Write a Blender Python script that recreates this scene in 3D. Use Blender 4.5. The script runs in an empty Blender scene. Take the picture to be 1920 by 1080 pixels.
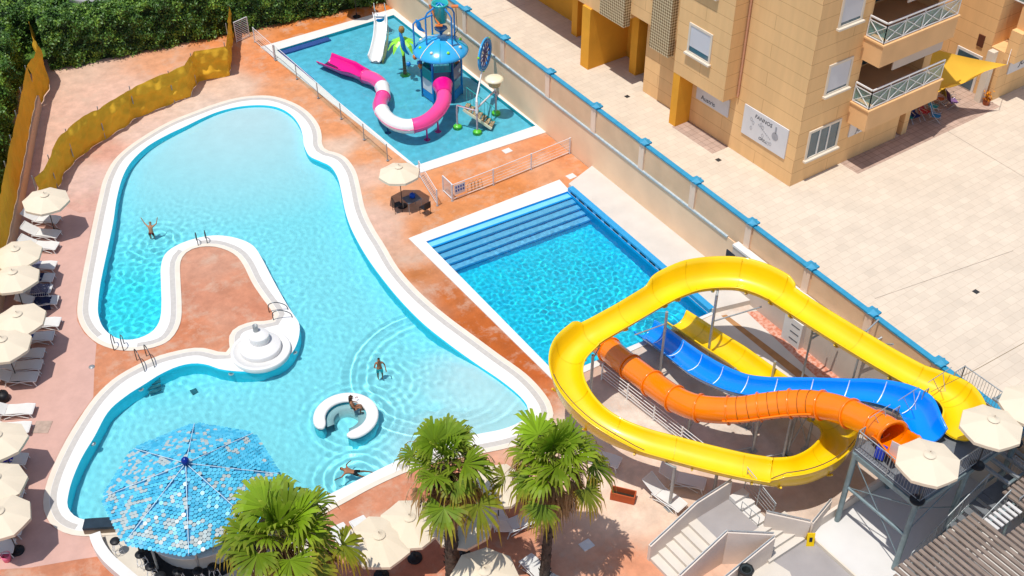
import bpy, bmesh, math, random
import numpy as np
from mathutils import Vector, Matrix, Quaternion
from mathutils.geometry import delaunay_2d_cdt
random.seed(7)
SC = bpy.context.scene
COL = SC.collection
rad = math.radians

# ------------------------------------------------------------------ camera
H, FPX, PITCH, AZ = 37.0, 2180.0, rad(40.0), rad(35.0)
cam_d = bpy.data.cameras.new('camera')
cam_d.sensor_width = 36.0
cam_d.lens = FPX / 1920 * 36.0
cam_d.clip_end = 2000
cam = bpy.data.objects.new('camera', cam_d)
COL.objects.link(cam)
cam.location = (0, 0, H)
cam.rotation_euler = (rad(90) - PITCH, 0, -AZ)
SC.camera = cam
# ------------------------------------------------------------------ world, sun, exposure
wd = bpy.data.worlds.new('World')
SC.world = wd
wd.use_nodes = True
sky = wd.node_tree.nodes.new('ShaderNodeTexSky')
sky.sky_type = 'NISHITA'
sky.sun_disc = False
sky.sun_elevation = rad(74)
sky.sun_rotation = rad(260)
wd.node_tree.links.new(sky.outputs[0], wd.node_tree.nodes['Background'].inputs[0])
wd.node_tree.nodes['Background'].inputs[1].default_value = 0.15
sl = bpy.data.lights.new('sun', 'SUN')
sl.energy = 4.0
sl.angle = rad(0.5)
sl.color = (1.0, 0.965, 0.91)
sl.cycles.is_caustics_light = True
sun = bpy.data.objects.new('sun', sl)
COL.objects.link(sun)
SUN_T = math.tan(rad(16))
sd = Vector((SUN_T * math.cos(rad(10)), SUN_T * math.sin(rad(10)), -1))
sun.rotation_euler = sd.to_track_quat('-Z', 'Y').to_euler()
sun.location = (0, 0, 60)
SC.view_settings.view_transform = 'Standard'
SC.view_settings.look = 'None'
SC.view_settings.exposure = -0.02
SC.cycles.use_denoising = True
SC.cycles.max_bounces = 8
SC.cycles.transparent_max_bounces = 12
SC.cycles.caustics_reflective = False

# ------------------------------------------------------------------ helpers
CAMF = Vector((math.sin(AZ) * math.cos(PITCH), math.cos(AZ) * math.cos(PITCH), -math.sin(PITCH)))
CAMR = Vector((math.cos(AZ), -math.sin(AZ), 0))
CAMU = CAMR.cross(CAMF)


def P(px, py, z=0.0):
    """point of the real place at height z that the photo shows at pixel px, py (1920 x 1080)"""
    d = CAMF + CAMR * ((px - 960) / FPX) - CAMU * ((py - 540) / FPX)
    t = (z - H) / d.z
    return Vector((0, 0, H)) + d * t


def PT(pts, z=0.0):
    return [P(x, y, z) for x, y in pts]


def col(r, g, b, k=0.80):
    """albedo of a surface that shows as r, g, b when the sun is on it"""
    o = []
    for c in (r, g, b):
        c /= 255.0
        o.append(min(0.9, (c / 12.92 if c < 0.04045 else ((c + 0.055) / 1.055) ** 2.4) * k))
    return (o[0], o[1], o[2], 1)


MATS = {}


def M(name, c, rough=0.7, var=0.12, scale=3.0, bump=0.0, bscale=30.0, metal=0.0, spec=0.3, c2=None, detail=4.0,
      trans=0.0, alpha=1.0, coat=0.0, two=(0.4, 0.6)):
    """procedural material: base colour broken up by noise, optional bump"""
    if name in MATS:
        return MATS[name]
    m = bpy.data.materials.new(name)
    m.use_nodes = True
    t = m.node_tree
    b = t.nodes['Principled BSDF']
    tc = t.nodes.new('ShaderNodeTexCoord')
    n = t.nodes.new('ShaderNodeTexNoise')
    n.inputs['Scale'].default_value = scale
    n.inputs['Detail'].default_value = detail
    t.links.new(tc.outputs['Object'], n.inputs['Vector'])
    rp = t.nodes.new('ShaderNodeValToRGB')
    rp.color_ramp.elements[0].position = two[0] if c2 else 0.3
    rp.color_ramp.elements[1].position = two[1] if c2 else 0.7
    if c2:
        a, d = c, c2
    else:
        a = tuple(x * (1 - var) for x in c[:3]) + (1,)
        d = tuple(min(0.95, x * (1 + var)) for x in c[:3]) + (1,)
    rp.color_ramp.elements[0].color = a
    rp.color_ramp.elements[1].color = d
    t.links.new(n.outputs['Fac'], rp.inputs['Fac'])
    t.links.new(rp.outputs['Color'], b.inputs['Base Color'])
    b.inputs['Roughness'].default_value = rough
    b.inputs['Metallic'].default_value = metal
    b.inputs['Specular IOR Level'].default_value = spec
    if trans:
        b.inputs['Transmission Weight'].default_value = trans
    if coat:
        b.inputs['Coat Weight'].default_value = coat
        b.inputs['Coat Roughness'].default_value = 0.08
    if alpha < 1:
        b.inputs['Alpha'].default_value = alpha
    if bump:
        n2 = t.nodes.new('ShaderNodeTexNoise')
        n2.inputs['Scale'].default_value = bscale
        n2.inputs['Detail'].default_value = 3
        t.links.new(tc.outputs['Object'], n2.inputs['Vector'])
        bp = t.nodes.new('ShaderNodeBump')
        bp.inputs['Strength'].default_value = bump
        bp.inputs['Distance'].default_value = 0.03
        t.links.new(n2.outputs['Fac'], bp.inputs['Height'])
        t.links.new(bp.outputs['Normal'], b.inputs['Normal'])
    MATS[name] = m
    return m


def tag(o, label=None, cat=None, group=None, kind=None):
    if label: o['label'] = label
    if cat: o['category'] = cat
    if group: o['group'] = group
    if kind: o['kind'] = kind
    return o


def thing(name, label, cat, loc=(0, 0, 0), rz=0.0, group=None):
    o = bpy.data.objects.new(name, None)
    o.empty_display_size = 0.3
    COL.objects.link(o)
    o.location = loc
    o.rotation_euler = (0, 0, rz)
    return tag(o, label, cat, group)


def copy_tree(o, parent=None):
    c = o.copy()
    COL.objects.link(c)
    c.parent = parent
    for ch in list(o.children):
        copy_tree(ch, c)
    return c


class MB:
    """collects shapes, then links them as ONE mesh object"""

    def __init__(s):
        s.v, s.f, s.sm, s.mi, s.cm = [], [], [], [], 0

    def add(s, vs, fs, smooth=False):
        k = len(s.v)
        s.v += [tuple(v) for v in vs]
        s.f += [tuple(i + k for i in f) for f in fs]
        s.sm += [smooth] * len(fs)
        s.mi += [s.cm] * len(fs)
        return s

    def box(s, c, d, rz=0.0, M4=None):
        vs = []
        for sx, sy, sz in ((-1, -1, -1), (1, -1, -1), (1, 1, -1), (-1, 1, -1), (-1, -1, 1), (1, -1, 1), (1, 1, 1), (-1, 1, 1)):
            v = Vector((sx * d[0] / 2, sy * d[1] / 2, sz * d[2] / 2))
            if M4 is not None:
                v = M4 @ v
            elif rz:
                v = Matrix.Rotation(rz, 3, 'Z') @ v
            vs.append(v + Vector(c))
        return s.add(vs, [(3, 2, 1, 0), (4, 5, 6, 7), (0, 1, 5, 4), (1, 2, 6, 5), (2, 3, 7, 6), (3, 0, 4, 7)])

    def bx(s, x0, x1, y0, y1, z0, z1):
        return s.box(((x0 + x1) / 2, (y0 + y1) / 2, (z0 + z1) / 2), (abs(x1 - x0), abs(y1 - y0), abs(z1 - z0)))

    def beam(s, a, b, w, h):
        """rectangular bar from a to b"""
        a, b = Vector(a), Vector(b)
        d = b - a
        if d.length < 1e-5:
            return s
        q = d.to_track_quat('X', 'Z').to_matrix()
        return s.box((a + b) / 2, (d.length, w, h), M4=q)

    def cyl(s, a, b, r0, r1=None, n=10, cap=True, smooth=True):
        r1 = r0 if r1 is None else r1
        a, b = Vector(a), Vector(b)
        q = (b - a).to_track_quat('Z', 'Y').to_matrix()
        vs = []
        for p, r in ((a, r0), (b, r1)):
            for i in range(n):
                t = 2 * math.pi * i / n
                vs.append(p + q @ Vector((r * math.cos(t), r * math.sin(t), 0)))
        s.add(vs, [(i, (i + 1) % n, n + (i + 1) % n, n + i) for i in range(n)], smooth)
        if cap:
            s.add(vs[:n], [tuple(reversed(range(n)))])
            s.add(vs[n:], [tuple(range(n))])
        return s

    def tube(s, path, r, n=8, cap=True, closed=False):
        path = [Vector(p) for p in path]
        m = len(path)
        rr = r if isinstance(r, (list, tuple)) else [r] * m
        vs = []
        up = None
        for i, p in enumerate(path):
            if closed:
                t = (path[(i + 1) % m] - path[i - 1])
            else:
                t = path[min(i + 1, m - 1)] - path[max(i - 1, 0)]
            if t.length < 1e-8:
                t = Vector((0, 0, 1))
            t.normalize()
            if up is None:
                up = Vector((0, 0, 1)) if abs(t.z) < 0.9 else Vector((1, 0, 0))
            sd_ = t.cross(up)
            if sd_.length < 1e-4:
                sd_ = t.cross(Vector((1, 0, 0)))
            sd_.normalize()
            up = sd_.cross(t).normalized()
            for k in range(n):
                a = 2 * math.pi * k / n
                vs.append(p + (sd_ * math.cos(a) + up * math.sin(a)) * rr[i])
        fs = []
        for i in range(m if closed else m - 1):
            j = (i + 1) % m
            for k in range(n):
                l = (k + 1) % n
                fs.append((i * n + k, i * n + l, j * n + l, j * n + k))
        s.add(vs, fs, True)
        if cap and not closed:
            s.add(vs[:n], [tuple(range(n))])
            s.add(vs[-n:], [tuple(reversed(range(n)))])
        return s

    def prism(s, poly, z0, z1, smooth=False):
        """poly: list of xy (ccw or cw), vertical prism; caps triangulated"""
        n = len(poly)
        vs = [(p[0], p[1], z0) for p in poly] + [(p[0], p[1], z1) for p in poly]
        area = sum(poly[i][0] * poly[(i + 1) % n][1] - poly[(i + 1) % n][0] * poly[i][1] for i in range(n))
        side = [(i, (i + 1) % n, n + (i + 1) % n, n + i) for i in range(n)]
        if area < 0:
            side = [tuple(reversed(f)) for f in side]
        s.add(vs, side, smooth)
        tv, tf = tri2d([poly])
        s.add([(p[0], p[1], z1) for p in tv], tf)
        s.add([(p[0], p[1], z0) for p in tv], [tuple(reversed(f)) for f in tf])
        return s

    def lathe(s, c, prof, n=24, smooth=True, sx=1.0):
        """prof: list of (r, z)"""
        c = Vector(c)
        vs = []
        for r, z in prof:
            for i in range(n):
                a = 2 * math.pi * i / n
                vs.append(c + Vector((r * math.cos(a) * sx, r * math.sin(a), z)))
        fs = []
        for k in range(len(prof) - 1):
            for i in range(n):
                j = (i + 1) % n
                fs.append((k * n + i, k * n + j, (k + 1) * n + j, (k + 1) * n + i))
        s.add(vs, fs, smooth)
        return s

    def quad(s, a, b, c, d, smooth=False):
        return s.add([a, b, c, d], [(0, 1, 2, 3)], smooth)

    def build(s, name, mat, parent=None, local=False):
        me = bpy.data.meshes.new(name)
        off = Vector((0, 0, 0))
        if parent is not None and not local:
            r = parent
            while r.parent is not None:
                r = r.parent
            off = r.location.copy()
        vs = [(v[0] - off.x, v[1] - off.y, v[2] - off.z) for v in s.v]
        me.from_pydata(vs, [], s.f)
        me.polygons.foreach_set('use_smooth', s.sm)
        for m_ in (mat if isinstance(mat, (list, tuple)) else [mat]):
            me.materials.append(m_)
        me.polygons.foreach_set('material_index', s.mi)
        me.update()
        o = bpy.data.objects.new(name, me)
        COL.objects.link(o)
        o.parent = parent
        return o


def tri2d(loops, extra=None):
    """triangulate outer loop with hole loops; returns verts, faces (ccw)"""
    vs, es = [], []
    for lp in loops:
        k = len(vs)
        n = len(lp)
        vs += [Vector((p[0], p[1])) for p in lp]
        es += [(k + i, k + (i + 1) % n) for i in range(n)]
    if extra is not None:
        vs += [Vector((p[0], p[1])) for p in extra]
    r = delaunay_2d_cdt(vs, es, [], 4 if False else 0, 1e-5)
    ov, of = r[0], r[2]
    out = []
    arrs = [np.array([(p[0], p[1]) for p in lp]) for lp in loops]
    if not of:
        return [(v.x, v.y) for v in ov], []
    cen = np.array([[sum(ov[i].x for i in f) / 3, sum(ov[i].y for i in f) / 3] for f in of])
    ins = inside(cen, arrs[0])
    for a in arrs[1:]:
        ins &= ~inside(cen, a)
    for f, k in zip(of, ins):
        if k:
            a, b, c = [ov[i] for i in f[:3]]
            if (b - a).cross(c - a) < 0:
                f = tuple(reversed(f))
            out.append(tuple(f))
    return [(v.x, v.y) for v in ov], out


def inside(pts, poly):
    x, y = pts[:, 0], pts[:, 1]
    n = len(poly)
    r = np.zeros(len(pts), bool)
    j = n - 1
    for i in range(n):
        xi, yi = poly[i][0], poly[i][1]
        xj, yj = poly[j][0], poly[j][1]
        if yi != yj:
            r ^= ((yi > y) != (yj > y)) & (x < (xj - xi) * (y - yi) / (yj - yi) + xi)
        j = i
    return r


def spline(pts, n=6, closed=False):
    """Catmull-Rom through pts (Vectors)"""
    pts = [Vector(p) for p in pts]
    m = len(pts)
    out = []
    for i in range(m if closed else m - 1):
        if closed:
            p0, p1, p2, p3 = pts[i - 1], pts[i], pts[(i + 1) % m], pts[(i + 2) % m]
        else:
            p0, p1, p2, p3 = pts[max(i - 1, 0)], pts[i], pts[i + 1], pts[min(i + 2, m - 1)]
        for k in range(n):
            t = k / n
            out.append(0.5 * ((2 * p1) + (p2 - p0) * t + (2 * p0 - 5 * p1 + 4 * p2 - p3) * t * t + (3 * p1 - p0 - 3 * p2 + p3) * t ** 3))
    if not closed:
        out.append(pts[-1])
    return out


def resample(path, step, closed=False):
    pts = [Vector(p) for p in path]
    if closed:
        pts.append(pts[0].copy())
    d = [0]
    for i in range(1, len(pts)):
        d.append(d[-1] + (pts[i] - pts[i - 1]).length)
    n = max(2, round(d[-1] / step))
    out = []
    j = 0
    for k in range(n if closed else n + 1):
        s_ = d[-1] * k / n
        while j < len(d) - 2 and d[j + 1] < s_:
            j += 1
        t = (s_ - d[j]) / max(1e-9, d[j + 1] - d[j])
        out.append(pts[j].lerp(pts[j + 1], min(1, t)))
    return out


def offset_loop(lp, dist):
    """move a closed loop sideways (positive = to the left of travel)"""
    n = len(lp)
    out = []
    for i in range(n):
        t = lp[(i + 1) % n] - lp[i - 1]
        t = Vector((t.x, t.y, 0)).normalized()
        out.append(lp[i] + Vector((-t.y, t.x, 0)) * dist)
    return out


def offset_open(lp, dist):
    n = len(lp)
    out = []
    for i in range(n):
        t = lp[min(i + 1, n - 1)] - lp[max(i - 1, 0)]
        t = Vector((t.x, t.y, 0)).normalized()
        out.append(lp[i] + Vector((-t.y, t.x, 0)) * dist)
    return out


def ribbon(mb, a, b, closed=False, smooth=True):
    n = len(a)
    vs = list(a) + list(b)
    fs = [(i, (i + 1) % n, n + (i + 1) % n, n + i) for i in range(n if closed else n - 1)]
    return mb.add(vs, fs, smooth)


def setz(lp, z):
    return [Vector((p[0], p[1], z)) for p in lp]
# ================================================================== SETTING
rng = np.random.RandomState(5)
WL = [(-200, 330), (742, 12), (1028, 248)]          # foot of the long wall in the photo (z = 0)
wall_a, wall_b = P(745, 15), P(1028, 248)
_wd = (Vector((34.0, 18.3)) - Vector((35.07, 46.7))).normalized()


def wallx(y, off=0.0):
    """x of the pool side face of the long wall at y"""
    return 35.07 + (y - 46.7) * (1.07 / 28.4) + off


# outlines of the big pool -------------------------------------------------
W_PX = [(493, 198), (523, 203), (547, 217), (562, 237), (568, 257), (570, 273), (580, 293), (600, 303), (620, 313), (633, 333),
        (640, 360), (647, 395), (658, 428), (680, 470), (707, 510), (747, 560), (793, 607), (843, 647), (893, 683), (940, 715),
        (976, 745), (990, 768), (978, 790), (940, 806), (880, 818), (800, 842), (727, 873), (617, 928), (570, 951), (440, 962), (300, 972), (190, 980),
        (158, 975), (140, 968), (128, 953), (127, 937), (135, 903), (153, 860), (177, 820), (203, 773), (237, 743), (273, 720), (300, 703),
        (333, 688), (363, 682), (390, 685), (413, 693), (447, 697), (480, 696), (503, 690), (527, 680), (547, 663), (558, 642), (562, 620), (560, 605), (550, 590),
        (537, 570), (513, 527), (490, 483), (473, 460), (443, 447), (407, 442), (370, 447), (333, 460), (310, 477), (302, 500),
        (302, 530), (303, 570), (300, 600), (287, 621), (263, 634), (237, 638), (213, 632), (194, 615), (185, 593), (184, 570), (189, 530),
        (200, 477), (212, 420), (219, 373), (230, 333), (247, 303), (277, 275), (313, 254), (347, 238), (380, 222), (413, 209), (453, 200)]
O_PX = [(493, 180), (523, 184), (557, 197), (582, 215), (598, 237), (603, 257), (603, 270), (611, 282), (633, 288), (651, 299), (667, 323),
        (675, 353), (684, 393), (700, 428), (720, 460), (747, 505), (787, 550), (837, 593), (887, 630), (937, 667), (983, 700),
        (1013, 730), (1032, 758), (1036, 785), (1015, 815), (960, 838), (880, 855), (790, 875), (707, 910), (627, 953), (580, 972), (440, 985), (300, 997), (200, 1004), (168, 1006),
        (130, 1002), (100, 987), (86, 965), (82, 943), (87, 913), (100, 877), (123, 830), (147, 790), (177, 747), (213, 712), (253, 688), (293, 670), (333, 659),
        (370, 653), (397, 657), (420, 663), (432, 655), (430, 632), (445, 614), (475, 604), (500, 603), (516, 598), (508, 580), (493, 560), (473, 530), (457, 497),
        (440, 477), (413, 465), (387, 462), (360, 467), (343, 480), (337, 497), (338, 530), (340, 570), (339, 600), (330, 623), (313, 642),
        (283, 653), (247, 658), (213, 655), (182, 643), (160, 623), (148, 600), (146, 578), (152, 537), (163, 480), (175, 420),
        (187, 367), (195, 337), (213, 303), (240, 277), (280, 250), (320, 228), (360, 212), (400, 197), (447, 184)]
W_L = resample(spline(PT(W_PX), 5, True), 0.28, True)
O_L = resample(spline(PT(O_PX), 5, True), 0.28, True)
K_OUT = [P(488, 89), P(738, 17), P(1030, 247), P(789, 325)]
K_IN = [P(519, 95), P(738, 29), P(1004, 237), P(779, 312)]
M_OUT = [P(766, 448), P(1049, 338), P(1062, 352), P(1338, 590), P(1045, 722)]
M_IN = [P(799, 454), P(1064, 360), P(1328, 589), P(1048, 707)]


def refine(lp, step=0.8):
    out = []
    for i in range(len(lp)):
        a, b = lp[i], lp[(i + 1) % len(lp)]
        n = max(1, int((b - a).length / step))
        out += [a.lerp(b, k / n) for k in range(n)]
    return out


# ---- deck: one sheet to the far edge with three holes; its own pigment varies from place to place
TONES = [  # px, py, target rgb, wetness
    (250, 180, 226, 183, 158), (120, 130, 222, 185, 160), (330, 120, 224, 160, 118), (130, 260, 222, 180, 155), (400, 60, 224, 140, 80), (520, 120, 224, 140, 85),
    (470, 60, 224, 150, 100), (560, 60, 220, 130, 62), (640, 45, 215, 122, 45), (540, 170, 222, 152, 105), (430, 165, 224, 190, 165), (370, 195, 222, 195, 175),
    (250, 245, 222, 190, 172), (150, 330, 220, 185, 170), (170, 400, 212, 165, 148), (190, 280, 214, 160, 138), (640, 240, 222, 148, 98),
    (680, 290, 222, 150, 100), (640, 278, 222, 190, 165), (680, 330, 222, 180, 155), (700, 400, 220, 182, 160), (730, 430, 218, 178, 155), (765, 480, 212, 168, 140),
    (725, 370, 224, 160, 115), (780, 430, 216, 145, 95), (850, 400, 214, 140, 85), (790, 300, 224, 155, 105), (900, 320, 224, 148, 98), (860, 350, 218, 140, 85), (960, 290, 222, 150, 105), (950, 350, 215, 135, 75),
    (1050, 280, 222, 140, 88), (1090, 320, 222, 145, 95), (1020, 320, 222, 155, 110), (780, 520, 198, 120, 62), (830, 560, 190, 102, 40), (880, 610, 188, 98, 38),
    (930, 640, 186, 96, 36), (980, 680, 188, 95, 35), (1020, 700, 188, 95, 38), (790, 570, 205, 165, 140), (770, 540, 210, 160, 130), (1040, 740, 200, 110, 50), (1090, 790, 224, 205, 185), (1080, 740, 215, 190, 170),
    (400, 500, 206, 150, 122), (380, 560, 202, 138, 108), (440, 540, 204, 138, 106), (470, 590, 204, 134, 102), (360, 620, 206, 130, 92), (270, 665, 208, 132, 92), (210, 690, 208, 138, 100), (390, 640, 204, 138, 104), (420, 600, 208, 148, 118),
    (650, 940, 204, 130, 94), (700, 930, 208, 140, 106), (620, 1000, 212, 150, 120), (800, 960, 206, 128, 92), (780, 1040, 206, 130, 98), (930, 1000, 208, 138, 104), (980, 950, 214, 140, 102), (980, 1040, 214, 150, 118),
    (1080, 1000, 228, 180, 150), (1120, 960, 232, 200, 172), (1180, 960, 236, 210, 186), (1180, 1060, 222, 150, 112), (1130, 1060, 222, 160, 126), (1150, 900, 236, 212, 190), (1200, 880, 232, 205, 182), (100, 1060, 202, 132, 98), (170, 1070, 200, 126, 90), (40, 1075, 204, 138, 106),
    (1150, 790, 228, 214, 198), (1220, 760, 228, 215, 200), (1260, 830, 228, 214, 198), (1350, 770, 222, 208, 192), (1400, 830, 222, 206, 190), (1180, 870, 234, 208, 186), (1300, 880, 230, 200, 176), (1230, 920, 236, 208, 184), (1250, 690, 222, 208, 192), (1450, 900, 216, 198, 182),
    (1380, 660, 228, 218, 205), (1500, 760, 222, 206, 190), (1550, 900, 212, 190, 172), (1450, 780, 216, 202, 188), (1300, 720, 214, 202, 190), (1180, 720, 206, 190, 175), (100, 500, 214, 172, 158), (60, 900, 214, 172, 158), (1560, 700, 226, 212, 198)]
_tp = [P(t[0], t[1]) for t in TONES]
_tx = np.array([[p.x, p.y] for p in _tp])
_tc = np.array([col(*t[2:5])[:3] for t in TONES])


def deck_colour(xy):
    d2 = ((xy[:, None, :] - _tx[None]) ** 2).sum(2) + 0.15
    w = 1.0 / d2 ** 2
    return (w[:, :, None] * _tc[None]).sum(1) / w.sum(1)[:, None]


def attr_mat(name, blotch=(0.86, 1.12), rough=0.75, bump=0.25, bscale=9.0, stamp=True, spec=0.25, vein=None):
    m = bpy.data.materials.new(name)
    m.use_nodes = True
    t = m.node_tree
    b = t.nodes['Principled BSDF']
    at = t.nodes.new('ShaderNodeAttribute')
    at.attribute_name = 'tone'
    tc = t.nodes.new('ShaderNodeTexCoord')
    n1 = t.nodes.new('ShaderNodeTexNoise')
    n1.inputs['Scale'].default_value = 1.3
    n1.inputs['Detail'].default_value = 7
    n1.inputs['Roughness'].default_value = 0.68
    n1.inputs['Distortion'].default_value = 0.1
    t.links.new(tc.outputs['Object'], n1.inputs['Vector'])
    r1 = t.nodes.new('ShaderNodeMapRange')
    r1.inputs['From Min'].default_value = 0.36
    r1.inputs['From Max'].default_value = 0.64
    r1.inputs['To Min'].default_value = blotch[0]
    r1.inputs['To Max'].default_value = blotch[1]
    t.links.new(n1.outputs['Fac'], r1.inputs['Value'])
    mul = t.nodes.new('ShaderNodeVectorMath')
    mul.operation = 'SCALE'
    t.links.new(at.outputs['Color'], mul.inputs[0])
    t.links.new(r1.outputs[0], mul.inputs['Scale'])
    src = mul.outputs[0]
    if vein:
        # worn patches where the pigment has gone and bare concrete shows
        n2 = t.nodes.new('ShaderNodeTexNoise')
        n2.inputs['Scale'].default_value = 0.75
        n2.inputs['Detail'].default_value = 9
        n2.inputs['Roughness'].default_value = 0.72
        n2.inputs['Distortion'].default_value = 0.15
        t.links.new(tc.outputs['Object'], n2.inputs['Vector'])
        r2 = t.nodes.new('ShaderNodeMapRange')
        r2.inputs['From Min'].default_value = 0.50
        r2.inputs['From Max'].default_value = 0.66
        r2.inputs['To Max'].default_value = 0.62
        t.links.new(n2.outputs['Fac'], r2.inputs['Value'])
        mx = t.nodes.new('ShaderNodeMix')
        mx.data_type = 'RGBA'
        mx.inputs['B'].default_value = vein
        t.links.new(r2.outputs[0], mx.inputs['Factor'])
        t.links.new(src, mx.inputs['A'])
        src = mx.outputs['Result']
    t.links.new(src, b.inputs['Base Color'])
    b.inputs['Roughness'].default_value = rough
    b.inputs['Specular IOR Level'].default_value = spec
    vo = t.nodes.new('ShaderNodeTexNoise')
    vo.inputs['Scale'].default_value = bscale
    vo.inputs['Detail'].default_value = 5
    t.links.new(tc.outputs['Object'], vo.inputs['Vector'])
    bp = t.nodes.new('ShaderNodeBump')
    bp.inputs['Strength'].default_value = bump
    bp.inputs['Distance'].default_value = 0.03
    t.links.new(vo.outputs['Fac'], bp.inputs['Height'])
    t.links.new(bp.outputs['Normal'], b.inputs['Normal'])
    return m


def set_tone(o, cols):
    me = o.data
    a = me.color_attributes.new('tone', 'FLOAT_COLOR', 'POINT')
    arr = np.ones((len(me.vertices), 4), np.float32)
    arr[:, :3] = cols
    a.data.foreach_set('color', arr.ravel())


deck_out = refine([Vector((-40, -30, 0)), Vector((wallx(-30), -30, 0)), Vector((wallx(100), 100, 0)), Vector((-40, 100, 0))], 3)
gx, gy = np.meshgrid(np.arange(-2, 37, 0.55), np.arange(11, 80, 0.55))
gxy = np.stack([gx.ravel() + rng.uniform(-.15, .15, gx.size), gy.ravel() + rng.uniform(-.15, .15, gx.size)], 1)
_holes = [O_L, refine(K_OUT), refine(M_OUT)]
_keep = inside(gxy, [(p.x, p.y) for p in deck_out])
for h in _holes:
    _keep &= ~inside(gxy, [(p.x, p.y) for p in h])
tv, tf = tri2d([deck_out] + _holes, gxy[_keep])
mb = MB()
mb.add([(x, y, 0) for x, y in tv], tf)
deck = mb.build('pool_deck', attr_mat('deck_stamped', vein=col(214, 182, 158)))
set_tone(deck, deck_colour(np.array(tv)))
tag(deck, kind='structure')

# pink painted terrace on the left: a sheet 4 mm up
PINK = attr_mat('deck_pink', (0.94, 1.05), 0.7, 0.12, 6.0)
pk = PT([(-260, 1180), (-60, 1072), (0, 1068), (60, 1064), (140, 1050), (187, 1043), (172, 1024), (168, 1007), (130, 1003), (98, 988), (83, 965), (79, 943), (84, 913), (97, 875), (120, 828), (144, 788),
         (175, 745), (177, 690), (181, 645), (158, 625), (145, 602), (143, 578), (149, 537), (160, 480), (172, 420), (178, 395), (150, 400), (118, 385), (95, 400), (75, 440), (-30, 640), (-500, 640)])
pk = refine(pk, 0.7)
_g = gxy[inside(gxy, [(p.x, p.y) for p in pk])]
tv, tf = tri2d([pk], _g)
mb = MB().add([(x, y, 0.004) for x, y in tv], tf)
o = mb.build('path', PINK)
set_tone(o, np.tile(np.array([col(216, 173, 158)[:3]]), (len(o.data.vertices), 1)))
tag(o, kind='structure')

EARTH = M('earth', col(120, 105, 80), 0.9, 0.3, 0.3)
mb = MB()
mb.quad((-700, -700, -2.6), (700, -700, -2.6), (700, 700, -2.6), (-700, 700, -2.6))
tag(mb.build('ground', EARTH), kind='structure')

# ---- pale slab right of the square pool, white path strips and the red strip by the wall
SLAB = M('slab_concrete', col(222, 213, 202), 0.8, 0.07, 0.9, 0.15, 12)
mb = MB()
sl_pts = PT([(1052, 340), (1128, 318), (1380, 462), (1382, 480), (1344, 590), (1330, 592)], 0)
_e = [P(1066, 352), P(1336, 588), P(1450, 560), P(1388, 480), P(1335, 478), P(1110, 318)]
mb.prism([(p.x, p.y) for p in _e], 0.0, 0.28)
slab = mb.build('terrace_slab', SLAB)
tag(slab, kind='structure')


def sheet(name, px, z, mat, kind='structure', h=0.0):
    mb = MB()
    pts = PT(px, 0)
    if h:
        mb.prism([(p.x, p.y) for p in pts], 0.0, h)
    else:
        tv, tf = tri2d([pts])
        mb.add([(x, y, z) for x, y in tv], tf)
    return tag(mb.build(name, mat), kind=kind)


WALKC = M('walk_concrete', col(228, 218, 206), 0.8, 0.05, 0.8, 0.1, 12)
REDC = M('red_stone_chips', col(212, 130, 100), 0.9, 0.25, 6, 0.5, 14, c2=col(232, 180, 158))
BROWN = M('brown_joint', col(190, 140, 92), 0.8, 0.15, 2)
sheet('paved_strip', [(1344, 594), (1400, 585), (1640, 790), (1700, 850), (1560, 850), (1320, 612)], 0.004, WALKC)
sheet('path', [(1352, 592), (1362, 590), (1600, 770), (1585, 782)], 0.008, BROWN)
sheet('path', [(1400, 585), (1424, 583), (1640, 745), (1620, 790)], 0.008, REDC)

# ---- coping of the big pool (white rim, grey channel, cream edge)
COPE = M('coping_white', col(246, 243, 238), 0.55, 0.03, 1.2, 0.1, 20)
COPE2 = M('coping_cream', col(238, 226, 208), 0.6, 0.05, 1.5, 0.1, 20)
CHAN = M('channel_grating', col(206, 200, 192), 0.6, 0.06, 6)
tv, tf = tri2d([O_L, W_L])
mb = MB().add([(x, y, 0.03) for x, y in tv], tf)
ribbon(mb, setz(O_L, 0.03), setz(O_L, -0.01), True, False)
o = mb.build('pool_coping', COPE)
tag(o, kind='structure')
area = sum(O_L[i].x * O_L[(i + 1) % len(O_L)].y - O_L[(i + 1) % len(O_L)].x * O_L[i].y for i in range(len(O_L)))
sgn = 1 if area > 0 else -1
Osm = resample(O_L, 0.4, True)


def near_w(p):
    return min((p.x - q.x) ** 2 + (p.y - q.y) ** 2 for q in W_L[::2]) ** .5


def strip(d0, d1, z, name, mat):
    a, b = offset_loop(Osm, sgn * d0), offset_loop(Osm, sgn * d1)
    mb = MB()
    n = len(a)
    for i in range(n):
        j = (i + 1) % n
        if min(near_w(b[i]), near_w(b[j])) < 0.3:
            continue
        mb.quad(setz([a[i]], z)[0], setz([a[j]], z)[0], setz([b[j]], z)[0], setz([b[i]], z)[0])
    return tag(mb.build(name, mat), kind='structure')


strip(-0.02, 0.22, 0.034, 'pool_coping', COPE2)
strip(0.24, 0.50, 0.034, 'drain_channel', CHAN)

# ---- basin of the big pool
BEACH = P(470, 205)
ENDC = P(985, 785)
_Wn = np.array([(p.x, p.y) for p in W_L])


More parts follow.
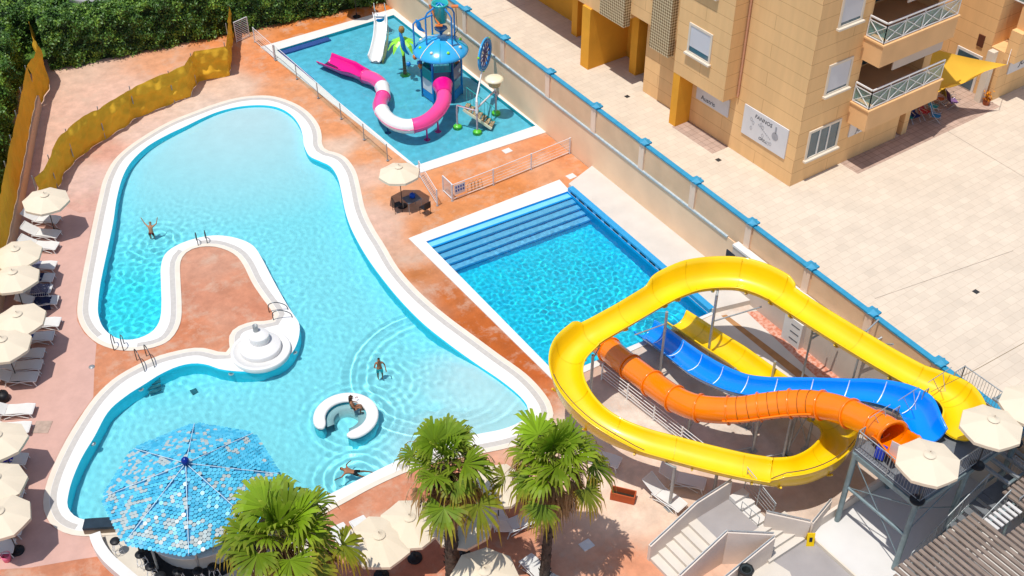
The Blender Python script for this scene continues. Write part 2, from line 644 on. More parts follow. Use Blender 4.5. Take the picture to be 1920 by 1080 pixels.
def depth(xy):
    s = np.hypot(xy[:, 0] - BEACH.x, xy[:, 1] - BEACH.y)
    d = 0.16 + np.clip((s - 1.0) / 11.0, 0, 1) * 0.85
    dw = np.sqrt(((xy[:, None, :] - _Wn[None, ::2]) ** 2).sum(2)).min(1)
    e = np.hypot(xy[:, 0] - ENDC.x, xy[:, 1] - ENDC.y)
    st = np.where(dw < 0.75, 0.16, np.where(dw < 1.35, 0.32, np.where(dw < 1.95, 0.5, np.where(dw < 2.6, 0.7, 1.2))))
    w = np.clip((7.0 - e) / 3.0, 0, 1)
    return d * (1 - w) + np.minimum(d, st) * w


x0, x1, y0, y1 = _Wn[:, 0].min(), _Wn[:, 0].max(), _Wn[:, 1].min(), _Wn[:, 1].max()
gx, gy = np.meshgrid(np.arange(x0, x1, 0.3), np.arange(y0, y1, 0.3))
g = np.stack([gx.ravel(), gy.ravel()], 1)
g = g[inside(g, _Wn)]
tv, tf = tri2d([W_L], g)
ta = np.array(tv)
dep = depth(ta)
mb = MB()
mb.add([(x, y, -d) for (x, y), d in zip(tv, dep)], tf, True)
ribbon(mb, setz(W_L, 0.03), setz(W_L, -1.25), True, True)
wall_n = 2 * len(W_L)
basin = mb.build('pool_floor', attr_mat('pool_depth_tint', (0.97, 1.03), 0.5, 0.0, 6))
a_, b_ = np.array([0.80, 0.95, 0.97]), np.array([0.33, 0.90, 0.98])  # light absorbed by deeper water is painted into the floor, pale beach to cyan
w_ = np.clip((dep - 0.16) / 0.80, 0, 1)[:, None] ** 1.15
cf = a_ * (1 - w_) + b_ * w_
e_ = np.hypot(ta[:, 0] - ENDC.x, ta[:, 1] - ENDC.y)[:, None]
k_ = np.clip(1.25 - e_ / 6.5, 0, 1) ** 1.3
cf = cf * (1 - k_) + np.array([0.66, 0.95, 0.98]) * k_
# stronger water tint of the narrow arm, put into the floor colour
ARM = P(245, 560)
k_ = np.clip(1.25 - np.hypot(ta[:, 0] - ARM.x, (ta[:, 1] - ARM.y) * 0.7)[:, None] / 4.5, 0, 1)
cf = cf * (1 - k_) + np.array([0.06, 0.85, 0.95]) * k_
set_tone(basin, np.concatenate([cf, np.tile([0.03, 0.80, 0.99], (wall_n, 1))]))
basin.cycles.is_caustics_receiver = True
tag(basin, kind='structure')


# ---- water: real ripples, refraction and caustics
def water_mat(name, c, rough=0.0):
    m = bpy.data.materials.new(name)
    m.use_nodes = True
    t = m.node_tree
    t.nodes.clear()
    o_ = t.nodes.new('ShaderNodeOutputMaterial')
    g_ = t.nodes.new('ShaderNodeBsdfGlass')
    g_.inputs['Color'].default_value = c + (1,)
    g_.inputs['Roughness'].default_value = rough
    g_.inputs['IOR'].default_value = 1.33
    t.links.new(g_.outputs[0], o_.inputs['Surface'])
    return m


def waves(x, y, n, lmin, lmax, amp, seed, power=1.0):
    r = np.random.RandomState(seed)
    h = np.zeros_like(x)
    for i in range(n):
        L = lmin * (lmax / lmin) ** r.rand()
        a = r.rand() * 2 * np.pi
        ph = r.rand() * 2 * np.pi
        k = 2 * np.pi / L
        # bend the crests so that no straight wave trains show
        wx = x + 0.25 * L * np.sin(0.9 * k * 0.31 * y + ph * 1.7)
        wy = y + 0.25 * L * np.sin(0.8 * k * 0.27 * x + ph * 2.3)
        h += (L / lmax) ** power * np.sin(k * (wx * np.cos(a) + wy * np.sin(a)) + ph)
    return h * amp / math.sqrt(n)


def water(name, loop, z, step, hf, mat, margin=0.18, keep=None):
    arr = np.array([(p.x, p.y) for p in loop])
    X = np.arange(arr[:, 0].min() - margin, arr[:, 0].max() + margin + step, step)
    Y = np.arange(arr[:, 1].min() - margin, arr[:, 1].max() + margin + step, step)
    gx, gy = np.meshgrid(X, Y)
    h = hf(gx, gy)
    ny, nx = gx.shape
    cen = np.stack([(gx[:-1, :-1] + step / 2).ravel(), (gy[:-1, :-1] + step / 2).ravel()], 1)
    ins = inside(cen, arr)
    for dx, dy in ((margin, 0), (-margin, 0), (0, margin), (0, -margin)):
        ins |= inside(cen + np.array([dx, dy]), arr)
    idx = np.nonzero(ins)[0]
    r, c = idx // (nx - 1), idx % (nx - 1)
    a = r * nx + c
    quads = np.stack([a, a + 1, a + nx + 1, a + nx], 1)
    used, inv = np.unique(quads.ravel(), return_inverse=True)
    vs = np.stack([gx.ravel()[used], gy.ravel()[used], z + h.ravel()[used]], 1)
    fs = inv.reshape(-1, 4)
    me = bpy.data.meshes.new(name)
    me.vertices.add(len(vs))
    me.vertices.foreach_set('co', vs.astype(np.float32).ravel())
    me.loops.add(fs.size)
    me.loops.foreach_set('vertex_index', fs.astype(np.int32).ravel())
    me.polygons.add(len(fs))
    me.polygons.foreach_set('loop_start', np.arange(0, fs.size, 4, dtype=np.int32))
    me.polygons.foreach_set('loop_total', np.full(len(fs), 4, dtype=np.int32))
    me.update()
    me.validate()
    me.polygons.foreach_set('use_smooth', np.ones(len(fs), bool))
    me.materials.append(mat)
    ob = bpy.data.objects.new(name, me)
    COL.objects.link(ob)
    ob.cycles.is_caustics_caster = True
    return tag(ob, kind='structure')


def ring(x, y, c, r0, wdt, amp, wl):
    d = np.hypot(x - c.x, y - c.y)
    return amp * np.cos((d - r0) * 2 * np.pi / wl) * np.exp(-((d - r0) / wdt) ** 2)


JET = P(822, 682)
SWIM = [P(283, 440), P(712, 702), P(660, 885), P(660, 770)]


def h_main(x, y):
    s = np.clip((np.hypot(x - BEACH.x, y - BEACH.y) - 2) / 14, 0, 1)
    arm = np.clip(1.3 - np.hypot(x - ARM.x, y - ARM.y) / 7.5, 0, 1)
    jet = np.clip(1.25 - np.hypot(x - JET.x, y - JET.y) / 6.0, 0, 1)
    h = waves(x, y, 26, 0.5, 1.6, 0.009, 1) * (0.12 + 0.7 * s) + waves(x, y, 26, 0.26, 0.55, 0.0042, 2) * (0.15 + 0.85 * s)
    h += waves(x, y, 30, 0.28, 0.65, 0.017, 3) * arm + waves(x, y, 24, 0.3, 0.6, 0.006, 9) * jet
    h += ring(x, y, JET, 4.25, 0.22, 0.045, 0.75) + ring(x, y, JET, 3.5, 0.4, 0.016, 0.5)
    for p, r, a in zip(SWIM, (0.9, 0.9, 1.0, 1.7), (0.008, 0.008, 0.016, 0.008)):
        h += ring(x, y, p, r, 0.9, a, 0.42)
    return h


WATER = water_mat('pool_water_clear', (0.90, 1.0, 1.0))
water('water', W_L, -0.10, 0.085, h_main, WATER)

# ---- kids' pool
kc = refine(K_OUT, 1.5)


def ringpool(name, outer, inner, z, depthz, wallmat, floormat, copemat):
    tv, tf = tri2d([outer, inner])
    mb = MB().add([(x, y, z) for x, y in tv], tf)
    ribbon(mb, setz(outer, z), setz(outer, -0.01), True, False)
    tag(mb.build('pool_coping', copemat), kind='structure')
    mb = MB()
    ribbon(mb, setz(inner, z), setz(inner, -depthz), True, False)
    b = mb.build('pool_wall', wallmat)
    b.cycles.is_caustics_receiver = True
    tag(b, kind='structure')
    tv, tf = tri2d([inner])
    f = MB().add([(x, y, -depthz) for x, y in tv], tf).build('pool_floor', floormat)
    f.cycles.is_caustics_receiver = True
    tag(f, kind='structure')


COPE3 = M('coping_stone', col(240, 236, 228), 0.6, 0.04, 1.5, 0.1, 20)
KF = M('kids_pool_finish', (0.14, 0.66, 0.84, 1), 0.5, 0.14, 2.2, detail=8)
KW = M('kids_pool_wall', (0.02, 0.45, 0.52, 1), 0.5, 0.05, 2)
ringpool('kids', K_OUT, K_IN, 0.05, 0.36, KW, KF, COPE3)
water('water', K_IN, -0.06, 0.075, lambda x, y: waves(x, y, 24, 0.5, 1.4, 0.006, 11) + waves(x, y, 24, 0.2, 0.5, 0.0035, 12) + ring(x, y, P(660, 110), 1.2, 1.3, 0.004, 0.4),
      water_mat('kids_water', (0.95, 1.0, 1.0)))
# violet-blue step along the far corner of the kids' pool
KV = M('kids_pool_ledge', (0.06, 0.13, 0.42, 1), 0.5, 0.05, 2)
mb = MB()
a, b, c, d = K_IN[0], K_IN[1], K_IN[2], K_IN[3]
u1 = (b - a).normalized()
u2 = (d - a).normalized()
L1, L2 = (P(615, 68) - a).length, (P(578, 148) - a).length
mb.prism([(p.x, p.y) for p in (a + u1 * .01 + u2 * .01, a + u1 * L1 + u2 * .01, a + u1 * L1 + u2 * .5, a + u1 * .25 + u2 * .5)], -0.359, -0.12)
mb.prism([(p.x, p.y) for p in (a + u1 * .01 + u2 * .505, a + u1 * .245 + u2 * .505, a + u1 * .245 + u2 * L2, a + u1 * .01 + u2 * L2)], -0.359, -0.12)
o = mb.build('pool_ledge', KV)
o.cycles.is_caustics_receiver = True
tag(o, kind='structure')

# ---- square pool
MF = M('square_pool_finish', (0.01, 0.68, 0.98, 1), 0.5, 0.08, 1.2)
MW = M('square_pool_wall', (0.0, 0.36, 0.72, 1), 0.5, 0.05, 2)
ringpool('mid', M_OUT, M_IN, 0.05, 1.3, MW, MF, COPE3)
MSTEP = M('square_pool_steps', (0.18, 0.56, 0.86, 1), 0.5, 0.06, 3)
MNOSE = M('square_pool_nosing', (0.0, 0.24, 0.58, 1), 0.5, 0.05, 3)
a, b, c, d = M_IN
u1 = (b - a).normalized()
n1 = (d - a).normalized()
wM = (b - a).length
mb = MB()
mb2 = MB()
for i in range(5):
    z = -0.10 - 0.17 * i
    p0, p1 = 0.0 + 0.46 * i, 0.46 * (i + 1)
    q = [a + u1 * .005 + n1 * p0, a + u1 * (wM - .005) + n1 * p0, a + u1 * (wM - .005) + n1 * (p1 - .004), a + u1 * .005 + n1 * (p1 - .004)]
    mb.prism([(p.x, p.y) for p in q], -1.299, z)
    q = [a + u1 * .006 + n1 * (p1 - .10), a + u1 * (wM - .006) + n1 * (p1 - .10), a + u1 * (wM - .006) + n1 * (p1 + .006), a + u1 * .006 + n1 * (p1 + .006)]
    mb2.prism([(p.x, p.y) for p in q], z - .12, z + 0.006)
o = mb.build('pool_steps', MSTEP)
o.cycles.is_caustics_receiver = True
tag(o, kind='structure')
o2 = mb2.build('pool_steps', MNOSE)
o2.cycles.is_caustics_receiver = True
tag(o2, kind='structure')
MC = P(1080, 540)


def h_mid(x, y):
    k = np.clip(1.35 - np.hypot(x - MC.x, y - MC.y) / 6.0, 0, 1)
    return waves(x, y, 26, 0.6, 1.6, 0.007, 21) + waves(x, y, 40, 0.2, 0.46, 0.0095, 22) * (0.25 + 0.75 * k) + ring(x, y, P(1240, 600), 0.6, 0.8, 0.02, 0.4)


water('water', M_IN, -0.12, 0.07, h_mid, water_mat('square_pool_water', (0.88, 1.0, 1.0)))
# raised right hand wall of the square pool with its row of dark skimmer slots
mb = MB()
e0, e1 = P(1064, 360), P(1328, 589)
ed = (e1 - e0).normalized()
en = Vector((-ed.y, ed.x, 0))
BLK = M('black_tile', (0.01, 0.015, 0.03, 1), 0.4, 0.1, 5)
q = [e0 + en * .012, e1 + en * .012, e1 + en * .35, e0 + en * .35]
tag(MB().prism([(p.x, p.y) for p in q], -0.02, 0.285).build('pool_wall', M('blue_wall_tile', (0.03, 0.30, 0.58, 1), 0.4, 0.06, 3)), kind='structure')
for k in range(11):
    p = e0 + ed * (0.55 + 0.78 * k) + en * 0.008
    mb.box((p.x, p.y, 0.13), (0.5, 0.02, 0.10), rz=math.atan2(ed.y, ed.x))
tag(mb.build('drain_slots', BLK), kind='structure')
# ================================================================== PLAZA, LONG WALL
ZP = 2.4
PLZ = M('plaza_tile_base', col(236, 222, 208), 0.75, 0.05, 0.8)


def tile_mat(name, c, mort, bw, bh, ms=0.012, var=0.05, rough=0.7, rot=0.0, bump=0.15, vec='xy', seedscale=0.7, offset=0.5):
    m = bpy.data.materials.new(name)
    m.use_nodes = True
    t = m.node_tree
    b = t.nodes['Principled BSDF']
    tc = t.nodes.new('ShaderNodeTexCoord')
    if vec == 'xy':
        src = tc.outputs['Object']
    else:
        sp = t.nodes.new('ShaderNodeSeparateXYZ')
        t.links.new(tc.outputs['Object'], sp.inputs[0])
        ad = t.nodes.new('ShaderNodeMath')
        t.links.new(sp.outputs['X'], ad.inputs[0])
        t.links.new(sp.outputs['Y'], ad.inputs[1])
        cb = t.nodes.new('ShaderNodeCombineXYZ')
        t.links.new(ad.outputs[0], cb.inputs['X'])
        t.links.new(sp.outputs['Z'], cb.inputs['Y'])
        src = cb.outputs[0]
    mp = t.nodes.new('ShaderNodeMapping')
    mp.inputs['Rotation'].default_value = (0, 0, rot)
    t.links.new(src, mp.inputs['Vector'])
    br = t.nodes.new('ShaderNodeTexBrick')
    br.offset = offset
    br.inputs['Scale'].default_value = 1.0
    br.inputs['Brick Width'].default_value = bw
    br.inputs['Row Height'].default_value = bh
    br.inputs['Mortar Size'].default_value = ms
    br.inputs['Mortar Smooth'].default_value = 0.3
    br.inputs['Color1'].default_value = tuple(x * (1 - var) for x in c[:3]) + (1,)
    br.inputs['Color2'].default_value = tuple(min(.95, x * (1 + var)) for x in c[:3]) + (1,)
    br.inputs['Mortar'].default_value = mort
    t.links.new(mp.outputs[0], br.inputs['Vector'])
    n = t.nodes.new('ShaderNodeTexNoise')
    n.inputs['Scale'].default_value = seedscale
    n.inputs['Detail'].default_value = 8
    n.inputs['Roughness'].default_value = 0.65
    if vec == 'side':
        m2 = t.nodes.new('ShaderNodeMapping')
        m2.inputs['Scale'].default_value = (2.2, 2.2, 0.35)
        t.links.new(tc.outputs['Object'], m2.inputs[0])
        t.links.new(m2.outputs[0], n.inputs['Vector'])
    else:
        t.links.new(tc.outputs['Object'], n.inputs['Vector'])
    mr = t.nodes.new('ShaderNodeMapRange')
    mr.inputs['From Min'].default_value = 0.35
    mr.inputs['From Max'].default_value = 0.65
    mr.inputs['To Min'].default_value = 1 - var * (3.0 if vec == 'side' else 1.6)
    mr.inputs['To Max'].default_value = 1 + var * 1.2
    t.links.new(n.outputs['Fac'], mr.inputs['Value'])
    ml = t.nodes.new('ShaderNodeVectorMath')
    ml.operation = 'SCALE'
    t.links.new(br.outputs['Color'], ml.inputs[0])
    t.links.new(mr.outputs[0], ml.inputs['Scale'])
    t.links.new(ml.outputs[0], b.inputs['Base Color'])
    b.inputs['Roughness'].default_value = rough
    b.inputs['Specular IOR Level'].default_value = 0.25
    bp = t.nodes.new('ShaderNodeBump')
    bp.inputs['Strength'].default_value = bump
    bp.inputs['Distance'].default_value = 0.02
    t.links.new(br.outputs['Fac'], bp.inputs['Height'])
    bp.invert = True
    t.links.new(bp.outputs['Normal'], b.inputs['Normal'])
    return m


PLAZA = tile_mat('plaza_tiles', col(229, 212, 190), col(208, 188, 164), 0.62, 0.42, 0.009, 0.04, 0.75, rad(0))
mb = MB()
pl = [(wallx(-30) + .3, -30), (120, -30), (120, 160), (wallx(160) + .3, 160)]
mb.prism(pl, -2.5, ZP)
tag(mb.build('plaza', PLAZA), kind='structure')
JOINT = M('dark_joint', col(165, 148, 132), 0.9, 0.2, 3)
mb = MB()
for a, b in (((905, 32), (985, 8)), ((1775, 245), (1925, 335)), ((1640, 560), (1900, 470))):
    p, q = P(*a, ZP), P(*b, ZP)
    d = (q - p).normalized()
    n = Vector((-d.y, d.x, 0)) * 0.015
    mb.quad(p - n + Vector((0, 0, .004)), q - n + Vector((0, 0, .004)), q + n + Vector((0, 0, .004)), p + n + Vector((0, 0, .004)))
tag(mb.build('pavement_joints', JOINT), kind='structure')
# small floor drains in the plaza
GR = M('drain_iron', (0.08, 0.08, 0.08, 1), 0.5, 0.3, 20, metal=0.6)
for (px, py), w in (((1176, 181), 'near the yellow arcade'), ((1347, 300), 'before the white restaurant sign'), ((1830, 547), 'alone in the open square')):
    p = P(px, py, ZP)
    mb = MB().bx(p.x - .13, p.x + .13, p.y - .13, p.y + .13, ZP, ZP + .012)
    for k in range(5):
        mb.bx(p.x - .11, p.x + .11, p.y - .10 + .045 * k, p.y - .085 + .045 * k, ZP + .012, ZP + .02)
    tag(mb.build('floor_drain', GR), 'small square iron drain in the pale paving ' + w, 'drain', 'floor drains in the square')

WALLM = M('wall_plaster_tan', col(240, 205, 168, 0.95), 0.8, 0.06, 0.6, 0.15, 14)
PARM = M('parapet_plaster', col(226, 188, 150, 0.95), 0.8, 0.08, 0.9, 0.15, 14)
POSTM = M('pilaster_plaster', col(240, 210, 184, 0.95), 0.8, 0.05, 2)
BLUECAP = M('blue_cap_paint', col(58, 158, 196), 0.5, 0.10, 3, 0.1, 20)
PIPE = M('pale_pipe', col(190, 205, 210), 0.5, 0.15, 5)
W = thing('boundary_wall', 'long tan plaster wall with blue capping and square blue topped posts beside the pools', 'wall', (wallx(46), 46, 0))
y0w, y1w = -30, 104
n = Vector((1, 0, 0))


def wall_box(ya, yb, o0, o1, z0, z1):
    pts = [(wallx(ya, o0), ya), (wallx(ya, o1), ya), (wallx(yb, o1), yb), (wallx(yb, o0), yb)]
    return [p for p in pts], z0, z1


MB().prism(*wall_box(y0w, y1w, 0.02, 0.30, -0.1, ZP)).build('lower_wall', WALLM, W)
MB().prism(*wall_box(y0w, y1w, 0.06, 0.26, ZP, 3.92)).build('parapet', PARM, W)
mb = MB()
mb.prism(*wall_box(y0w, y1w, 0.02, 0.29, 3.92, 4.0))
mb.build('coping', BLUECAP, W)
MB().prism(*wall_box(30.9, y1w, -0.05, 0.06, ZP - .02, ZP + .07)).build('ledge', PIPE, W)
cap_px = [(865, 18), (937, 72), (1024, 135), (1111, 200), (1201.7, 268), (1299, 340), (1400, 420), (1510, 503), (1628, 588), (1754, 682)]
ys = [P(x, y, 4.12).y for x, y in cap_px]
dy = ys[0] - ys[1]
ys = [ys[0] + 4.3 * k for k in (4, 3, 2, 1)] + ys + [ys[-1] - 4.1 * k for k in (1, 2, 3)]
for y in ys:
    x = wallx(y)
    MB().bx(x - .03, x + .34, y - .19, y + .19, ZP, 4.03).build('post', POSTM, W)
    mb = MB().bx(x - .1, x + .42, y - .27, y + .27, 4.03, 4.12)
    mb.lathe((x + .16, y, 4.12), [(.33, 0), (.0, .12)], 4, False)
    mb.build('post_cap', BLUECAP, W)
# grey rendered retaining wall in front of it, beside the slides
GREYW = M('grey_render', col(205, 190, 175, 0.9), 0.85, 0.07, 0.8, 0.15, 12)
WTOP = M('white_paint', col(240, 236, 230), 0.5, 0.04, 2)
RW = thing('retaining_wall', 'grey rendered retaining wall with white top behind the water slides', 'wall', (wallx(20), 20, 0))
ya, yb = P(1377, 458, 2.6).y, -25
MB().prism(*wall_box(yb, ya, -0.34, 0.014, -0.05, 2.52)).build('wall', GREYW, RW)
MB().prism(*wall_box(yb, ya + .02, -0.38, 0.016, 2.52, 2.64)).build('coping', WTOP, RW)
mb = MB()
for px, py in ((1378, 483), (1412, 563)):
    y = P(px, py, 1.6).y
    mb.prism(*wall_box(y - .3, y + .3, -0.36, -0.33, 1.7, 2.1))
mb.build('vent', BLK, RW)
# white cabinet on the grey wall
p = P(1482, 640, 0)
CB = thing('wall_cabinet', 'white meter cabinet with louvres against the grey wall behind the slides', 'cabinet', (p.x, p.y, 0))
yy = P(1478, 640, 0.2).y
xx = wallx(yy, -0.34)
MB().bx(xx - .32, xx - .003, yy - .55, yy + .55, 0.0, 1.5).build('cabinet_body', WTOP, CB)
mb = MB()
for k in range(3):
    mb.bx(xx - .335, xx - .322, yy - .42, yy + .1, .35 + .4 * k, .40 + .4 * k)
mb.build('louvre', M('grey_metal_dark', (0.12, 0.12, 0.13, 1), 0.4, 0.1, 6), CB)

# ================================================================== APARTMENT BUILDING
STONE = tile_mat('sandstone_cladding', col(232, 188, 132, 1.0), col(190, 140, 88, 0.95), 5.3, 0.78, 0.012, 0.03, 0.8, 0, 0.3, vec='side', seedscale=0.5)
OCHRE = M('ochre_render', col(222, 158, 48, 1.0), 0.8, 0.08, 0.7, 0.1, 10)
CREAM = M('cream_frame', col(240, 226, 205), 0.5, 0.04, 2)
SHUT = M('roller_shutter', col(222, 222, 226), 0.5, 0.03, 1.0)
GLASS = M('window_glass_dark', (0.05, 0.10, 0.13, 1), 0.06, 0.2, 1, spec=0.8)
TEAL = M('balcony_glass', (0.22, 0.50, 0.46, 1), 0.05, 0.1, 1, spec=0.7, alpha=0.5)
DARKIN = M('dark_interior', (0.03, 0.032, 0.035, 1), 0.5, 0.2, 2)
SIGNM = M('sign_white', col(232, 230, 230), 0.5, 0.03, 2)
INK = M('sign_ink', (0.05, 0.05, 0.06, 1), 0.6, 0.1, 6)
REDINK = M('sign_red', (0.45, 0.02, 0.03, 1), 0.6, 0.1, 6)
XA, XB, ZB, YA, YB = 40.06, 39.02, 5.6, 32.23, 36.66
X2, X3 = 43.84, 48.12
TOP = 19.0
BD = thing('apartment_building', 'sandstone coloured apartment building with balconies standing on the raised square', 'building', (XA, YA, ZP))
mb = MB()
mb.bx(XA, X2, YA, 44.0, ZP - .02, TOP)                                  # corner block
mb.bx(X2, X3, YA, 44.0, ZP - .02, 5.4)                                  # ground floor under the balconies
mb.bx(X2, 49.6, YA + 2.3, 44.0, 5.4, TOP)                               # behind the balconies
mb.bx(49.6, 55.6, 36.2, 44.0, ZP - .02, TOP)                            # back of the court
mb.bx(55.62, 70, 31.69, 44.0, ZP - .02, 5.5)                            # right wing, ground floor
mb.bx(55.62, 70, 32.6, 44.0, 5.5, TOP)
mb.bx(49.0, 49.6, YA, YA + 2.3, 5.4, TOP)                               # pier at the end of the balconies
mb.bx(55.62, 70, 31.0, 31.688, 5.1, 6.9)
mb.bx(X3 + .5, X3 + .9, YA, YA + .4, ZP - .02, 5.4)
mb.build('wall', STONE, BD)
mb = MB()
mb.bx(XB, XA - .002, YB, 40.53, ZB, TOP)                                # projecting box
mb.bx(39.35, 41.9, 40.53, 44.7, 7.2, TOP)
mb.bx(39.1, 41.9, 46.95, 60, 6.3, TOP)
mb.bx(39.35, 41.9, 44.7, 46.95, 6.9, TOP)
mb.build('wall', STONE, BD)
mb = MB()
mb.bx(40.3, 45, 36.66, 40.4, ZP - .02, ZB) if False else None
mb.bx(41.92, 46, 44.0, 60, ZP - .02, TOP)
mb.bx(XA + .3, 43, 40.4, 44.0, ZP - .02, 7.2) if False else None
mb.bx(41.92, 46, 39, 45.6, ZP - .02, 7.2)
mb.bx(39.03, 41.92, 40.0, 40.52, ZP, ZB - .003)
mb.bx(40.82, 41.92, 45.6, 46.2, ZP, 6.9)
mb.bx(38.95, 41.92, 47.75, 48.5, ZP, 6.3)
mb.bx(40.5, 41.92, 46.3, 47.75, ZP, 6.5) if False else None
mb.bx(40.9, 41.5, 51.4, 51.95, ZP, 6.3)
mb.build('arcade', OCHRE, BD)


def window(x0, x1, y0, y1, z0, z1, kind, face, drop=0.8, panes=1):
    """face '-x' or '-y'; a proud cream frame, pane, shutter and sill"""
    def bxx(m, u0, u1, z0, z1, d0, d1):
        return m.bx(x0 - d1, x0 - d0, u0, u1, z0, z1) if face == '-x' else m.bx(u0, u1, y0 - d1, y0 - d0, z0, z1)
    u0, u1 = (y0, y1) if face == '-x' else (x0, x1)
    f = MB()
    t = 0.13
    bxx(f, u0, u0 + t, z0, z1, -.05, .06)
    bxx(f, u1 - t, u1, z0, z1, -.05, .06)
    bxx(f, u0 + t, u1 - t, z1 - t, z1, -.05, .06)
    bxx(f, u0 + t, u1 - t, z0, z0 + t * .6, -.05, .06)
    w = f.build('window', CREAM, BD)
    g = MB()
    bxx(g, u0 + t, u1 - t, z0 + t * .6, z1 - t, -.04, .012)
    g.build('pane', GLASS, w)
    if drop:
        s_ = MB()
        bxx(s_, u0 + t, u1 - t, z1 - t - (z1 - z0 - 2 * t) * drop, z1 - t, .012, .032)
        s_.build('shutter', SHUT, w)
    if panes > 1:
        q = MB()
        for k in range(1, panes):
            u = u0 + t + (u1 - u0 - 2 * t) * k / panes
            bxx(q, u - .045, u + .045, z0 + t * .6, z1 - t, .012, .05)
        q.build('mullion', WTOP, w)
    s2 = MB()
    bxx(s2, u0 - .08, u1 + .08, z0 - .10, z0, -.02, .20)
    s2.build('sill', CREAM, w)


window(XB, XB, 37.9, 39.65, 7.25, 8.92, 'w', '-x', 0.82)
window(XB, XB, 37.9, 39.65, 10.95, 12.6, 'w', '-x', 0.6)
window(40.8, 43.15, YA, YA, 3.75, 5.45, 'w', '-y', 0, 3)
window(41.35, 43.05, YA, YA, 7.33, 9.03, 'w', '-y', 0.95)
window(41.4, 43.05, YA, YA, 11.0, 12.7, 'w', '-y', 0.93)
# down pipe in the angle
MB().tube([(XA - .09, YB - .10, ZB + .05), (XA - .09, YB - .10, TOP)], .055, 8).build('downpipe', M('pipe_salmon', col(225, 165, 130), 0.5, 0.08, 4), BD)
# lamps / lattice screens
LAT = bpy.data.materials.new('lattice_tile')
LAT.use_nodes = True
_t = LAT.node_tree
_tc = _t.nodes.new('ShaderNodeTexCoord')
_sp = _t.nodes.new('ShaderNodeSeparateXYZ')
_t.links.new(_tc.outputs['Object'], _sp.inputs[0])
_cb = _t.nodes.new('ShaderNodeCombineXYZ')
_ad = _t.nodes.new('ShaderNodeMath')
_t.links.new(_sp.outputs['X'], _ad.inputs[0])
_t.links.new(_sp.outputs['Y'], _ad.inputs[1])
_t.links.new(_ad.outputs[0], _cb.inputs['X'])
_t.links.new(_sp.outputs['Z'], _cb.inputs['Y'])
_mp = _t.nodes.new('ShaderNodeMapping')
_mp.inputs['Rotation'].default_value = (0, 0, rad(45))
_mp.inputs['Scale'].default_value = (8.5, 8.5, 8.5)
_t.links.new(_cb.outputs[0], _mp.inputs[0])
_ck = _t.nodes.new('ShaderNodeTexChecker')
_ck.inputs['Scale'].default_value = 1.0
_ck.inputs['Color1'].default_value = col(225, 205, 165)
_ck.inputs['Color2'].default_value = col(135, 105, 62)
_t.links.new(_mp.outputs[0], _ck.inputs['Vector'])
_t.links.new(_ck.outputs[0], _t.nodes['Principled BSDF'].inputs['Base Color'])
MB().bx(XB - .12, XB + .33, 40.96, 42.51, 6.28, TOP).build('lattice_screen', LAT, BD)
MB().bx(XB - .12, XB + .33, 44.73, 46.89, 6.45, TOP).build('lattice_screen', LAT, BD)


def text_mesh(txt, size, mat, origin, xdir, zdir, parent, name='lettering', ital=0.0):
    cu = bpy.data.curves.new('t', 'FONT')
    cu.body = txt
    cu.size = size
    cu.extrude = 0.004
    cu.shear = ital
    to = bpy.data.objects.new('t', cu)
    COL.objects.link(to)
    dg = bpy.context.evaluated_depsgraph_get()
    me = bpy.data.meshes.new_from_object(to.evaluated_get(dg))
    bpy.data.objects.remove(to)
    x, z = Vector(xdir).normalized(), Vector(zdir).normalized()
    n_ = x.cross(z)
    m4 = Matrix((x, z, n_)).transposed().to_4x4()
    r = parent
    while r is not None and r.parent is not None:
        r = r.parent
    off = r.location if r is not None else Vector()
    m4.translation = Vector(origin) - off
    me.transform(m4)
    me.materials.clear()
    me.materials.append(mat)
    o = bpy.data.objects.new(name, me)
    COL.objects.link(o)
    o.parent = parent
    return o


# shop signs
def sign(name, label, face, a0, a1, plane, z0, z1, mat=SIGNM, group=None):
    s = thing(name, label, 'sign', (plane if face == '-x' else a0, a0 if face == '-x' else plane, z0), group=group)
    m = MB()
    if face == '-x':
        m.bx(plane - .07, plane - .004, a0, a1, z0, z1)
    else:
        m.bx(a0, a1, plane - .07, plane - .004, z0, z1)
    m.build('board', mat, s)
    return s


s = sign('wall_sign', 'large white restaurant sign with a bottle drawing on the sunny corner wall', '-x', 32.85, 36.0, XA, 3.78, 5.5)
text_mesh("FANNOS", .31, INK, (XA - .075, 35.2, 5.08), (0, -1, 0), (0, 0, 1), s, ital=.15)
text_mesh("GRILL", .24, INK, (XA - .075, 34.75, 4.02), (0, -1, 0), (0, 0, 1), s, ital=.15)
mb = MB()
xq = XA - .078
PENC = M('sign_pencil', (0.33, 0.33, 0.35, 1), 0.6, 0.1, 6)
mb.bx(xq - .01, xq, 33.62, 33.72, 4.90, 5.28)
mb.cyl((xq - .01, 33.67, 4.72), (xq, 33.67, 4.72), .22, n=14)
mb.build('bottle_drawing', PENC, s)
mb = MB()
for k in range(9):
    mb.beam((xq - .005, 34.9 - .11 * k, 4.85 - .055 * k), (xq - .005, 34.83 - .11 * k, 4.80 - .05 * k), .008, .03)
mb.build('line_drawing', PENC, s)
for (yy_, zz_) in ((35.4, 4.9), (35.25, 4.75), (35.35, 4.4), (34.7, 4.9), (34.55, 4.8), (34.5, 4.35), (33.9, 4.15), (34.05, 4.1)):
    mb = MB()
    mb.tube([(xq - .004, yy_ + .07 * math.cos(a), zz_ + .10 * math.sin(a)) for a in [k * .785 for k in range(8)]], .007, 4, closed=True)
    mb.build('sketch', PENC, s)
s = sign('wall_sign', 'white restaurant sign in the shade of the arcade under the jutting upper floor', '-x', 37.1, 39.6, XA + .0, 4.1, 5.15)
text_mesh("Austris", .38, INK, (XA - .075, 39.2, 4.25), (0, -1, 0), (0, 0, 1), s)
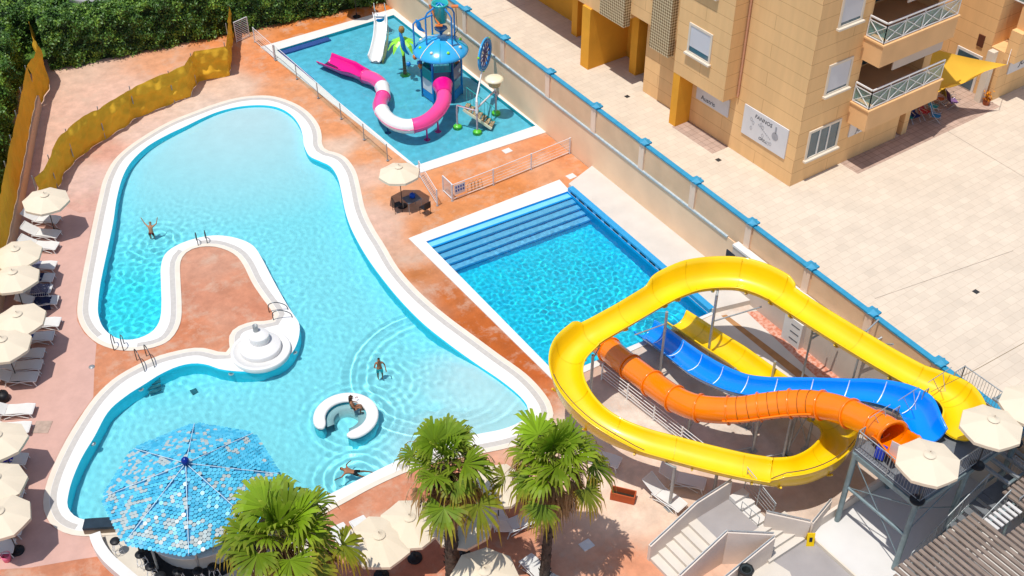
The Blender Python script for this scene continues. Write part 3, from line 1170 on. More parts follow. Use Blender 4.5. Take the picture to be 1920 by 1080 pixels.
s = sign('wall_sign', 'white shop sign with red and black lettering under the lower balcony', '-y', 43.95, 47.4, YA, 4.0, 5.0)
text_mesh("Amb", .42, REDINK, (44.55, YA - .075, 4.62), (1, 0, 0), (0, 0, 1), s, ital=.2)
text_mesh("JULIETA", .40, INK, (44.45, YA - .075, 4.12), (1, 0, 0), (0, 0, 1), s, ital=.2)
text_mesh("CEE", .32, REDINK, (46.2, YA - .075, 4.1), (1, 0, 0), (0, 0, 1), s)
s = sign('wall_sign', 'white shop sign on the right wing beyond the yellow shade sail', '-y', 56.4, 60.5, 31.69, 3.9, 4.95)
text_mesh("JULIETA", .5, INK, (57.3, 31.61, 4.2), (1, 0, 0), (0, 0, 1), s, ital=.2)

WRAIL = M('white_rail', col(246, 244, 240), 0.4, 0.03, 3)


def railing(path, z, h, parent, bays, name='balcony_railing'):
    """white tubular railing with crosses, glass behind"""
    mb, gl = MB(), MB()
    for (a, b), n_ in zip(zip(path[:-1], path[1:]), bays):
        a, b = Vector((a[0], a[1], z)), Vector((b[0], b[1], z))
        up = Vector((0, 0, 1))
        mb.beam(a + up * h, b + up * h, .07, .07)
        mb.beam(a + up * (h * .82), b + up * (h * .82), .04, .04)
        mb.beam(a + up * .07, b + up * .07, .05, .05)
        for k in range(n_):
            p, q = a.lerp(b, k / n_), a.lerp(b, (k + 1) / n_)
            mb.beam(p + up * .07, q + up * h * .82, .035, .035)
            mb.beam(q + up * .07, p + up * h * .82, .035, .035)
            mb.beam(p + up * .0, p + up * h, .04, .04)
        mb.beam(b, b + up * h, .04, .04)
        d = (b - a).normalized()
        nn = Vector((-d.y, d.x, 0)) * .05
        gl.quad(a + nn + up * .1, b + nn + up * .1, b + nn + up * h * .8, a + nn + up * h * .8)
    r = mb.build(name, WRAIL, parent)
    gl.build('glass_panel', TEAL, r)


BSL = M('balcony_slab', col(226, 178, 125, 1.0), 0.8, 0.05, 1)
AWN = M('beige_blind', col(214, 196, 180), 0.8, 0.04, 1)
DOORM = M('door_aluminium', col(150, 155, 158), 0.4, 0.05, 3)
for zt, nm in ((6.2, 0), (9.85, 1), (13.5, 2)):
    b_ = MB()
    b_.bx(X2 - .24, 49.2, YA - 1.2, YA - .003, zt - 1.15, zt)
    b_.bx(X2 - .3, 49.26, YA - 1.26, YA - 1.0, zt, zt + .08)
    b_.bx(X2 - .3, X2 - .05, YA - 1.0, YA - .003, zt, zt + .08)
    b_.bx(X2 + .002, 48.998, YA + .0, YA + 2.298, zt - 1.1, zt - .1)
    bal = b_.build('balcony', BSL, BD)
    railing([(X2 - .18, YA - .05), (X2 - .18, YA - 1.12), (49.15, YA - 1.12)], zt + .08, 1.1, bal, (1, 4))
    if nm < 2:
        MB().bx(X2 + 1.3, 48.9, YA - .9, YA - .84, zt + 1.75, zt + 2.49).build('sun_blind', AWN, BD)
        d_ = MB().bx(X2 + .25, 48.8, YA + 2.24, YA + 2.296, zt + .05, zt + 2.3)
        dd = d_.build('glass_doors', GLASS, BD)
        q = MB()
        for k in range(6):
            q.bx(X2 + .25 + .89 * k, X2 + .32 + .89 * k, YA + 2.20, YA + 2.24, zt + .05, zt + 2.3)
        q.build('door_frame', DOORM, dd)
# balcony of the right wing
bal = MB().bx(56.0, 70, 30.2, 31.688, 6.9, 8.2).bx(55.9, 70, 30.1, 30.3, 8.2, 8.3)
bal = bal.build('balcony', BSL, BD)
railing([(55.98, 32.5), (55.98, 30.2), (64, 30.2)], 8.3, 1.15, bal, (2, 5))
MB().bx(56.4, 66, 32.5, 32.598, 8.3, 10.8).build('glass_doors', GLASS, BD)
MB().bx(57.6, 58.0, 31.0, 31.4, 8.2, 12).build('curtain', WTOP, BD)
# door and brown plate of the court
d_ = MB().bx(55.53, 55.615, 32.9, 34.6, ZP, 4.7).build('glass_door', WTOP, BD)
MB().bx(55.50, 55.528, 33.05, 34.45, ZP + .1, 4.55).build('pane', GLASS, d_)
MB().bx(55.55, 55.618, 33.1, 33.5, 5.2, 5.9).build('vent_plate', M('brown_plate', (0.12, 0.04, 0.02, 1), .6, .1, 5), BD)
MB().bx(54.9, 55.3, 31.9, 32.3, ZP, 5.6).build('column', CREAM, BD)

# dark paving strip at the foot of the building
SETT = tile_mat('brown_paving', col(196, 168, 150), col(150, 125, 108), 0.4, 0.4, .012, .08, .8, offset=0.0)
mb = MB()
for x0_, x1_, ya_, yb_ in ((38.9, 40.055, 36.8, 40.1), (X2 + .0, 55.6, 31.0, YA - .003), (48.5, 55.6, YA, 36.1)):
    mb.bx(x0_, x1_, ya_, yb_, ZP + .0, ZP + .006)
tag(mb.build('pavement', SETT), kind='structure')

# shade sail
SAIL = M('yellow_sail', col(246, 190, 60), 0.8, 0.06, 1.0)
sv, sf = [], []
Kc = [P(1798, 75, 6.6), P(1885, 122, 5.5), P(1802, 156, 5.0), P(1765, 135, 5.6)]
c4 = [Vector((50.5, 34.5, 6.6)), Vector((49.0, 30.9, 5.6)), P(1802, 157, 4.9), P(1888, 121, 5.7)]
NN = 10
for i in range(NN + 1):
    for j in range(NN + 1):
        u, v = i / NN, j / NN
        p = (c4[0] * (1 - u) + c4[1] * u) * (1 - v) + (c4[3] * (1 - u) + c4[2] * u) * v
        sag = 16 * u * (1 - u) * v * (1 - v)
        ctr = (c4[0] + c4[1] + c4[2] + c4[3]) / 4
        ed_ = max(0, 1 - sag)
        p = p.lerp(ctr, 0.14 * (4 * u * (1 - u) if (v < .01 or v > .99) else (4 * v * (1 - v) if (u < .01 or u > .99) else 0)))
        p.z -= 0.55 * sag
        sv.append(p)
for i in range(NN):
    for j in range(NN):
        a = i * (NN + 1) + j
        sf.append((a, a + 1, a + NN + 2, a + NN + 1))
SS = thing('shade_sail', 'yellow fabric shade sail stretched over the court beside the balconies', 'sail', tuple(c4[1]))
MB().add(sv, sf, True).build('fabric', SAIL, SS)
mb = MB()
mb.tube([c4[0], c4[0] + Vector((0, .6, .4))], .015, 5)
mb.tube([c4[3], Vector((56.0, 31.6, 5.9))], .015, 5)
mb.build('cord', WRAIL, SS)
# beach chairs stacked for sale under the balcony
hues = [(0.01, .22, .2), (0.01, .03, .14), (.5, .05, .07), (.01, .25, .27), (.02, .2, .4), (.45, .12, .03), (.2, .1, .25), (.4, .3, .05)]
names = ['green', 'navy', 'red', 'teal', 'light blue', 'rust', 'plum', 'mustard']
FR = M('chair_tube', (0.6, 0.6, 0.6, 1), 0.3, 0.05, 5, metal=0.8)
place = ['nearest the lower shop sign', 'between the green and the red one', 'in the middle of the row', 'right of the red one', 'at the front right of the row', 'behind the row near the door', 'closest to the glass door', 'at the back under the sail']
for k, (h_, nm) in enumerate(zip(hues, names)):
    px, py = [(1702, 215), (1716, 212), (1735, 205), (1752, 195), (1757, 212), (1763, 180), (1788, 185), (1775, 172)][k]
    p = P(px, py, ZP + .5)
    p.z = ZP
    t = thing('deck_chair', nm + ' folding beach chair under the balcony, ' + place[k], 'chair', p, rz=rad(-20 + 14 * k), group='folding chairs outside the shop')
    clo = M('chair_cloth_' + nm, h_ + (1,), 0.8, 0.2, 8)
    MB().box((0, 0, .36), (.5, .45, .03)).build('seat', clo, t, local=True)
    mb = MB()
    mb.quad((-.25, .22, .38), (.25, .22, .38), (.25, .45, 1.0), (-.25, .45, 1.0))
    mb.quad((-.25, .24, .38), (.25, .24, .38), (.25, .47, 1.0), (-.25, .47, 1.0))
    mb.build('backrest', clo, t, local=True)
    mb = MB()
    for sx in (-.27, .27):
        mb.tube([(sx, -.3, 0), (sx, .2, .5), (sx, .47, 1.03)], .012, 5)
        mb.tube([(sx, .35, 0), (sx, -.22, .42), (sx, -.28, .6), (sx, .25, .62)], .012, 5)
    mb.build('frame', FR, t, local=True)
# yellow toy horse ride by the door
p = P(1848, 196, ZP)
t = thing('plant_pot', 'orange flowering plant in a small pot by the court column', 'plant', p)
MB().lathe((p.x, p.y, ZP), [(0, 0), (.16, 0), (.22, .35), (.18, .35), (.17, .3), (0, .3)], 12).build('pot', M('terracotta', col(190, 105, 65), .8, .1, 4), t)
mb = MB()
for k in range(60):
    a, r_, h_ = random.random() * 6.28, random.random() * .3, .35 + random.random() * .5
    c = Vector((p.x + r_ * math.cos(a), p.y + r_ * math.sin(a), ZP + h_))
    d = Vector((random.uniform(-1, 1), random.uniform(-1, 1), random.uniform(-.3, 1))).normalized() * .1
    e = d.cross(Vector((0.3, .5, .7))).normalized() * .05
    mb.quad(c - d, c + e, c + d, c - e)
mb.build('flowers', M('orange_petals', col(235, 150, 20), .7, .4, 8), t)
# ================================================================== WATER SLIDES
def plastic(name, c, rough=0.22, var=0.05):
    return M(name, c, rough, var, 0.6, 0.0, 10, spec=0.5, coat=0.35)


YEL = plastic('yellow_fibreglass', (0.86, 0.56, 0.0, 1), 0.38, 0.09)
YELD = plastic('yellow_underside', (0.70, 0.44, 0.0, 1), 0.5)
BLU = plastic('blue_fibreglass', (0.0, 0.24, 0.80, 1))
ORA = plastic('orange_fibreglass', (0.86, 0.20, 0.0, 1))
STEEL = M('galvanised_steel', (0.36, 0.38, 0.38, 1), 0.45, 0.15, 4, metal=0.4)
STEELG = M('grey_green_steel', (0.20, 0.26, 0.27, 1), 0.45, 0.15, 3, metal=0.3)
SEAM = M('white_seam', (0.8, 0.85, 0.9, 1), 0.4, 0.03, 3)


def stations(px, n=7):
    """px rows: x, y, z_floor, lift_left, lift_right, half width"""
    pts = []
    for r in px:
        p = P(r[0], r[1], r[2] + 0.42)
        pts.append((p.x, p.y, r[2]) + tuple(r[3:6]))
    out = []
    m = len(pts)
    for i in range(m - 1):
        q = [np.array(pts[max(i - 1, 0)]), np.array(pts[i]), np.array(pts[i + 1]), np.array(pts[min(i + 2, m - 1)])]
        for k in range(n):
            t = k / n
            v = 0.5 * ((2 * q[1]) + (q[2] - q[0]) * t + (2 * q[0] - 5 * q[1] + 4 * q[2] - q[3]) * t * t + (3 * q[1] - q[0] - 3 * q[2] + q[3]) * t ** 3)
            lin = q[1] + (q[2] - q[1]) * t
            v[3:] = lin[3:]
            out.append(v)
    out.append(np.array(pts[-1]))
    return out


def flume_frames(st):
    fr = []
    n = len(st)
    for i in range(n):
        a, b = st[max(i - 1, 0)], st[min(i + 1, n - 1)]
        t = Vector((b[0] - a[0], b[1] - a[1], 0)).normalized()
        fr.append((Vector(st[i][:3]), Vector((-t.y, t.x, 0))))
    return fr


def flume(st, th=0.05, lip=0.07, nseg=14):
    """open trough swept along the stations: inner skin, lip and outer skin"""
    fr = flume_frames(st)
    prof_n = None
    vs = []
    for s_, (c, nrm) in zip(st, fr):
        hl, hr, w = s_[3], s_[4], s_[5]
        ins, outs = [], []
        for k in range(nseg + 1):
            a = -1 + 2 * k / nseg
            ang = a * math.pi / 2
            lift = (hl if a > 0 else hr)
            # a>0 is the left side
            x = w * math.sin(ang) ** 1 if abs(a) < 1 else w * a
            z = 0.50 * (1 - math.cos(ang)) + (lift * max(0, abs(a) - 0.55) / 0.45)
            if abs(a) > .7:
                x = w * (1 + 0.06 * (abs(a) - .7) / .3) * (1 if a > 0 else -1) * (math.sin(abs(ang)))
            ins.append((x, z))
            outs.append((x * (w + th) / w, z - th * math.cos(ang) if abs(a) < 1 else z))
        lipL = [(ins[-1][0] + lip, ins[-1][1] + .01), (ins[-1][0] + lip, ins[-1][1] - .05)]
        lipR = [(ins[0][0] - lip, ins[0][1] - .05), (ins[0][0] - lip, ins[0][1] + .01)]
        prof = ins + lipL + list(reversed(outs)) + lipR
        prof_n = len(prof)
        for x, z in prof:
            vs.append(c + nrm * x + Vector((0, 0, z)))
    fs = []
    n = len(st)
    for i in range(n - 1):
        for k in range(prof_n):
            l = (k + 1) % prof_n
            fs.append((i * prof_n + k, (i + 1) * prof_n + k, (i + 1) * prof_n + l, i * prof_n + l))
    # end caps between inner and outer skin
    for e, rev in ((0, False), (n - 1, True)):
        k1 = nseg + 1
        for k in range(nseg):
            a, b = e * prof_n + k, e * prof_n + k + 1
            c_, d = e * prof_n + (k1 + 2 + nseg - k - 1), e * prof_n + (k1 + 2 + nseg - k)
            fs.append((a, b, c_, d) if rev else (d, c_, b, a))
    return vs, fs


def seams(st, every, mat, name, parent, w=0.012, lo=0, hi=None):
    fr = flume_frames(st)
    hi = hi or len(st) - 2
    for i in range(lo + every, hi, every):
        s_ = st[i]
        mb = MB()
        c, nrm = fr[i]
        t = Vector((nrm.y, -nrm.x, 0))
        pts = []
        for k in range(13):
            a = -1 + 2 * k / 12
            ang = a * math.pi / 2
            lift = s_[3] if a > 0 else s_[4]
            pts.append(c + nrm * (s_[5] * math.sin(ang) * .985) + Vector((0, 0, .006 + .5 * (1 - math.cos(ang)) + lift * max(0, abs(a) - .55) / .45)))
        for k in range(12):
            mb.quad(pts[k] - t * w, pts[k] + t * w, pts[k + 1] + t * w, pts[k + 1] - t * w)
        mb.build(name, mat, parent)


# travel direction: start -> splash. left = +normal
Y_ST = [  # x, y, zfloor, lift_left, lift_right, halfwidth
    (1797, 808, 4.62, .0, .25, .60), (1805, 780, 4.6, .12, .45, .66), (1790, 749, 4.55, .02, .40, .64), (1760, 728, 4.5, .0, .22, .6), (1715, 707, 4.42, .0, .12, .56), (1660, 676, 4.33, .0, .1, .56),
    (1600, 640, 4.24, .0, .1, .56), (1545, 606, 4.17, .0, .1, .56), (1498, 576, 4.1, .0, .10, .56), (1470, 558, 4.07, .0, .14, .57), (1458, 549, 4.06, .0, .50, .60), (1425, 534, 4.02, .0, .58, .61), (1385, 523, 3.98, .0, .58, .62),
    (1340, 522, 3.94, .0, .58, .62), (1295, 528, 3.9, .0, .58, .62), (1255, 543, 3.84, .0, .52, .60), (1238, 552, 3.8, .0, .42, .58), (1226, 559, 3.77, .0, .10, .56), (1175, 589, 3.66, .0, .06, .56), (1128, 616, 3.5, .02, .08, .57),
    (1108, 628, 3.4, .02, .12, .58), (1096, 637, 3.34, .0, .50, .6), (1068, 667, 3.12, .0, .60, .62), (1061, 702, 2.96, .0, .60, .62), (1076, 742, 2.82, .0, .58, .62), (1108, 779, 2.7, .0, .52, .60), (1150, 807, 2.58, .0, .4, .60),
    (1205, 828, 2.45, .0, .1, .58), (1265, 844, 2.3, .0, .05, .58), (1330, 861, 2.14, .0, .05, .58), (1395, 876, 1.98, .0, .06, .58), (1440, 884, 1.86, .0, .08, .6), (1456, 886, 1.82, .0, .45, .6), (1505, 881, 1.72, .0, .58, .6),
    (1548, 859, 1.6, .0, .62, .62), (1572, 826, 1.5, .0, .62, .62), (1560, 792, 1.4, .0, .55, .6), (1520, 765, 1.28, .0, .2, .56), (1470, 733, 1.14, .0, .1, .54), (1425, 701, 1.0, .0, .1, .54),
    (1380, 668, .82, .0, .1, .54), (1340, 643, .62, .0, .1, .54), (1305, 620, .38, .0, .1, .54), (1268, 596, .16, .0, .1, .54)]
Y_ST = stations(Y_ST)
YS = thing('water_slide', 'long yellow open water slide looping high round the other two slides', 'water slide', tuple(Y_ST[0][:3]))
vs, fs = flume(Y_ST)
MB().add(vs, fs, True).build('trough', YEL, YS)
seams(Y_ST, 14, plastic('yellow_joint', (0.66, 0.44, 0.0, 1), 0.4), 'joint', YS, 0.012)
# the outer brackets under the joints
fr = flume_frames(Y_ST)
for i in range(8, len(Y_ST) - 30, 12):
    c, nrm = fr[i]
    w = Y_ST[i][5]
    mb = MB()
    t = Vector((nrm.y, -nrm.x, 0))
    pts = []
    for k in range(11):
        ang = (-1 + 2 * k / 10) * math.pi / 2 * .8
        pts.append(c + nrm * ((w + .075) * math.sin(ang)) + Vector((0, 0, .5 * (1 - math.cos(ang)) - .07)))
    mb.tube(pts, .05, 6)
    mb.build('bracket', YELD, YS)

B_ST = stations([
    (1745, 818, 4.6, .1, .1, .58), (1728, 797, 4.56, .15, .35, .58), (1712, 768, 4.5, .05, .42, .6), (1680, 750, 4.3, .0, .35, .55), (1635, 738, 4.0, .0, .22, .52), (1585, 734, 3.6, .0, .12, .5), (1535, 732, 3.2, .0, .1, .5),
    (1480, 731, 2.8, .0, .1, .5), (1430, 729, 2.4, .0, .1, .5), (1385, 722, 2.0, .0, .12, .5), (1345, 708, 1.66, .0, .2, .5), (1310, 690, 1.35, .0, .25, .52), (1280, 668, 1.0, .0, .2, .52), (1255, 648, .65, .0, .15, .52), (1230, 630, .35, .0, .15, .52), (1208, 615, .14, .0, .15, .52)])
BS = thing('water_slide', 'blue open water slide with white seams between the orange tube and the wall', 'water slide', tuple(B_ST[0][:3]))
vs, fs = flume(B_ST)
MB().add(vs, fs, True).build('trough', BLU, BS)
seams(B_ST, 9, SEAM, 'joint', BS, 0.018, 8)
fr = flume_frames(B_ST)

O_ST = stations([
    (1700, 850, 4.6, .0, .25, .62), (1688, 838, 4.6, .1, .3, .62), (1665, 812, 4.5, 0, 0, .58), (1640, 800, 4.3, 0, 0, .56), (1605, 783, 4.0, 0, 0, .56), (1565, 768, 3.6, 0, 0, .56), (1520, 760, 3.2, 0, 0, .56), (1475, 760, 2.85, 0, 0, .56), (1430, 765, 2.5, 0, 0, .56),
    (1385, 771, 2.15, 0, 0, .56), (1340, 771, 1.85, 0, 0, .56), (1300, 765, 1.6, 0, 0, .56), (1265, 750, 1.35, 0, 0, .56), (1232, 728, 1.1, 0, 0, .56), (1200, 704, .85, 0, 0, .56), (1168, 680, .6, 0, 0, .56), (1138, 655, .35, 0, 0, .56), (1120, 642, .25, 0, 0, .56)])
OS = thing('water_slide', 'orange closed tube slide with a flared open mouth at the platform', 'water slide', tuple(O_ST[0][:3]))
m0 = 17
vs, fs = flume(O_ST[:m0])
MB().add(vs, fs, True).build('mouth', ORA, OS)
tub = [Vector((s_[0], s_[1], s_[2] + .5)) for s_ in O_ST[m0 - 5:]]
ORAIN = plastic('orange_inside', (0.55, 0.10, 0.0, 1))
mb = MB().tube(tub, .56, 24, cap=False)
mb.tube(tub, .52, 24, cap=False)
mb.build('tube', ORA, OS)


def flange(path, i, r, mat, parent, w=.035, name='flange'):
    t = (path[min(i + 1, len(path) - 1)] - path[i - 1]).normalized()
    c = path[i]
    return MB().cyl(c - t * w, c + t * w, r, r, 24).build(name, mat, parent)


def ring_mesh(path, i, r0, r1, w):
    mb = MB()
    t = (path[min(i + 1, len(path) - 1)] - path[max(i - 1, 0)]).normalized()
    q = t.to_track_quat('Z', 'Y').to_matrix()
    n = 28
    vs = []
    for (r, o) in ((r0, -w), (r1, -w), (r1, w), (r0, w)):
        for k in range(n):
            a = 2 * math.pi * k / n
            vs.append(path[i] + t * o + q @ Vector((r * math.cos(a), r * math.sin(a), 0)))
    fs = []
    for j in range(4):
        for k in range(n):
            l = (k + 1) % n
            fs.append((j * n + k, j * n + l, ((j + 1) % 4) * n + l, ((j + 1) % 4) * n + k))
    return mb.add(vs, fs, True)


ring_mesh(tub, 0, .52, .68, .03).build('flange', ORA, OS)
for i in range(9, len(tub) - 2, 9):
    ring_mesh(tub, i, .55, .63, .03).build('flange', ORA, OS)
ORD = M('dark_gap', (0.25, 0.06, 0.0, 1), .6, .1, 4)
for i in range(30, 54, 3):
    ring_mesh(tub, i, .553, .575, .012).build('rib', ORD, OS)
mb = MB()
# side rail (half shell edge) along the ribbed stretch
pp = []
for i in range(28, 56):
    t = (tub[i + 1] - tub[i - 1]).normalized()
    nn = Vector((-t.y, t.x, 0)).normalized()
    pp.append(tub[i] - nn * -.60 + Vector((0, 0, -.05)))
MB().tube(pp, .05, 6).build('side_flange', ORA, OS)


# ---- steel posts and struts carrying the slides: one support frame per slide
def frame(label, posts, struts, group='slide supports'):
    c = posts[0][0]
    t = thing('support_frame', label, 'support frame', (c.x, c.y, 0), group=group)
    for b, tp, r in posts:
        MB().cyl((b.x, b.y, b.z), (tp.x, tp.y, tp.z), r, r, 10).build('post', STEEL, t)
        MB().box((b.x, b.y, b.z + .015), (.34, .34, .03)).build('base_plate', STEEL, t)
    for a, b, r in struts:
        MB().cyl(a, b, r, r, 8).build('strut', STEEL, t)
    return t


def vpost(px, py, z, r=.065, zb=0.0):
    p = P(px, py, zb)
    return (Vector((p.x, p.y, zb)), Vector((p.x, p.y, z)), r)


pA, pB, pC, pD, pE = vpost(1325, 682, 4.16), vpost(1236, 712, 4.08), vpost(1106, 760, 3.05), vpost(1255, 953, 2.5, .07), vpost(1338, 925, 1.8, .07)
V = Vector
frame('steel post under the upper left bend of the yellow slide, nearest the palm', [pC], [(pC[1] - V((0, 0, .25)), pC[1] + V((.5, .2, .02)), .03)])
frame('tall steel posts under the far straight of the yellow slide beside the square pool', [pA, pB],
      [(V((pA[0].x, pA[0].y, 2.6)), P(1428, 575, 3.7), .035), (V((pB[0].x, pB[0].y, 3.4)), P(1190, 628, 3.4), .03), (pA[1] - V((0, 0, .05)), pA[1] + V((.3, .25, .1)), .05)])
frame('thick steel posts with round base plates carrying the front run of the yellow slide', [pD, pE], [(pD[1] - V((0, 0, .05)), pD[1] + V((-.2, .35, .05)), .05)])
for lab, lst in (('crossed steel frame inside the yellow loop under the orange tube, left one', [(1411, 845, 1.9), (1400, 800, 2.0)]),
                 ('crossed steel frame inside the yellow loop under the orange tube, right one with twin posts', [(1468, 856, 3.0), (1476, 850, 2.9), (1511, 843, 3.3)])):
    ps = [vpost(x, y, z) for x, y, z in lst]
    ss = []
    for i in range(len(ps) - 1):
        a, b = ps[i], ps[i + 1]
        ss.append((V((a[0].x, a[0].y, .3)), V((b[0].x, b[0].y, b[1].z - .2)), .03))
        ss.append((V((b[0].x, b[0].y, .3)), V((a[0].x, a[0].y, a[1].z - .2)), .03))
    a = ps[0]
    ss.append((V((a[0].x, a[0].y, .25)), V((a[0].x - 1.1, a[0].y + .5, .1)), .03))
    ss.append((V((a[0].x, a[0].y, .7)), V((a[0].x + 1.5, a[0].y + .6, 2.2)), .03))
    frame(lab, ps, ss)
w1 = P(1545, 735, 0)
for lab, bx_, by_, zt, off in (('steel post with an arm to the wall under the middle of the yellow wall run', 1500, 725, 3.9, 0), ('dark steel trestle under the yellow slide close to the platform', 1590, 745, 4.0, 1)):
    v = vpost(bx_, by_, zt, .05)
    frame(lab, [v], [(v[1] - V((0, 0, .1)), V((v[1].x + .9, v[1].y + .1, 4.1)), .04), (V((v[0].x, v[0].y, 2.9)), V((v[0].x + 1.3, v[0].y - .3, 3.4)), .05), (V((v[0].x, v[0].y, 3.2)), V((v[0].x + .2, v[0].y - 1.3, 4.1)), .04)])
v1, v2 = vpost(1290, 815, 1.35, .06), vpost(1560, 800, 3.2, .06)
frame('short steel post under the orange tube where it starts to bend', [v1], [(v1[1] - V((0, 0, .9)), V((v1[1].x + 1.3, v1[1].y - .1, 1.6)), .03)])
v1, v2 = vpost(1440, 745, 2.2, .06), vpost(1370, 742, 1.7, .05)
frame('steel posts under the blue slide behind the orange tube', [v1, v2], [])
# white safety hand rails on the two bends of the yellow slide
DKRAIL = M('dark_handrail', (0.20, 0.14, 0.06, 1), .5, .2, 6, metal=.3)
for lo, hi, lab in ((23 * 7 + 3, 27 * 7 + 2, 'a'), (31 * 7 + 2, 35 * 7, 'b')):
    fr = flume_frames(Y_ST)
    pts = []
    for i in range(lo, hi, 2):
        c, nrm = fr[i]
        s_ = Y_ST[i]
        k = min(1, (i - lo) / 6, (hi - i) / 6)
        pts.append(c - nrm * (s_[5] + .0) + Vector((0, 0, .5 + s_[4] + .12 * k)))
    MB().tube(pts, .022, 6).build('handrail', DKRAIL, YS)

# ================================================================== START TOWER
ZT = 4.4
TX0, TX1, TY0, TY1 = 27.35, 33.35, 13.7, 16.75
TW = thing('start_platform', 'grey galvanised steel start platform of the slides with barred railings', 'platform', (TX0, TY0, 0.4))
GRATE = M('platform_floor', (0.17, 0.18, 0.19, 1), 0.7, 0.15, 3, metal=.2)
MB().bx(TX0, TX1, TY0, TY1, ZT - .06, ZT).build('deck', GRATE, TW)
for k, (a, b) in enumerate((((TX0, TY0), (TX0, TY1)), ((TX0, TY0), (TX1, TY0)), ((TX0, TY1), (TX1, TY1)), ((TX1, TY0), (TX1, TY1)), ((30.3, TY0), (30.3, TY1)))):
    MB().beam((a[0], a[1], ZT - .19), (b[0], b[1], ZT - .19), .12, .22).build('beam', STEELG, TW)
for (x, y) in ((TX0 + .0, TY1 - .1), (TX0 + .05, TY0 + .1), (30.3, TY0 + .1), (30.3, TY1 - .1), (TX1 - .1, TY0 + .1), (TX1 - .1, TY1 - .1)):
    MB().cyl((x, y, 0.4), (x, y, ZT - .06), .11, .11, 12).build('leg', STEELG, TW)
for a, b, r in (((TX0, TY1 - .1, 2.45), (TX0, TY0 + .1, 2.45), .07), ((TX0, TY1 - .1, 2.4), (TX0, TY0 + .1, ZT - .3), .022), ((TX0, TY1 - .1, ZT - .3), (TX0, TY0 + .1, 1.2), .022),
                ((TX0, TY0 + .1, 2.6), (30.3, TY0 + .1, ZT - .3), .022), ((TX0, TY0 + .1, ZT - .4), (30.3, TY0 + .1, 2.0), .022), ((30.3, TY0 + .1, 2.2), (TX1, TY0 + .1, 2.2), .05), ((TX1 - .1, TY0, 2.2), (TX1 - .1, TY1, 2.2), .05)):
    MB().cyl(a, b, r, r, 8).build('brace', STEELG, TW)


def bar_rail(a, b, z, h, parent, step=.125, name='railing', mat=None, z2=None, mid=True):
    mb = MB()
    z2 = z if z2 is None else z2
    a, b = V((a[0], a[1], z)), V((b[0], b[1], z2))
    up = V((0, 0, 1))
    L = (b - a).length
    mb.cyl(a + up * h, b + up * h, .024, .024, 6)
    mb.cyl(a + up * .1, b + up * .1, .018, .018, 6)
    n = max(1, int(L / step))
    for k in range(n + 1):
        p = a.lerp(b, k / n)
        mb.cyl(p + up * .1, p + up * h, .009, .009, 4, cap=False)
    for k in range(max(2, int(L / 1.4) + 1)):
        p = a.lerp(b, k / max(1, int(L / 1.4)))
        mb.cyl(p, p + up * (h + .02), .026, .026, 6)
    return mb.build(name, mat or STEEL, parent)


bar_rail((TX0, TY0), (TX0, TY1), ZT, 1.05, TW)
bar_rail((TX0, TY0), (31.4, TY0), ZT, 1.05, TW)
bar_rail((TX1, TY0 + .9), (TX1, TY1), ZT, 1.05, TW)
bar_rail((TX0, TY1), (TX0 + .32, TY1), ZT, 1.05, TW)
bar_rail((29.2, TY1), (29.55, TY1), ZT, 1.05, TW, .1)
bar_rail((30.95, TY1), (31.2, TY1), ZT, 1.05, TW, .1)
bar_rail((32.75, TY1), (TX1, TY1), ZT, 1.05, TW, .1)
# hand bars over the three entries
mb = MB()
for x0_, x1_ in ((28.0, 28.9), (29.6, 30.5), (31.3, 32.4)):
    mb.tube([(x0_ - .1, TY1 + .1, ZT + 1.3), (x1_ + .15, TY1 + .1, ZT + 1.35)], .018, 6)
    mb.tube([(x0_ + .2, TY1 + .1, ZT + 1.3), (x0_ + .35, TY1 - .2, ZT + .8), (x0_ + .6, TY1 - .3, ZT + .75), (x0_ + .75, TY1 + .1, ZT + 1.33)], .014, 6)
mb.build('grab_bar', STEEL, TW)
# notice boards tied to the railing
NB = thing('notice_board', 'white rules board tied to the platform railing beside the orange slide', 'sign', (28.2, 15.9, ZT))
_q = M('board_blue', (0.02, 0.05, .45, 1), .5, .05, 4)
MB().box((TX0 + .8, TY1 - 1.25, ZT + .55), (.62, .02, .75), rz=rad(-75)).build('board', SIGNM, NB)
MB().box((TX0 + .45, TY1 - .8, ZT + .35), (.35, .3, .5), rz=rad(-70)).build('blue_panel', _q, NB)

# steel stair down along the front
ST = thing('steel_staircase', 'galvanised steel staircase with barred railings climbing to the start platform', 'staircase', (27.6, 13.0, 0.4))
mb = MB()
n_ = 11
xa, xb, za, zb_ = 27.7, 31.4, .4, 2.45
for k in range(n_):
    x = xa + (xb - xa) * k / n_
    mb.bx(x, x + .3, 12.55, 13.45, za + (zb_ - za) * (k + 1) / n_ - .04, za + (zb_ - za) * (k + 1) / n_)
mb.build('tread', GRATE, ST)
for y in (12.52, 13.48):
    MB().beam((xa, y, za + .05), (xb, y, zb_ - .05), .05, .2).build('stringer', STEELG, ST)
    bar_rail((xa, y), (xb, y), za + .1, 1.0, ST, z2=zb_ + .05)
MB().bx(xb, xb + 1.6, 12.1, 13.5, zb_ - .06, zb_).build('landing', GRATE, ST)
bar_rail((xb, 12.1), (xb + 1.6, 12.1), zb_, 1.0, ST)
bar_rail((xb + 1.6, 12.1), (xb + 1.6, 13.5), zb_, 1.0, ST)
for x in (xb + .1, xb + 1.5):
    MB().cyl((x, 12.2, .4), (x, 12.2, zb_), .06, .06, 8).build('leg', STEELG, ST)

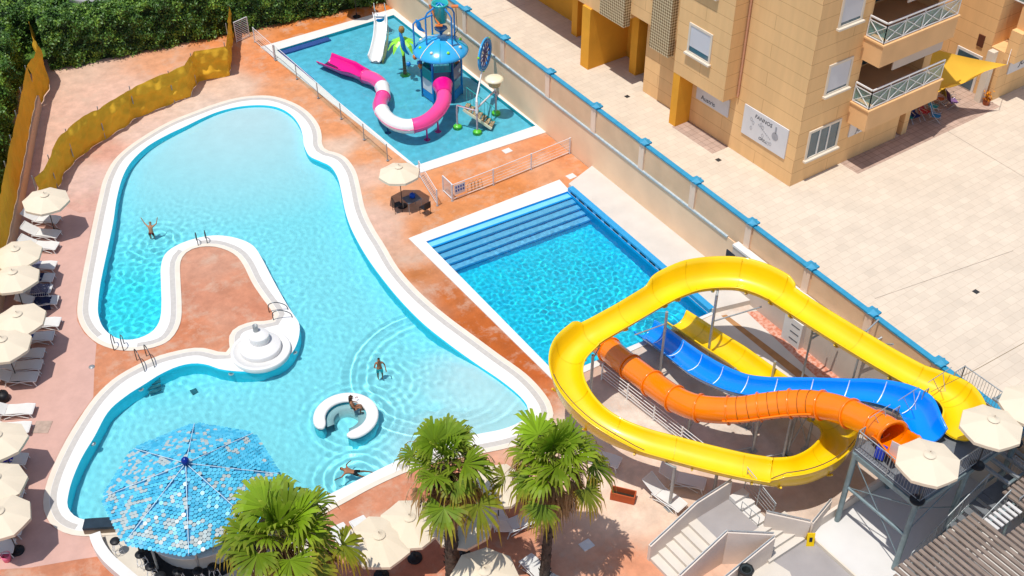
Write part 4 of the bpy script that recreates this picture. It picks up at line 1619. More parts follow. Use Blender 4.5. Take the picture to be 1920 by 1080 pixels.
# ================================================================== SLAB, TERRACE, CONCRETE STAIRS
WHITEC = M('white_concrete', col(232, 228, 222), 0.8, 0.04, 1.0, 0.1, 12)
GREYT = M('grey_floor', col(172, 165, 162), 0.8, 0.08, 1.2, 0.1, 16)
STEPC = M('step_concrete', col(226, 216, 202), 0.8, 0.05, 1.0, 0.1, 16)
CW = M('rendered_wall_beige', col(222, 208, 194, .95), 0.85, 0.07, 1.1, 0.15, 14)
tag(MB().bx(25.95, 36, 6, 16.82, .02, .4).build('concrete_pad', WHITEC), kind='structure')
tag(MB().bx(25.88, 25.945, 6, 16.88, .02, .46).build('kerb', CREAM), kind='structure')
tag(MB().bx(25.95, 36, 16.825, 16.95, .02, .9).build('low_wall', CW), 'low beige wall behind the steel platform legs', 'wall')
MB_ = MB().bx(26.1, 26.25, 15.3, 16.4, .4, .52)
tag(MB().bx(22.0, 25.875, 6, 16.9, .01, .3).build('terrace', GREYT), kind='structure')
tag(MB().prism([(21.6, 14.5), (23.3, 14.5), (24.1, 16.0), (23.9, 16.88), (21.6, 16.88)], .301, .32).build('terrace', STEPC), kind='structure')
CS = thing('concrete_staircase', 'concrete staircase with solid side walls and a grey tiled landing below the yellow slide', 'staircase', (20.2, 18.0, 0))
for k in range(6):
    x0_ = 20.25 + .37 * k
    MB().bx(x0_, x0_ + (.37 if k < 5 else .42), 18.06, 19.6, .0, .158 * (k + 1)).build('step', STEPC, CS)
MB().bx(22.52, 24.2, 17.9, 19.6, .0, .95).build('landing', GREYT, CS)
for k in range(4):
    MB().bx(23.7 + .0, 25.6, 17.9 - .3 * (k + 1), 17.9 - .3 * k - .002, .3, .95 - .16 * (k + 0) - .0).build('step', STEPC, CS)
for k in range(5):
    MB().bx(24.22, 24.95, 19.6 - .36 * (k + 1), 19.6 - .36 * k - .003, .0, 1.15 - .16 * k + .0).build('step', WHITEC, CS)


def wedge_wall(a, b, za0, za1, t, mat, parent, name='side_wall', zb=0.0):
    """wall from a to b, top sloping from za0 to za1"""
    a, b = V((a[0], a[1], 0)), V((b[0], b[1], 0))
    d = (b - a).normalized()
    n = V((-d.y, d.x, 0)) * t / 2
    vs = [a - n, b - n, b + n, a + n]
    top = [za0, za1, za1, za0]
    mb = MB()
    mb.add([v + V((0, 0, zb)) for v in vs] + [v + V((0, 0, z)) for v, z in zip(vs, top)], [(3, 2, 1, 0), (4, 5, 6, 7), (0, 1, 5, 4), (1, 2, 6, 5), (2, 3, 7, 6), (3, 0, 4, 7)])
    w = mb.build(name, mat, parent)
    # hand rail on top
    up = V((0, 0, 1))
    r = MB()
    A, B = a + up * (za0 + .09), b + up * (za1 + .09)
    r.cyl(A, B, .022, .022, 6)
    L = (B - A).length
    for k in range(int(L / .8) + 1):
        p = A.lerp(B, min(1, (k + .3) / (int(L / .8) + 1)))
        r.cyl(p, p - up * .1, .012, .012, 5)
    r.build('handrail', STEEL, w)
    return w


wedge_wall((20.2, 19.67), (22.45, 19.67), .9, 1.9, .14, CW, CS)
wedge_wall((22.452, 19.67), (24.25, 19.67), 1.9, 1.98, .14, CW, CS)
wedge_wall((20.2, 17.98), (22.45, 17.98), .9, 1.9, .13, CW, CS)
wedge_wall((22.46, 17.94), (23.9, 16.95), 1.9, 1.75, .12, CW, CS)
wedge_wall((23.86, 16.86), (20.6, 16.86), 1.7, .9, .13, CW, CS)
wedge_wall((24.42, 17.86), (25.75, 16.75), 1.75, 1.35, .14, CW, CS)
wedge_wall((25.8, 16.7), (27.2, 17.05), 1.3, 1.35, .12, CW, CS)
# thin wire rails beside the white steps
mb = MB()
for k in range(5):
    z = 1.0 + .2 * k
    mb.cyl((24.98, 19.6, z + .35), (24.98, 17.9, z - .1), .008, .008, 5)
mb.cyl((24.98, 19.6, 2.35), (24.98, 17.9, 1.8), .022, .022, 6)
for y in (19.55, 18.8, 17.95):
    mb.cyl((24.98, y, .6), (24.98, y, 2.35 - (19.6 - y) * .32), .02, .02, 6)
mb.cyl((24.2, 18.9, 1.5), (24.2, 17.95, 1.5), .018, .018, 6)
for y in (18.9, 18.4, 17.95):
    mb.cyl((24.2, y, .95), (24.2, y, 1.5), .015, .015, 6)
mb.build('wire_railing', STEEL, CS)

# pergola of brown slats over the terrace
SLAT = M('slat_taupe', col(150, 132, 118), 0.6, 0.12, 2)
SLATW = M('slat_white', col(226, 222, 216), 0.5, 0.05, 2)
PG = thing('pergola', 'big pergola roof of close taupe slats beside the steel staircase', 'pergola', (24.6, 8, 3.2))
k = 0
x = 24.5
while x < 36:
    y1_ = 12.75 - (.0 if x > 25.2 else .2)
    if 29.6 < x < 31.3:
        y1_ = 11.4
        MB().bx(x, x + .13, 11.75, 12.35, 3.1, 3.16).build('slat', SLATW, PG)
    mb = MB()
    mb.bx(x, x + .15, 5.5, y1_, 3.16, 3.24)
    mb.build('slat', SLAT, PG)
    x += .262
for y in (12.2, 9.5, 6.8):
    MB().bx(24.5, 36, y - .05, y + .05, 3.0, 3.09).build('beam', STEELG, PG)
for (x_, y) in ((24.8, 12.2), (29.5, 12.25), (33.8, 12.2), (24.8, 9.5)):
    MB().cyl((x_, y, .02), (x_, y, 3.0), .06, .06, 8).build('post', STEELG, PG)
JP = thing('steel_canopy_frame', 'bare grey steel joists of an unroofed canopy beyond the staircase', 'canopy frame', (31.6, 12.9, 2.5))
for k in range(7):
    MB().bx(32.0 + .55 * k, 32.12 + .55 * k, 12.9, 16.2, 2.9, 3.02).build('joist', STEEL, JP)
for y in (12.95, 16.1):
    MB().bx(31.9, 36, y, y + .1, 2.78, 2.897).build('beam', STEELG, JP)
for (x_, y) in ((32.0, 16.15), (35.5, 16.15), (35.5, 13.0)):
    MB().cyl((x_, y, .4), (x_, y, 2.78), .05, .05, 8).build('post', STEELG, JP)

# overhead cable from the platform to the building
MB_ = MB()
a, b = P(1745, 735, 5.6), P(1925, 640, 7)
cb = MB().tube([a, a.lerp(b, .5) - V((0, 0, .1)), b], .012, 5).build('cable', DKRAIL)
tag(cb, 'thin overhead cable running from the yellow slide mouth over the square', 'cable')

# wet floor sign, litter bin, planter
p = P(1517, 1018, .3)
WS = thing('wet_floor_sign', 'yellow folding wet floor warning sign on the grey terrace', 'sign', (p.x, p.y, .3))
YP = M('yellow_plastic', (0.85, .55, .0, 1), .4, .05, 4)
for s_ in (-1, 1):
    mt = Matrix.Rotation(rad(-35), 3, 'Z') @ Matrix.Rotation(rad(14 * s_), 3, 'X')
    MB().box(V((p.x, p.y, .6)) + Matrix.Rotation(rad(-35), 3, 'Z') @ V((0, s_ * .08, 0)), (.3, .02, .62), M4=mt).build('panel', YP, WS)
MB().box(V((p.x, p.y, .62)) + Matrix.Rotation(rad(-35), 3, 'Z') @ V((0, -.095, 0)), (.12, .01, .2), M4=Matrix.Rotation(rad(-35), 3, 'Z') @ Matrix.Rotation(rad(-14), 3, 'X')).build('symbol', BLK, WS)
p = P(1393, 1098, .32)
LB = thing('litter_bin', 'dark grey round litter bin standing beside the concrete staircase', 'bin', (p.x, p.y, .32))
DG = M('bin_grey', (0.05, 0.06, 0.06, 1), .4, .1, 4)
MB().lathe((p.x, p.y, .32), [(0, 0), (.24, 0), (.27, .95), (.27, 1.02), (.20, 1.03), (.17, .98), (.16, .5), (0, .5)], 8, False).build('bin_body', DG, LB)
MB().lathe((p.x, p.y, 1.2), [(.29, 0), (.31, .06), (.29, .15), (.22, .16)], 8, False).build('rim', M('bin_rim', (0.02, 0.02, .02, 1), .3, .1, 4), LB)
p = P(1168, 935, 0)
PL = thing('planter_box', 'empty terracotta coloured rectangular planter on the pale deck', 'planter', (p.x, p.y, 0), rz=rad(-52))
TC = M('terracotta_box', col(196, 92, 48), .7, .08, 4)
mb = MB()
mb.box((0, 0, .03), (1.0, .42, .05))
for s_ in (-1, 1):
    mb.box((0, s_ * .19, .24), (1.0, .04, .37))
    mb.box((s_ * .48, 0, .24), (.04, .34, .37))
mb.build('box', TC, PL, local=True)
MB().box((0, 0, .12), (.9, .32, .1)).build('soil', M('soil', (0.03, 0.018, .01, 1), .9, .3, 12), PL, local=True)

# white guard rail between slides and pale yard
GRL = thing('guard_rail', 'white pipe guard rail between the orange tube and the pale yard', 'railing', tuple(P(1172, 748)))
mb = MB()
pa, pb = P(1128, 712), P(1330, 872)
up = V((0, 0, 1))
for h_ in (.95, .75, .55, .35, .18):
    mb.cyl(pa + up * h_, pb + up * h_, .018, .018, 6)
mb.build('rail', WRAIL, GRL)
for k in range(5):
    q = pa.lerp(pb, k / 4)
    MB().bx(q.x - .03, q.x + .03, q.y - .03, q.y + .03, 0, .98).build('post', WRAIL, GRL)
DKG = M('dark_grey_paint', col(120, 112, 108), .8, .08, 1)
# ================================================================== HEDGES, GARDEN
LEAF = bpy.data.materials.new('hedge_leaf')
LEAF.use_nodes = True
_t = LEAF.node_tree
_b = _t.nodes['Principled BSDF']
_g = _t.nodes.new('ShaderNodeNewGeometry')
_r = _t.nodes.new('ShaderNodeValToRGB')
_r.color_ramp.elements[0].color = (0.020, 0.060, 0.008, 1)
_r.color_ramp.elements[1].color = (0.24, 0.38, 0.035, 1)
_e = _r.color_ramp.elements.new(0.6)
_e.color = (0.08, 0.18, 0.018, 1)
_nz = _t.nodes.new('ShaderNodeTexNoise')
_nz.inputs['Scale'].default_value = 1.1
_nz.inputs['Detail'].default_value = 4
_tcx = _t.nodes.new('ShaderNodeTexCoord')
_t.links.new(_tcx.outputs['Object'], _nz.inputs['Vector'])
_mm = _t.nodes.new('ShaderNodeMath')
_mm.operation = 'MULTIPLY_ADD'
_mm.inputs[1].default_value = .55
_t.links.new(_g.outputs['Random Per Island'], _mm.inputs[0])
_ms = _t.nodes.new('ShaderNodeMapRange')
_ms.inputs['From Min'].default_value = .35
_ms.inputs['From Max'].default_value = .68
_ms.inputs['To Min'].default_value = -.15
_ms.inputs['To Max'].default_value = .6
_t.links.new(_nz.outputs['Fac'], _ms.inputs['Value'])
_t.links.new(_ms.outputs[0], _mm.inputs[2])
_t.links.new(_mm.outputs[0], _r.inputs['Fac'])
_t.links.new(_r.outputs[0], _b.inputs['Base Color'])
_b.inputs['Roughness'].default_value = 0.5
HCORE = M('hedge_core', (0.010, 0.026, 0.006, 1), 0.9, 0.3, 3)


def leaf_cloud(pts, nrm, size, rs, spread=0.9):
    """leaf quads at pts, roughly facing nrm"""
    n = len(pts)
    d = nrm + rs.normal(0, spread, (n, 3))
    d /= np.linalg.norm(d, axis=1)[:, None]
    a = np.cross(d, rs.normal(0, 1, (n, 3)))
    a /= np.linalg.norm(a, axis=1)[:, None]
    b = np.cross(d, a)
    s = size * rs.uniform(.6, 1.4, n)[:, None]
    v = np.stack([pts - a * s, pts + b * s * .5, pts + a * s, pts - b * s * .5], 1).reshape(-1, 3)
    return v


def np_mesh(name, v, mat, parent, off):
    me = bpy.data.meshes.new(name)
    v = v - np.array(off)
    n = len(v) // 4
    me.vertices.add(len(v))
    me.vertices.foreach_set('co', v.astype(np.float32).ravel())
    me.loops.add(n * 4)
    me.loops.foreach_set('vertex_index', np.arange(n * 4, dtype=np.int32))
    me.polygons.add(n)
    me.polygons.foreach_set('loop_start', np.arange(0, n * 4, 4, dtype=np.int32))
    me.polygons.foreach_set('loop_total', np.full(n, 4, dtype=np.int32))
    me.update()
    me.materials.append(mat)
    o = bpy.data.objects.new(name, me)
    COL.objects.link(o)
    o.parent = parent
    return o


def hedge(label, a, b, th, h, n, seed, hvar=.3):
    """a,b: foot of the near face; th depth to the left of a->b"""
    rs = np.random.RandomState(seed)
    a, b = np.array(a[:2]), np.array(b[:2])
    d = (b - a) / np.linalg.norm(b - a)
    nb = np.array([-d[1], d[0]])
    L = np.linalg.norm(b - a)
    t = thing('hedge', label, 'hedge', (a[0], a[1], 0))

    def hh(u):
        return h + hvar * np.sin(u * .55 + seed) + hvar * .5 * np.sin(u * 1.7 + 2 * seed) + hvar * .25 * np.sin(u * 4.1)

    def bump(u, w):
        return .16 * np.sin(u * 2.3 + w * 1.9 + seed) + .12 * np.sin(u * 5.1 - w * 3.7) + .10 * np.sin(u * 1.1 + w * 6.1)
    # core
    us = np.linspace(0, L, int(L / .8) + 2)
    mb = MB()
    for i in range(len(us) - 1):
        u0, u1 = us[i], us[i + 1]
        p = [a + d * u0 + nb * .25, a + d * u1 + nb * .25, a + d * u1 + nb * (th - .1), a + d * u0 + nb * (th - .1)]
        z0, z1 = hh(u0) - .25, hh(u1) - .25
        mb.add([(q[0], q[1], 0) for q in p] + [(p[0][0], p[0][1], z0), (p[1][0], p[1][1], z1), (p[2][0], p[2][1], z1), (p[3][0], p[3][1], z0)],
               [(0, 1, 5, 4), (1, 2, 6, 5), (2, 3, 7, 6), (3, 0, 4, 7), (4, 5, 6, 7)])
    mb.build('branches', HCORE, t)
    nf = int(n * .62)
    u = rs.uniform(0, L, nf)
    w = rs.uniform(0, 1, nf) ** .85
    z = w * hh(u)
    off = .16 - bump(u, z) - rs.exponential(.10, nf) + .06
    p = np.stack([a[0] + d[0] * u + nb[0] * off, a[1] + d[1] * u + nb[1] * off, z], 1)
    nn = np.tile([-nb[0], -nb[1], .5], (nf, 1))
    v1 = leaf_cloud(p, nn, .085, rs)
    nt = n - nf
    u = rs.uniform(0, L, nt)
    s = rs.uniform(0, th, nt)
    z = hh(u) + bump(u, s) * .9 + rs.exponential(.08, nt) - .05 - .25 * np.clip(1 - s / .5, 0, 1)
    p = np.stack([a[0] + d[0] * u + nb[0] * s, a[1] + d[1] * u + nb[1] * s, z], 1)
    nn = np.tile([0, 0, 1.0], (nt, 1))
    v2 = leaf_cloud(p, nn, .085, rs)
    np_mesh('foliage', np.concatenate([v1, v2]), LEAF, t, (a[0], a[1], 0))
    return t


hA, hB = P(96, 134), P(738, 3)
hedge('tall clipped green hedge along the far edge of the pool garden', hA, hB, 2.4, 3.3, 62000, 3)
F1, F2 = V((13.0, 69.5, 0)), V((-3.5, 30, 0))
lh0, lh1 = V((3.2, 44, 0)), V((13.3, 70.6, 0))
hedge('wide dark green hedge on the left behind the ochre fabric fence', V((5.0, 53.5, 0)), V((12.4, 72.6, 0)), 8.0, 2.9, 60000, 5, .2)
hedge('leafy hedge mass in the far left corner behind the end of the ochre fence', V((8.0, 73.6, 0)), V((16.0, 74.2, 0)), 6.0, 3.0, 26000, 8, .25)
GRASS = M('garden_grass', (0.10, 0.19, 0.02, 1), 0.9, 0.45, 2.5, 0.6, 30, c2=(0.04, 0.09, 0.012, 1))
ga = [hA + V((0, 1.8, 0)), V((wallx(100), hB.y + 2.2, 0)), V((wallx(100), 99, 0)), V((-39, 99, 0)), V((-39, 66, 0)), V((8, 66, 0))]
tv, tf = tri2d([ga])
tag(MB().add([(x, y, 0.004) for x, y in tv], tf).build('grass', GRASS), kind='structure')
# round grey paved area and yucca beyond the hedge
p = P(185, -22, 0)
GU = thing('round_table_top', 'large round grey stone slab lying on the grass behind the far hedge', 'slab', (p.x, p.y, 0))
MB().lathe((p.x, p.y, 0), [(2.6, 0), (2.65, .25), (2.55, .32), (0, .34)], 32).build('slab', M('weathered_stone', col(168, 165, 170), .8, .12, 1.5, .2, 12), GU)
for (px, py, zt), lab in (((82, 8, 1.2), 'spiky yucca plant beyond the left corner of the hedge'), ((118, 3, 1.0), 'second spiky yucca plant beside the round grey slab')):
    p = P(px, py, zt)
    t = thing('yucca_plant', lab, 'plant', (p.x, p.y, 0))
    mb = MB()
    for k in range(150):
        a_, e_ = random.random() * 6.28, random.uniform(-.2, 1.3)
        L_ = random.uniform(.9, 1.5)
        d_ = V((math.cos(a_) * math.cos(e_), math.sin(a_) * math.cos(e_), math.sin(e_)))
        s_ = d_.cross(V((0, 0, 1))).normalized() * .05
        c0 = V((p.x, p.y, .9)) + d_ * .1
        c1 = c0 + d_ * L_ * .6
        c2 = c0 + d_ * L_ + V((0, 0, -.25))
        mb.add([c0 - s_, c0 + s_, c1 + s_, c1 - s_, c2], [(0, 1, 2, 3), (3, 2, 4)])
    mb.build('leaves', M('yucca_leaf', (.09, .20, .03, 1), .5, .4, 8), t)
    MB().cyl((p.x, p.y, 0), (p.x, p.y, 1.0), .16, .12, 8).build('trunk', M('yucca_trunk', (.12, .08, .05, 1), .9, .2, 6), t)

# ================================================================== OCHRE FABRIC BARRIERS
CLOTH = M('ochre_tarpaulin', (0.76, 0.42, 0.035, 1), 0.9, 0.10, 0.8, 0.2, 14, spec=.1)


def cloth_wall(name, label, base, h, lean, parent=None, seed=1, zb=0.0, wr=1.0, tilt=0.0, post=True, double=True):
    r = random.Random(seed)
    path = resample(base, .07)
    n = len(path)
    m = 30
    t = parent or thing(name, label, 'fence', (path[0].x, path[0].y, zb))
    verts = []
    ph = [r.uniform(0, 6.28) for _ in range(12)]
    acc = 0
    for i, p in enumerate(path):
        a, b = path[max(i - 1, 0)], path[min(i + 1, n - 1)]
        d = (b - a).normalized()
        nn = V((-d.y, d.x, 0))
        if i: acc += (p - path[i - 1]).length
        seam = abs(((acc / 2.6) % 1) - .5) * 2            # 1 at the panel joints
        bulge = math.sin(min(1, (1 - seam) * 2.2) * math.pi / 2)
        for j in range(m + 1):
            w = j / m
            hh_ = h * (1 - .05 * (1 - bulge) + .03 * math.sin(acc * .7 + ph[0]))
            o_ = lean * (1 - w)
            tp = .25 + .75 * math.sin(math.pi * min(1, max(0, w))) ** .6
            o_ += tp * wr * (.05 * math.sin(6.5 * w * 3.14 * .5 + .6 * math.sin(acc * 1.3 + ph[1])) * bulge + .035 * math.sin(acc * 5.3 + w * 5 + ph[2]) * (1 - w * .6)
                        + .05 * math.sin(acc * 2.1 - w * 7 + ph[3]) + .03 * math.sin(acc * 9 + w * 11 + ph[4]) + .03 * math.sin(acc * 6 - w * 14 + ph[6])  - .07 * (seam ** 6))
            fd = math.sin(9.5 * w + .9 * math.sin(acc * .9 + ph[8]) + .25 * acc)
            o_ += wr * math.sin(math.pi * w) ** .7 * (.055 * (1 - abs(fd)) ** 2 + .045 * (1 - abs(math.sin(acc * 2.4 + 1.6 * w + ph[9]))) ** 3 + .05 * (1 - abs(math.sin(acc * 1.5 - 2.6 * w + ph[10]))) ** 3)
            if j == 0:
                o_ += wr * .05 * math.sin(acc * 4 + ph[5])
            verts.append(p + nn * (o_ + tilt * w) + V((0, 0, zb + .02 + hh_ * w)))
    fs = []
    for i in range(n - 1):
        for j in range(m):
            a = i * (m + 1) + j
            fs.append((a, a + m + 1, a + m + 2, a + 1))
    MB().add(verts, fs, True).build('fabric', CLOTH, t)
    if post:
        acc = 0
        last = -9
        for i in range(n):
            if i: acc += (path[i] - path[i - 1]).length
            if acc - last > 2.55 or i == n - 1:
                last = acc
                a, b = path[max(i - 1, 0)], path[min(i + 1, n - 1)]
                d = (b - a).normalized()
                nn = V((-d.y, d.x, 0))
                q = path[i] + nn * (-.14 if double else -.1)
                MB().cyl((q.x, q.y, zb), (q.x + nn.x * tilt, q.y + nn.y * tilt, zb + h + .05), .03, .03, 6).build('post', STEEL, t)
    return t


bpx = [(440, 66), (434, 143), (402, 150), (375, 155), (358, 183), (320, 198), (255, 225), (247, 233), (176, 278), (146, 302), (127, 322), (112, 355), (100, 380), (84, 394)]
bp = PT(bpx)
cloth_wall('fabric_fence', 'wrinkled ochre tarpaulin barrier curving between the big pool and the far hedge', bp, 2.15, -.12, seed=4)
fp = [V((13.55, 72.6, 0)), V((13.1, 70.9, 0)), V((12.9, 68.8, 0)), V((11.6, 66.6, 0)), V((10.3, 63.6, 0)), V((9.05, 60.6, 0)), V((7.4, 56.7, 0)), V((5.7, 52.8, 0)), V((3.6, 48.0, 0)), V((1.4, 43, 0)), V((-1.5, 36, 0))]
FF = thing('fabric_fence', 'ochre fabric fence fixed on the low plaster wall at the left edge', 'fence', tuple(fp[0]))
cloth_wall('', '', fp[3:], 2.0, 0.02, FF, 8, .8, .35)
cloth_wall('', '', spline(fp[:4], 5), 2.7, 0.0, FF, 9, .05, .9, post=False)
LOWW = thing('low_wall', 'low tan plaster wall carrying the ochre fence behind the left umbrellas', 'wall', tuple(fp[3]))
fl, fr_ = offset_open([V(p) for p in fp[3:]], -.14), offset_open([V(p) for p in fp[3:]], .14)
mb = MB()
for i in range(len(fl) - 1):
    mb.add([setz([fl[i]], -.02)[0], setz([fl[i + 1]], -.02)[0], setz([fr_[i + 1]], -.02)[0], setz([fr_[i]], -.02)[0], setz([fl[i]], .8)[0], setz([fl[i + 1]], .8)[0], setz([fr_[i + 1]], .8)[0], setz([fr_[i]], .8)[0]],
           [(0, 4, 5, 1), (3, 2, 6, 7), (4, 7, 6, 5)])
mb.build('wall', M('low_wall_plaster', col(222, 190, 160, .9), .85, .08, .8, .15, 14), LOWW)

# ================================================================== WHITE FENCES AND GATES
WFR = M('white_powder_coat', col(240, 240, 242), 0.35, 0.03, 3)


def wire_fence(label, pts, h=1.05, wires=6, group=None):
    t = thing('pool_fence', label, 'fence', tuple(pts[0]), group=group)
    for (a, b) in zip(pts[:-1], pts[1:]):
        mb = MB()
        for k in range(wires):
            z = .12 + (h - .12) * k / (wires - 1)
            r = .02 if k in (0, wires - 1) else .008
            mb.cyl(a + V((0, 0, z)), b + V((0, 0, z)), r, r, 5)
        mb.build('rails', WFR, t)
    for p in pts:
        MB().bx(p.x - .03, p.x + .03, p.y - .03, p.y + .03, 0, h + .03).build('post', WFR, t)
        MB().bx(p.x - .06, p.x + .06, p.y - .06, p.y + .06, 0, .02).build('foot', STEEL, t)
    return t


def gate(label, a, b, h, nbar, vertical=False):
    t = thing('gate', label, 'gate', tuple(a))
    up = V((0, 0, 1))
    fr = MB()
    for p, q in ((a, a + up * h), (b, b + up * h), (a + up * .08, b + up * .08), (a + up * h, b + up * h)):
        fr.beam(p, q, .05, .05)
    fr.build('frame', WFR, t)
    mb = MB()
    for k in range(1, nbar):
        f = k / nbar
        if vertical:
            p = a.lerp(b, f)
            mb.cyl(p + up * .08, p + up * h, .012, .012, 5)
        else:
            z = .08 + (h - .08) * f
            mb.beam(a + up * z, b + up * z, .02, .035)
    mb.build('bars', WFR, t)
    return t


gate('white barred gate closing the gap between the ochre barrier and the hedge', P(444, 80), P(468, 69), 1.45, 11)
wire_fence('short white wire fence at the far corner of the children\'s pool', [P(478, 79), P(515, 112)])
wire_fence('white wire fence beside the umbrella table at the near corner of the children\'s pool', [P(787, 332), P(820, 386)])
MB_ = wire_fence('long white wire fence running from the pool gate to the tan wall', [P(848, 377), P(925, 347), P(996, 318), P(1068, 288)])
gate('small white vertical barred gate standing open between the pools', P(849, 376), P(831, 359), 1.05, 12, True)
# pool rules sign on the long fence
sa, sb_ = P(852, 375.5), P(872, 367.5)
d_ = (sb_ - sa).normalized()
sgn_ = thing('pool_rules_sign', 'white sign with blue pictograms hanging on the long white fence', 'sign', (sa.x, sa.y, .4))
nn = V((d_.y, -d_.x, 0)) * .04
MB().beam(sa + nn + V((0, 0, .68)), sb_ + nn + V((0, 0, .68)), .012, .62).build('board', SIGNM, sgn_)
mb = MB()
PB = M('pictogram_blue', (.05, .09, .35, 1), .5, .05, 5)
for k in range(4):
    for j in range(2):
        c_ = sa.lerp(sb_, .16 + .225 * k) + nn * 1.2 + V((0, 0, .82 - .22 * j))
        m_ = MB().beam(c_ - d_ * .045, c_ + d_ * .045, .012, .13)
        m_.build('pictogram', PB, sgn_)
# dark wire rack behind it
p = P(886, 357)
RK = thing('bike_rack', 'thin dark wire rack leaning on the long white fence', 'rack', tuple(p))
for k in range(4):
    o_ = d_ * (.22 * k - .3)
    q = p + o_
    MB().tube([q, q + V((0, 0, .5)), q + d_ * .12 + V((0, 0, .62)), q + d_ * .24 + V((0, 0, .5)), q + d_ * .3], .012, 5).build('hoop', DKRAIL, RK)
MB().tube([p - d_ * .4 + V((0, 0, .3)), p + d_ * .55 + V((0, 0, .32))], .012, 5).build('bar', DKRAIL, RK)

# glass fence on the left coping of the kids' pool
GF = thing('glass_fence', 'low clear glass fence with steel posts along the near side of the children\'s pool', 'fence', tuple(P(517, 114)))
CLEAR = bpy.data.materials.new('clear_glass')
CLEAR.use_nodes = True
_t = CLEAR.node_tree
_t.nodes.clear()
_o = _t.nodes.new('ShaderNodeOutputMaterial')
_m = _t.nodes.new('ShaderNodeMixShader')
_a = _t.nodes.new('ShaderNodeBsdfTransparent')
_a.inputs[0].default_value = (.93, .97, .97, 1)
_g = _t.nodes.new('ShaderNodeBsdfGlossy')
_g.inputs['Roughness'].default_value = .05
_f2 = _t.nodes.new('ShaderNodeFresnel')
_m.inputs[0].default_value = .04
_t.links.new(_a.outputs[0], _m.inputs[1])
_t.links.new(_g.outputs[0], _m.inputs[2])
_t.links.new(_m.outputs[0], _o.inputs[0])
gp = [P(x, y) for x, y in ((517.5, 114), (557, 149), (597, 185), (640, 224), (683, 263), (727, 302))]
for p in gp:
    MB().bx(p.x - .022, p.x + .022, p.y - .022, p.y + .022, .05, 1.15).bx(p.x - .07, p.x + .07, p.y - .07, p.y + .07, .05, .07).build('post', STEEL, GF)
for a, b in zip(gp[:-1], gp[1:]):
    d_ = (b - a).normalized() * .06
    MB().beam(a + d_ + V((0, 0, .62)), b - d_ + V((0, 0, .62)), .012, .98).build('glass_panel', CLEAR, GF)
    MB().beam(a + V((0, 0, 1.14)), b + V((0, 0, 1.14)), .03, .025).build('top_rail', WFR, GF)

# ================================================================== UMBRELLAS
CANV = M('cream_canvas', col(228, 212, 186, .9), 0.85, 0.03, 1.0, 0.12, 6)
BLKM = M('black_iron', (0.012, 0.012, 0.014, 1), .5, .2, 6)


def make_umbrella(r=1.12, hub=2.55):
    t = thing('parasol', 'x', 'umbrella', (0, 0, 0), group=None)
    vs, fs = [V((0, 0, hub))], []
    R, N = 7, 8
    for j in range(1, R + 1):
        f = j / R
        for k in range(N * 4):
            a = 2 * math.pi * k / (N * 4)
            q = (k % 4) / 4
            cr = math.cos(math.pi / N) / math.cos(((q * 2 * math.pi / N) - math.pi / N))
            rr = r * f * (cr * f + (1 - f) * (.6 + .4 * cr))
            sagg = .02 * f * math.sin(math.pi * q) ** 2
            vs.append(V((rr * math.cos(a), rr * math.sin(a), hub - .04 - .40 * f ** 1.25 - sagg)))
    n4 = N * 4
    for k in range(n4):
        fs.append((0, 1 + k, 1 + (k + 1) % n4))
    for j in range(1, R):
        for k in range(n4):
            a, b = 1 + (j - 1) * n4 + k, 1 + (j - 1) * n4 + (k + 1) % n4
            fs.append((a, a + n4, b + n4, b))
    base = 1 + (R - 1) * n4
    val = len(vs)
    for k in range(n4):
        v = vs[base + k]
        vs.append(V((v.x * 1.005, v.y * 1.005, v.z - .13)))
    for k in range(n4):
        a, b = base + k, base + (k + 1) % n4
        fs.append((a, val + k, val + (k + 1) % n4, b))
    can = MB().add(vs, fs, False).build('canopy', CANV, t, local=True)
    MB().lathe((0, 0, hub), [(.22, -.05), (.16, .0), (.02, .03), (.02, .09), (0, .1)], 16).build('vent_cap', CANV, t, local=True)
    MB().cyl((0, 0, hub + .02), (0, 0, hub + .12), .022, .015, 8).build('finial', M('finial_brown', (.12, .06, .03, 1), .5, .1, 5), t, local=True)
    MB().cyl((0, 0, .05), (0, 0, hub), .024, .024, 8).build('pole', M('pole_dark', (.05, .045, .04, 1), .4, .1, 5), t, local=True)
    rb = MB()
    for k in range(N):
        a = 2 * math.pi * k / N
        rb.cyl((0, 0, hub - .06), (r * .97 * math.cos(a), r * .97 * math.sin(a), hub - .49), .01, .01, 4, cap=False)
        rb.cyl((0, 0, hub - .6), (r * .5 * math.cos(a), r * .5 * math.sin(a), hub - .27), .008, .008, 4, cap=False)
    rb.build('ribs', WFR, t, local=True)
    MB().lathe((0, 0, 0), [(0, .0), (.27, .0), (.27, .06), (.22, .08), (.05, .10), (.04, .3), (0, .3)], 20).build('base', BLKM, t, local=True)
    return t


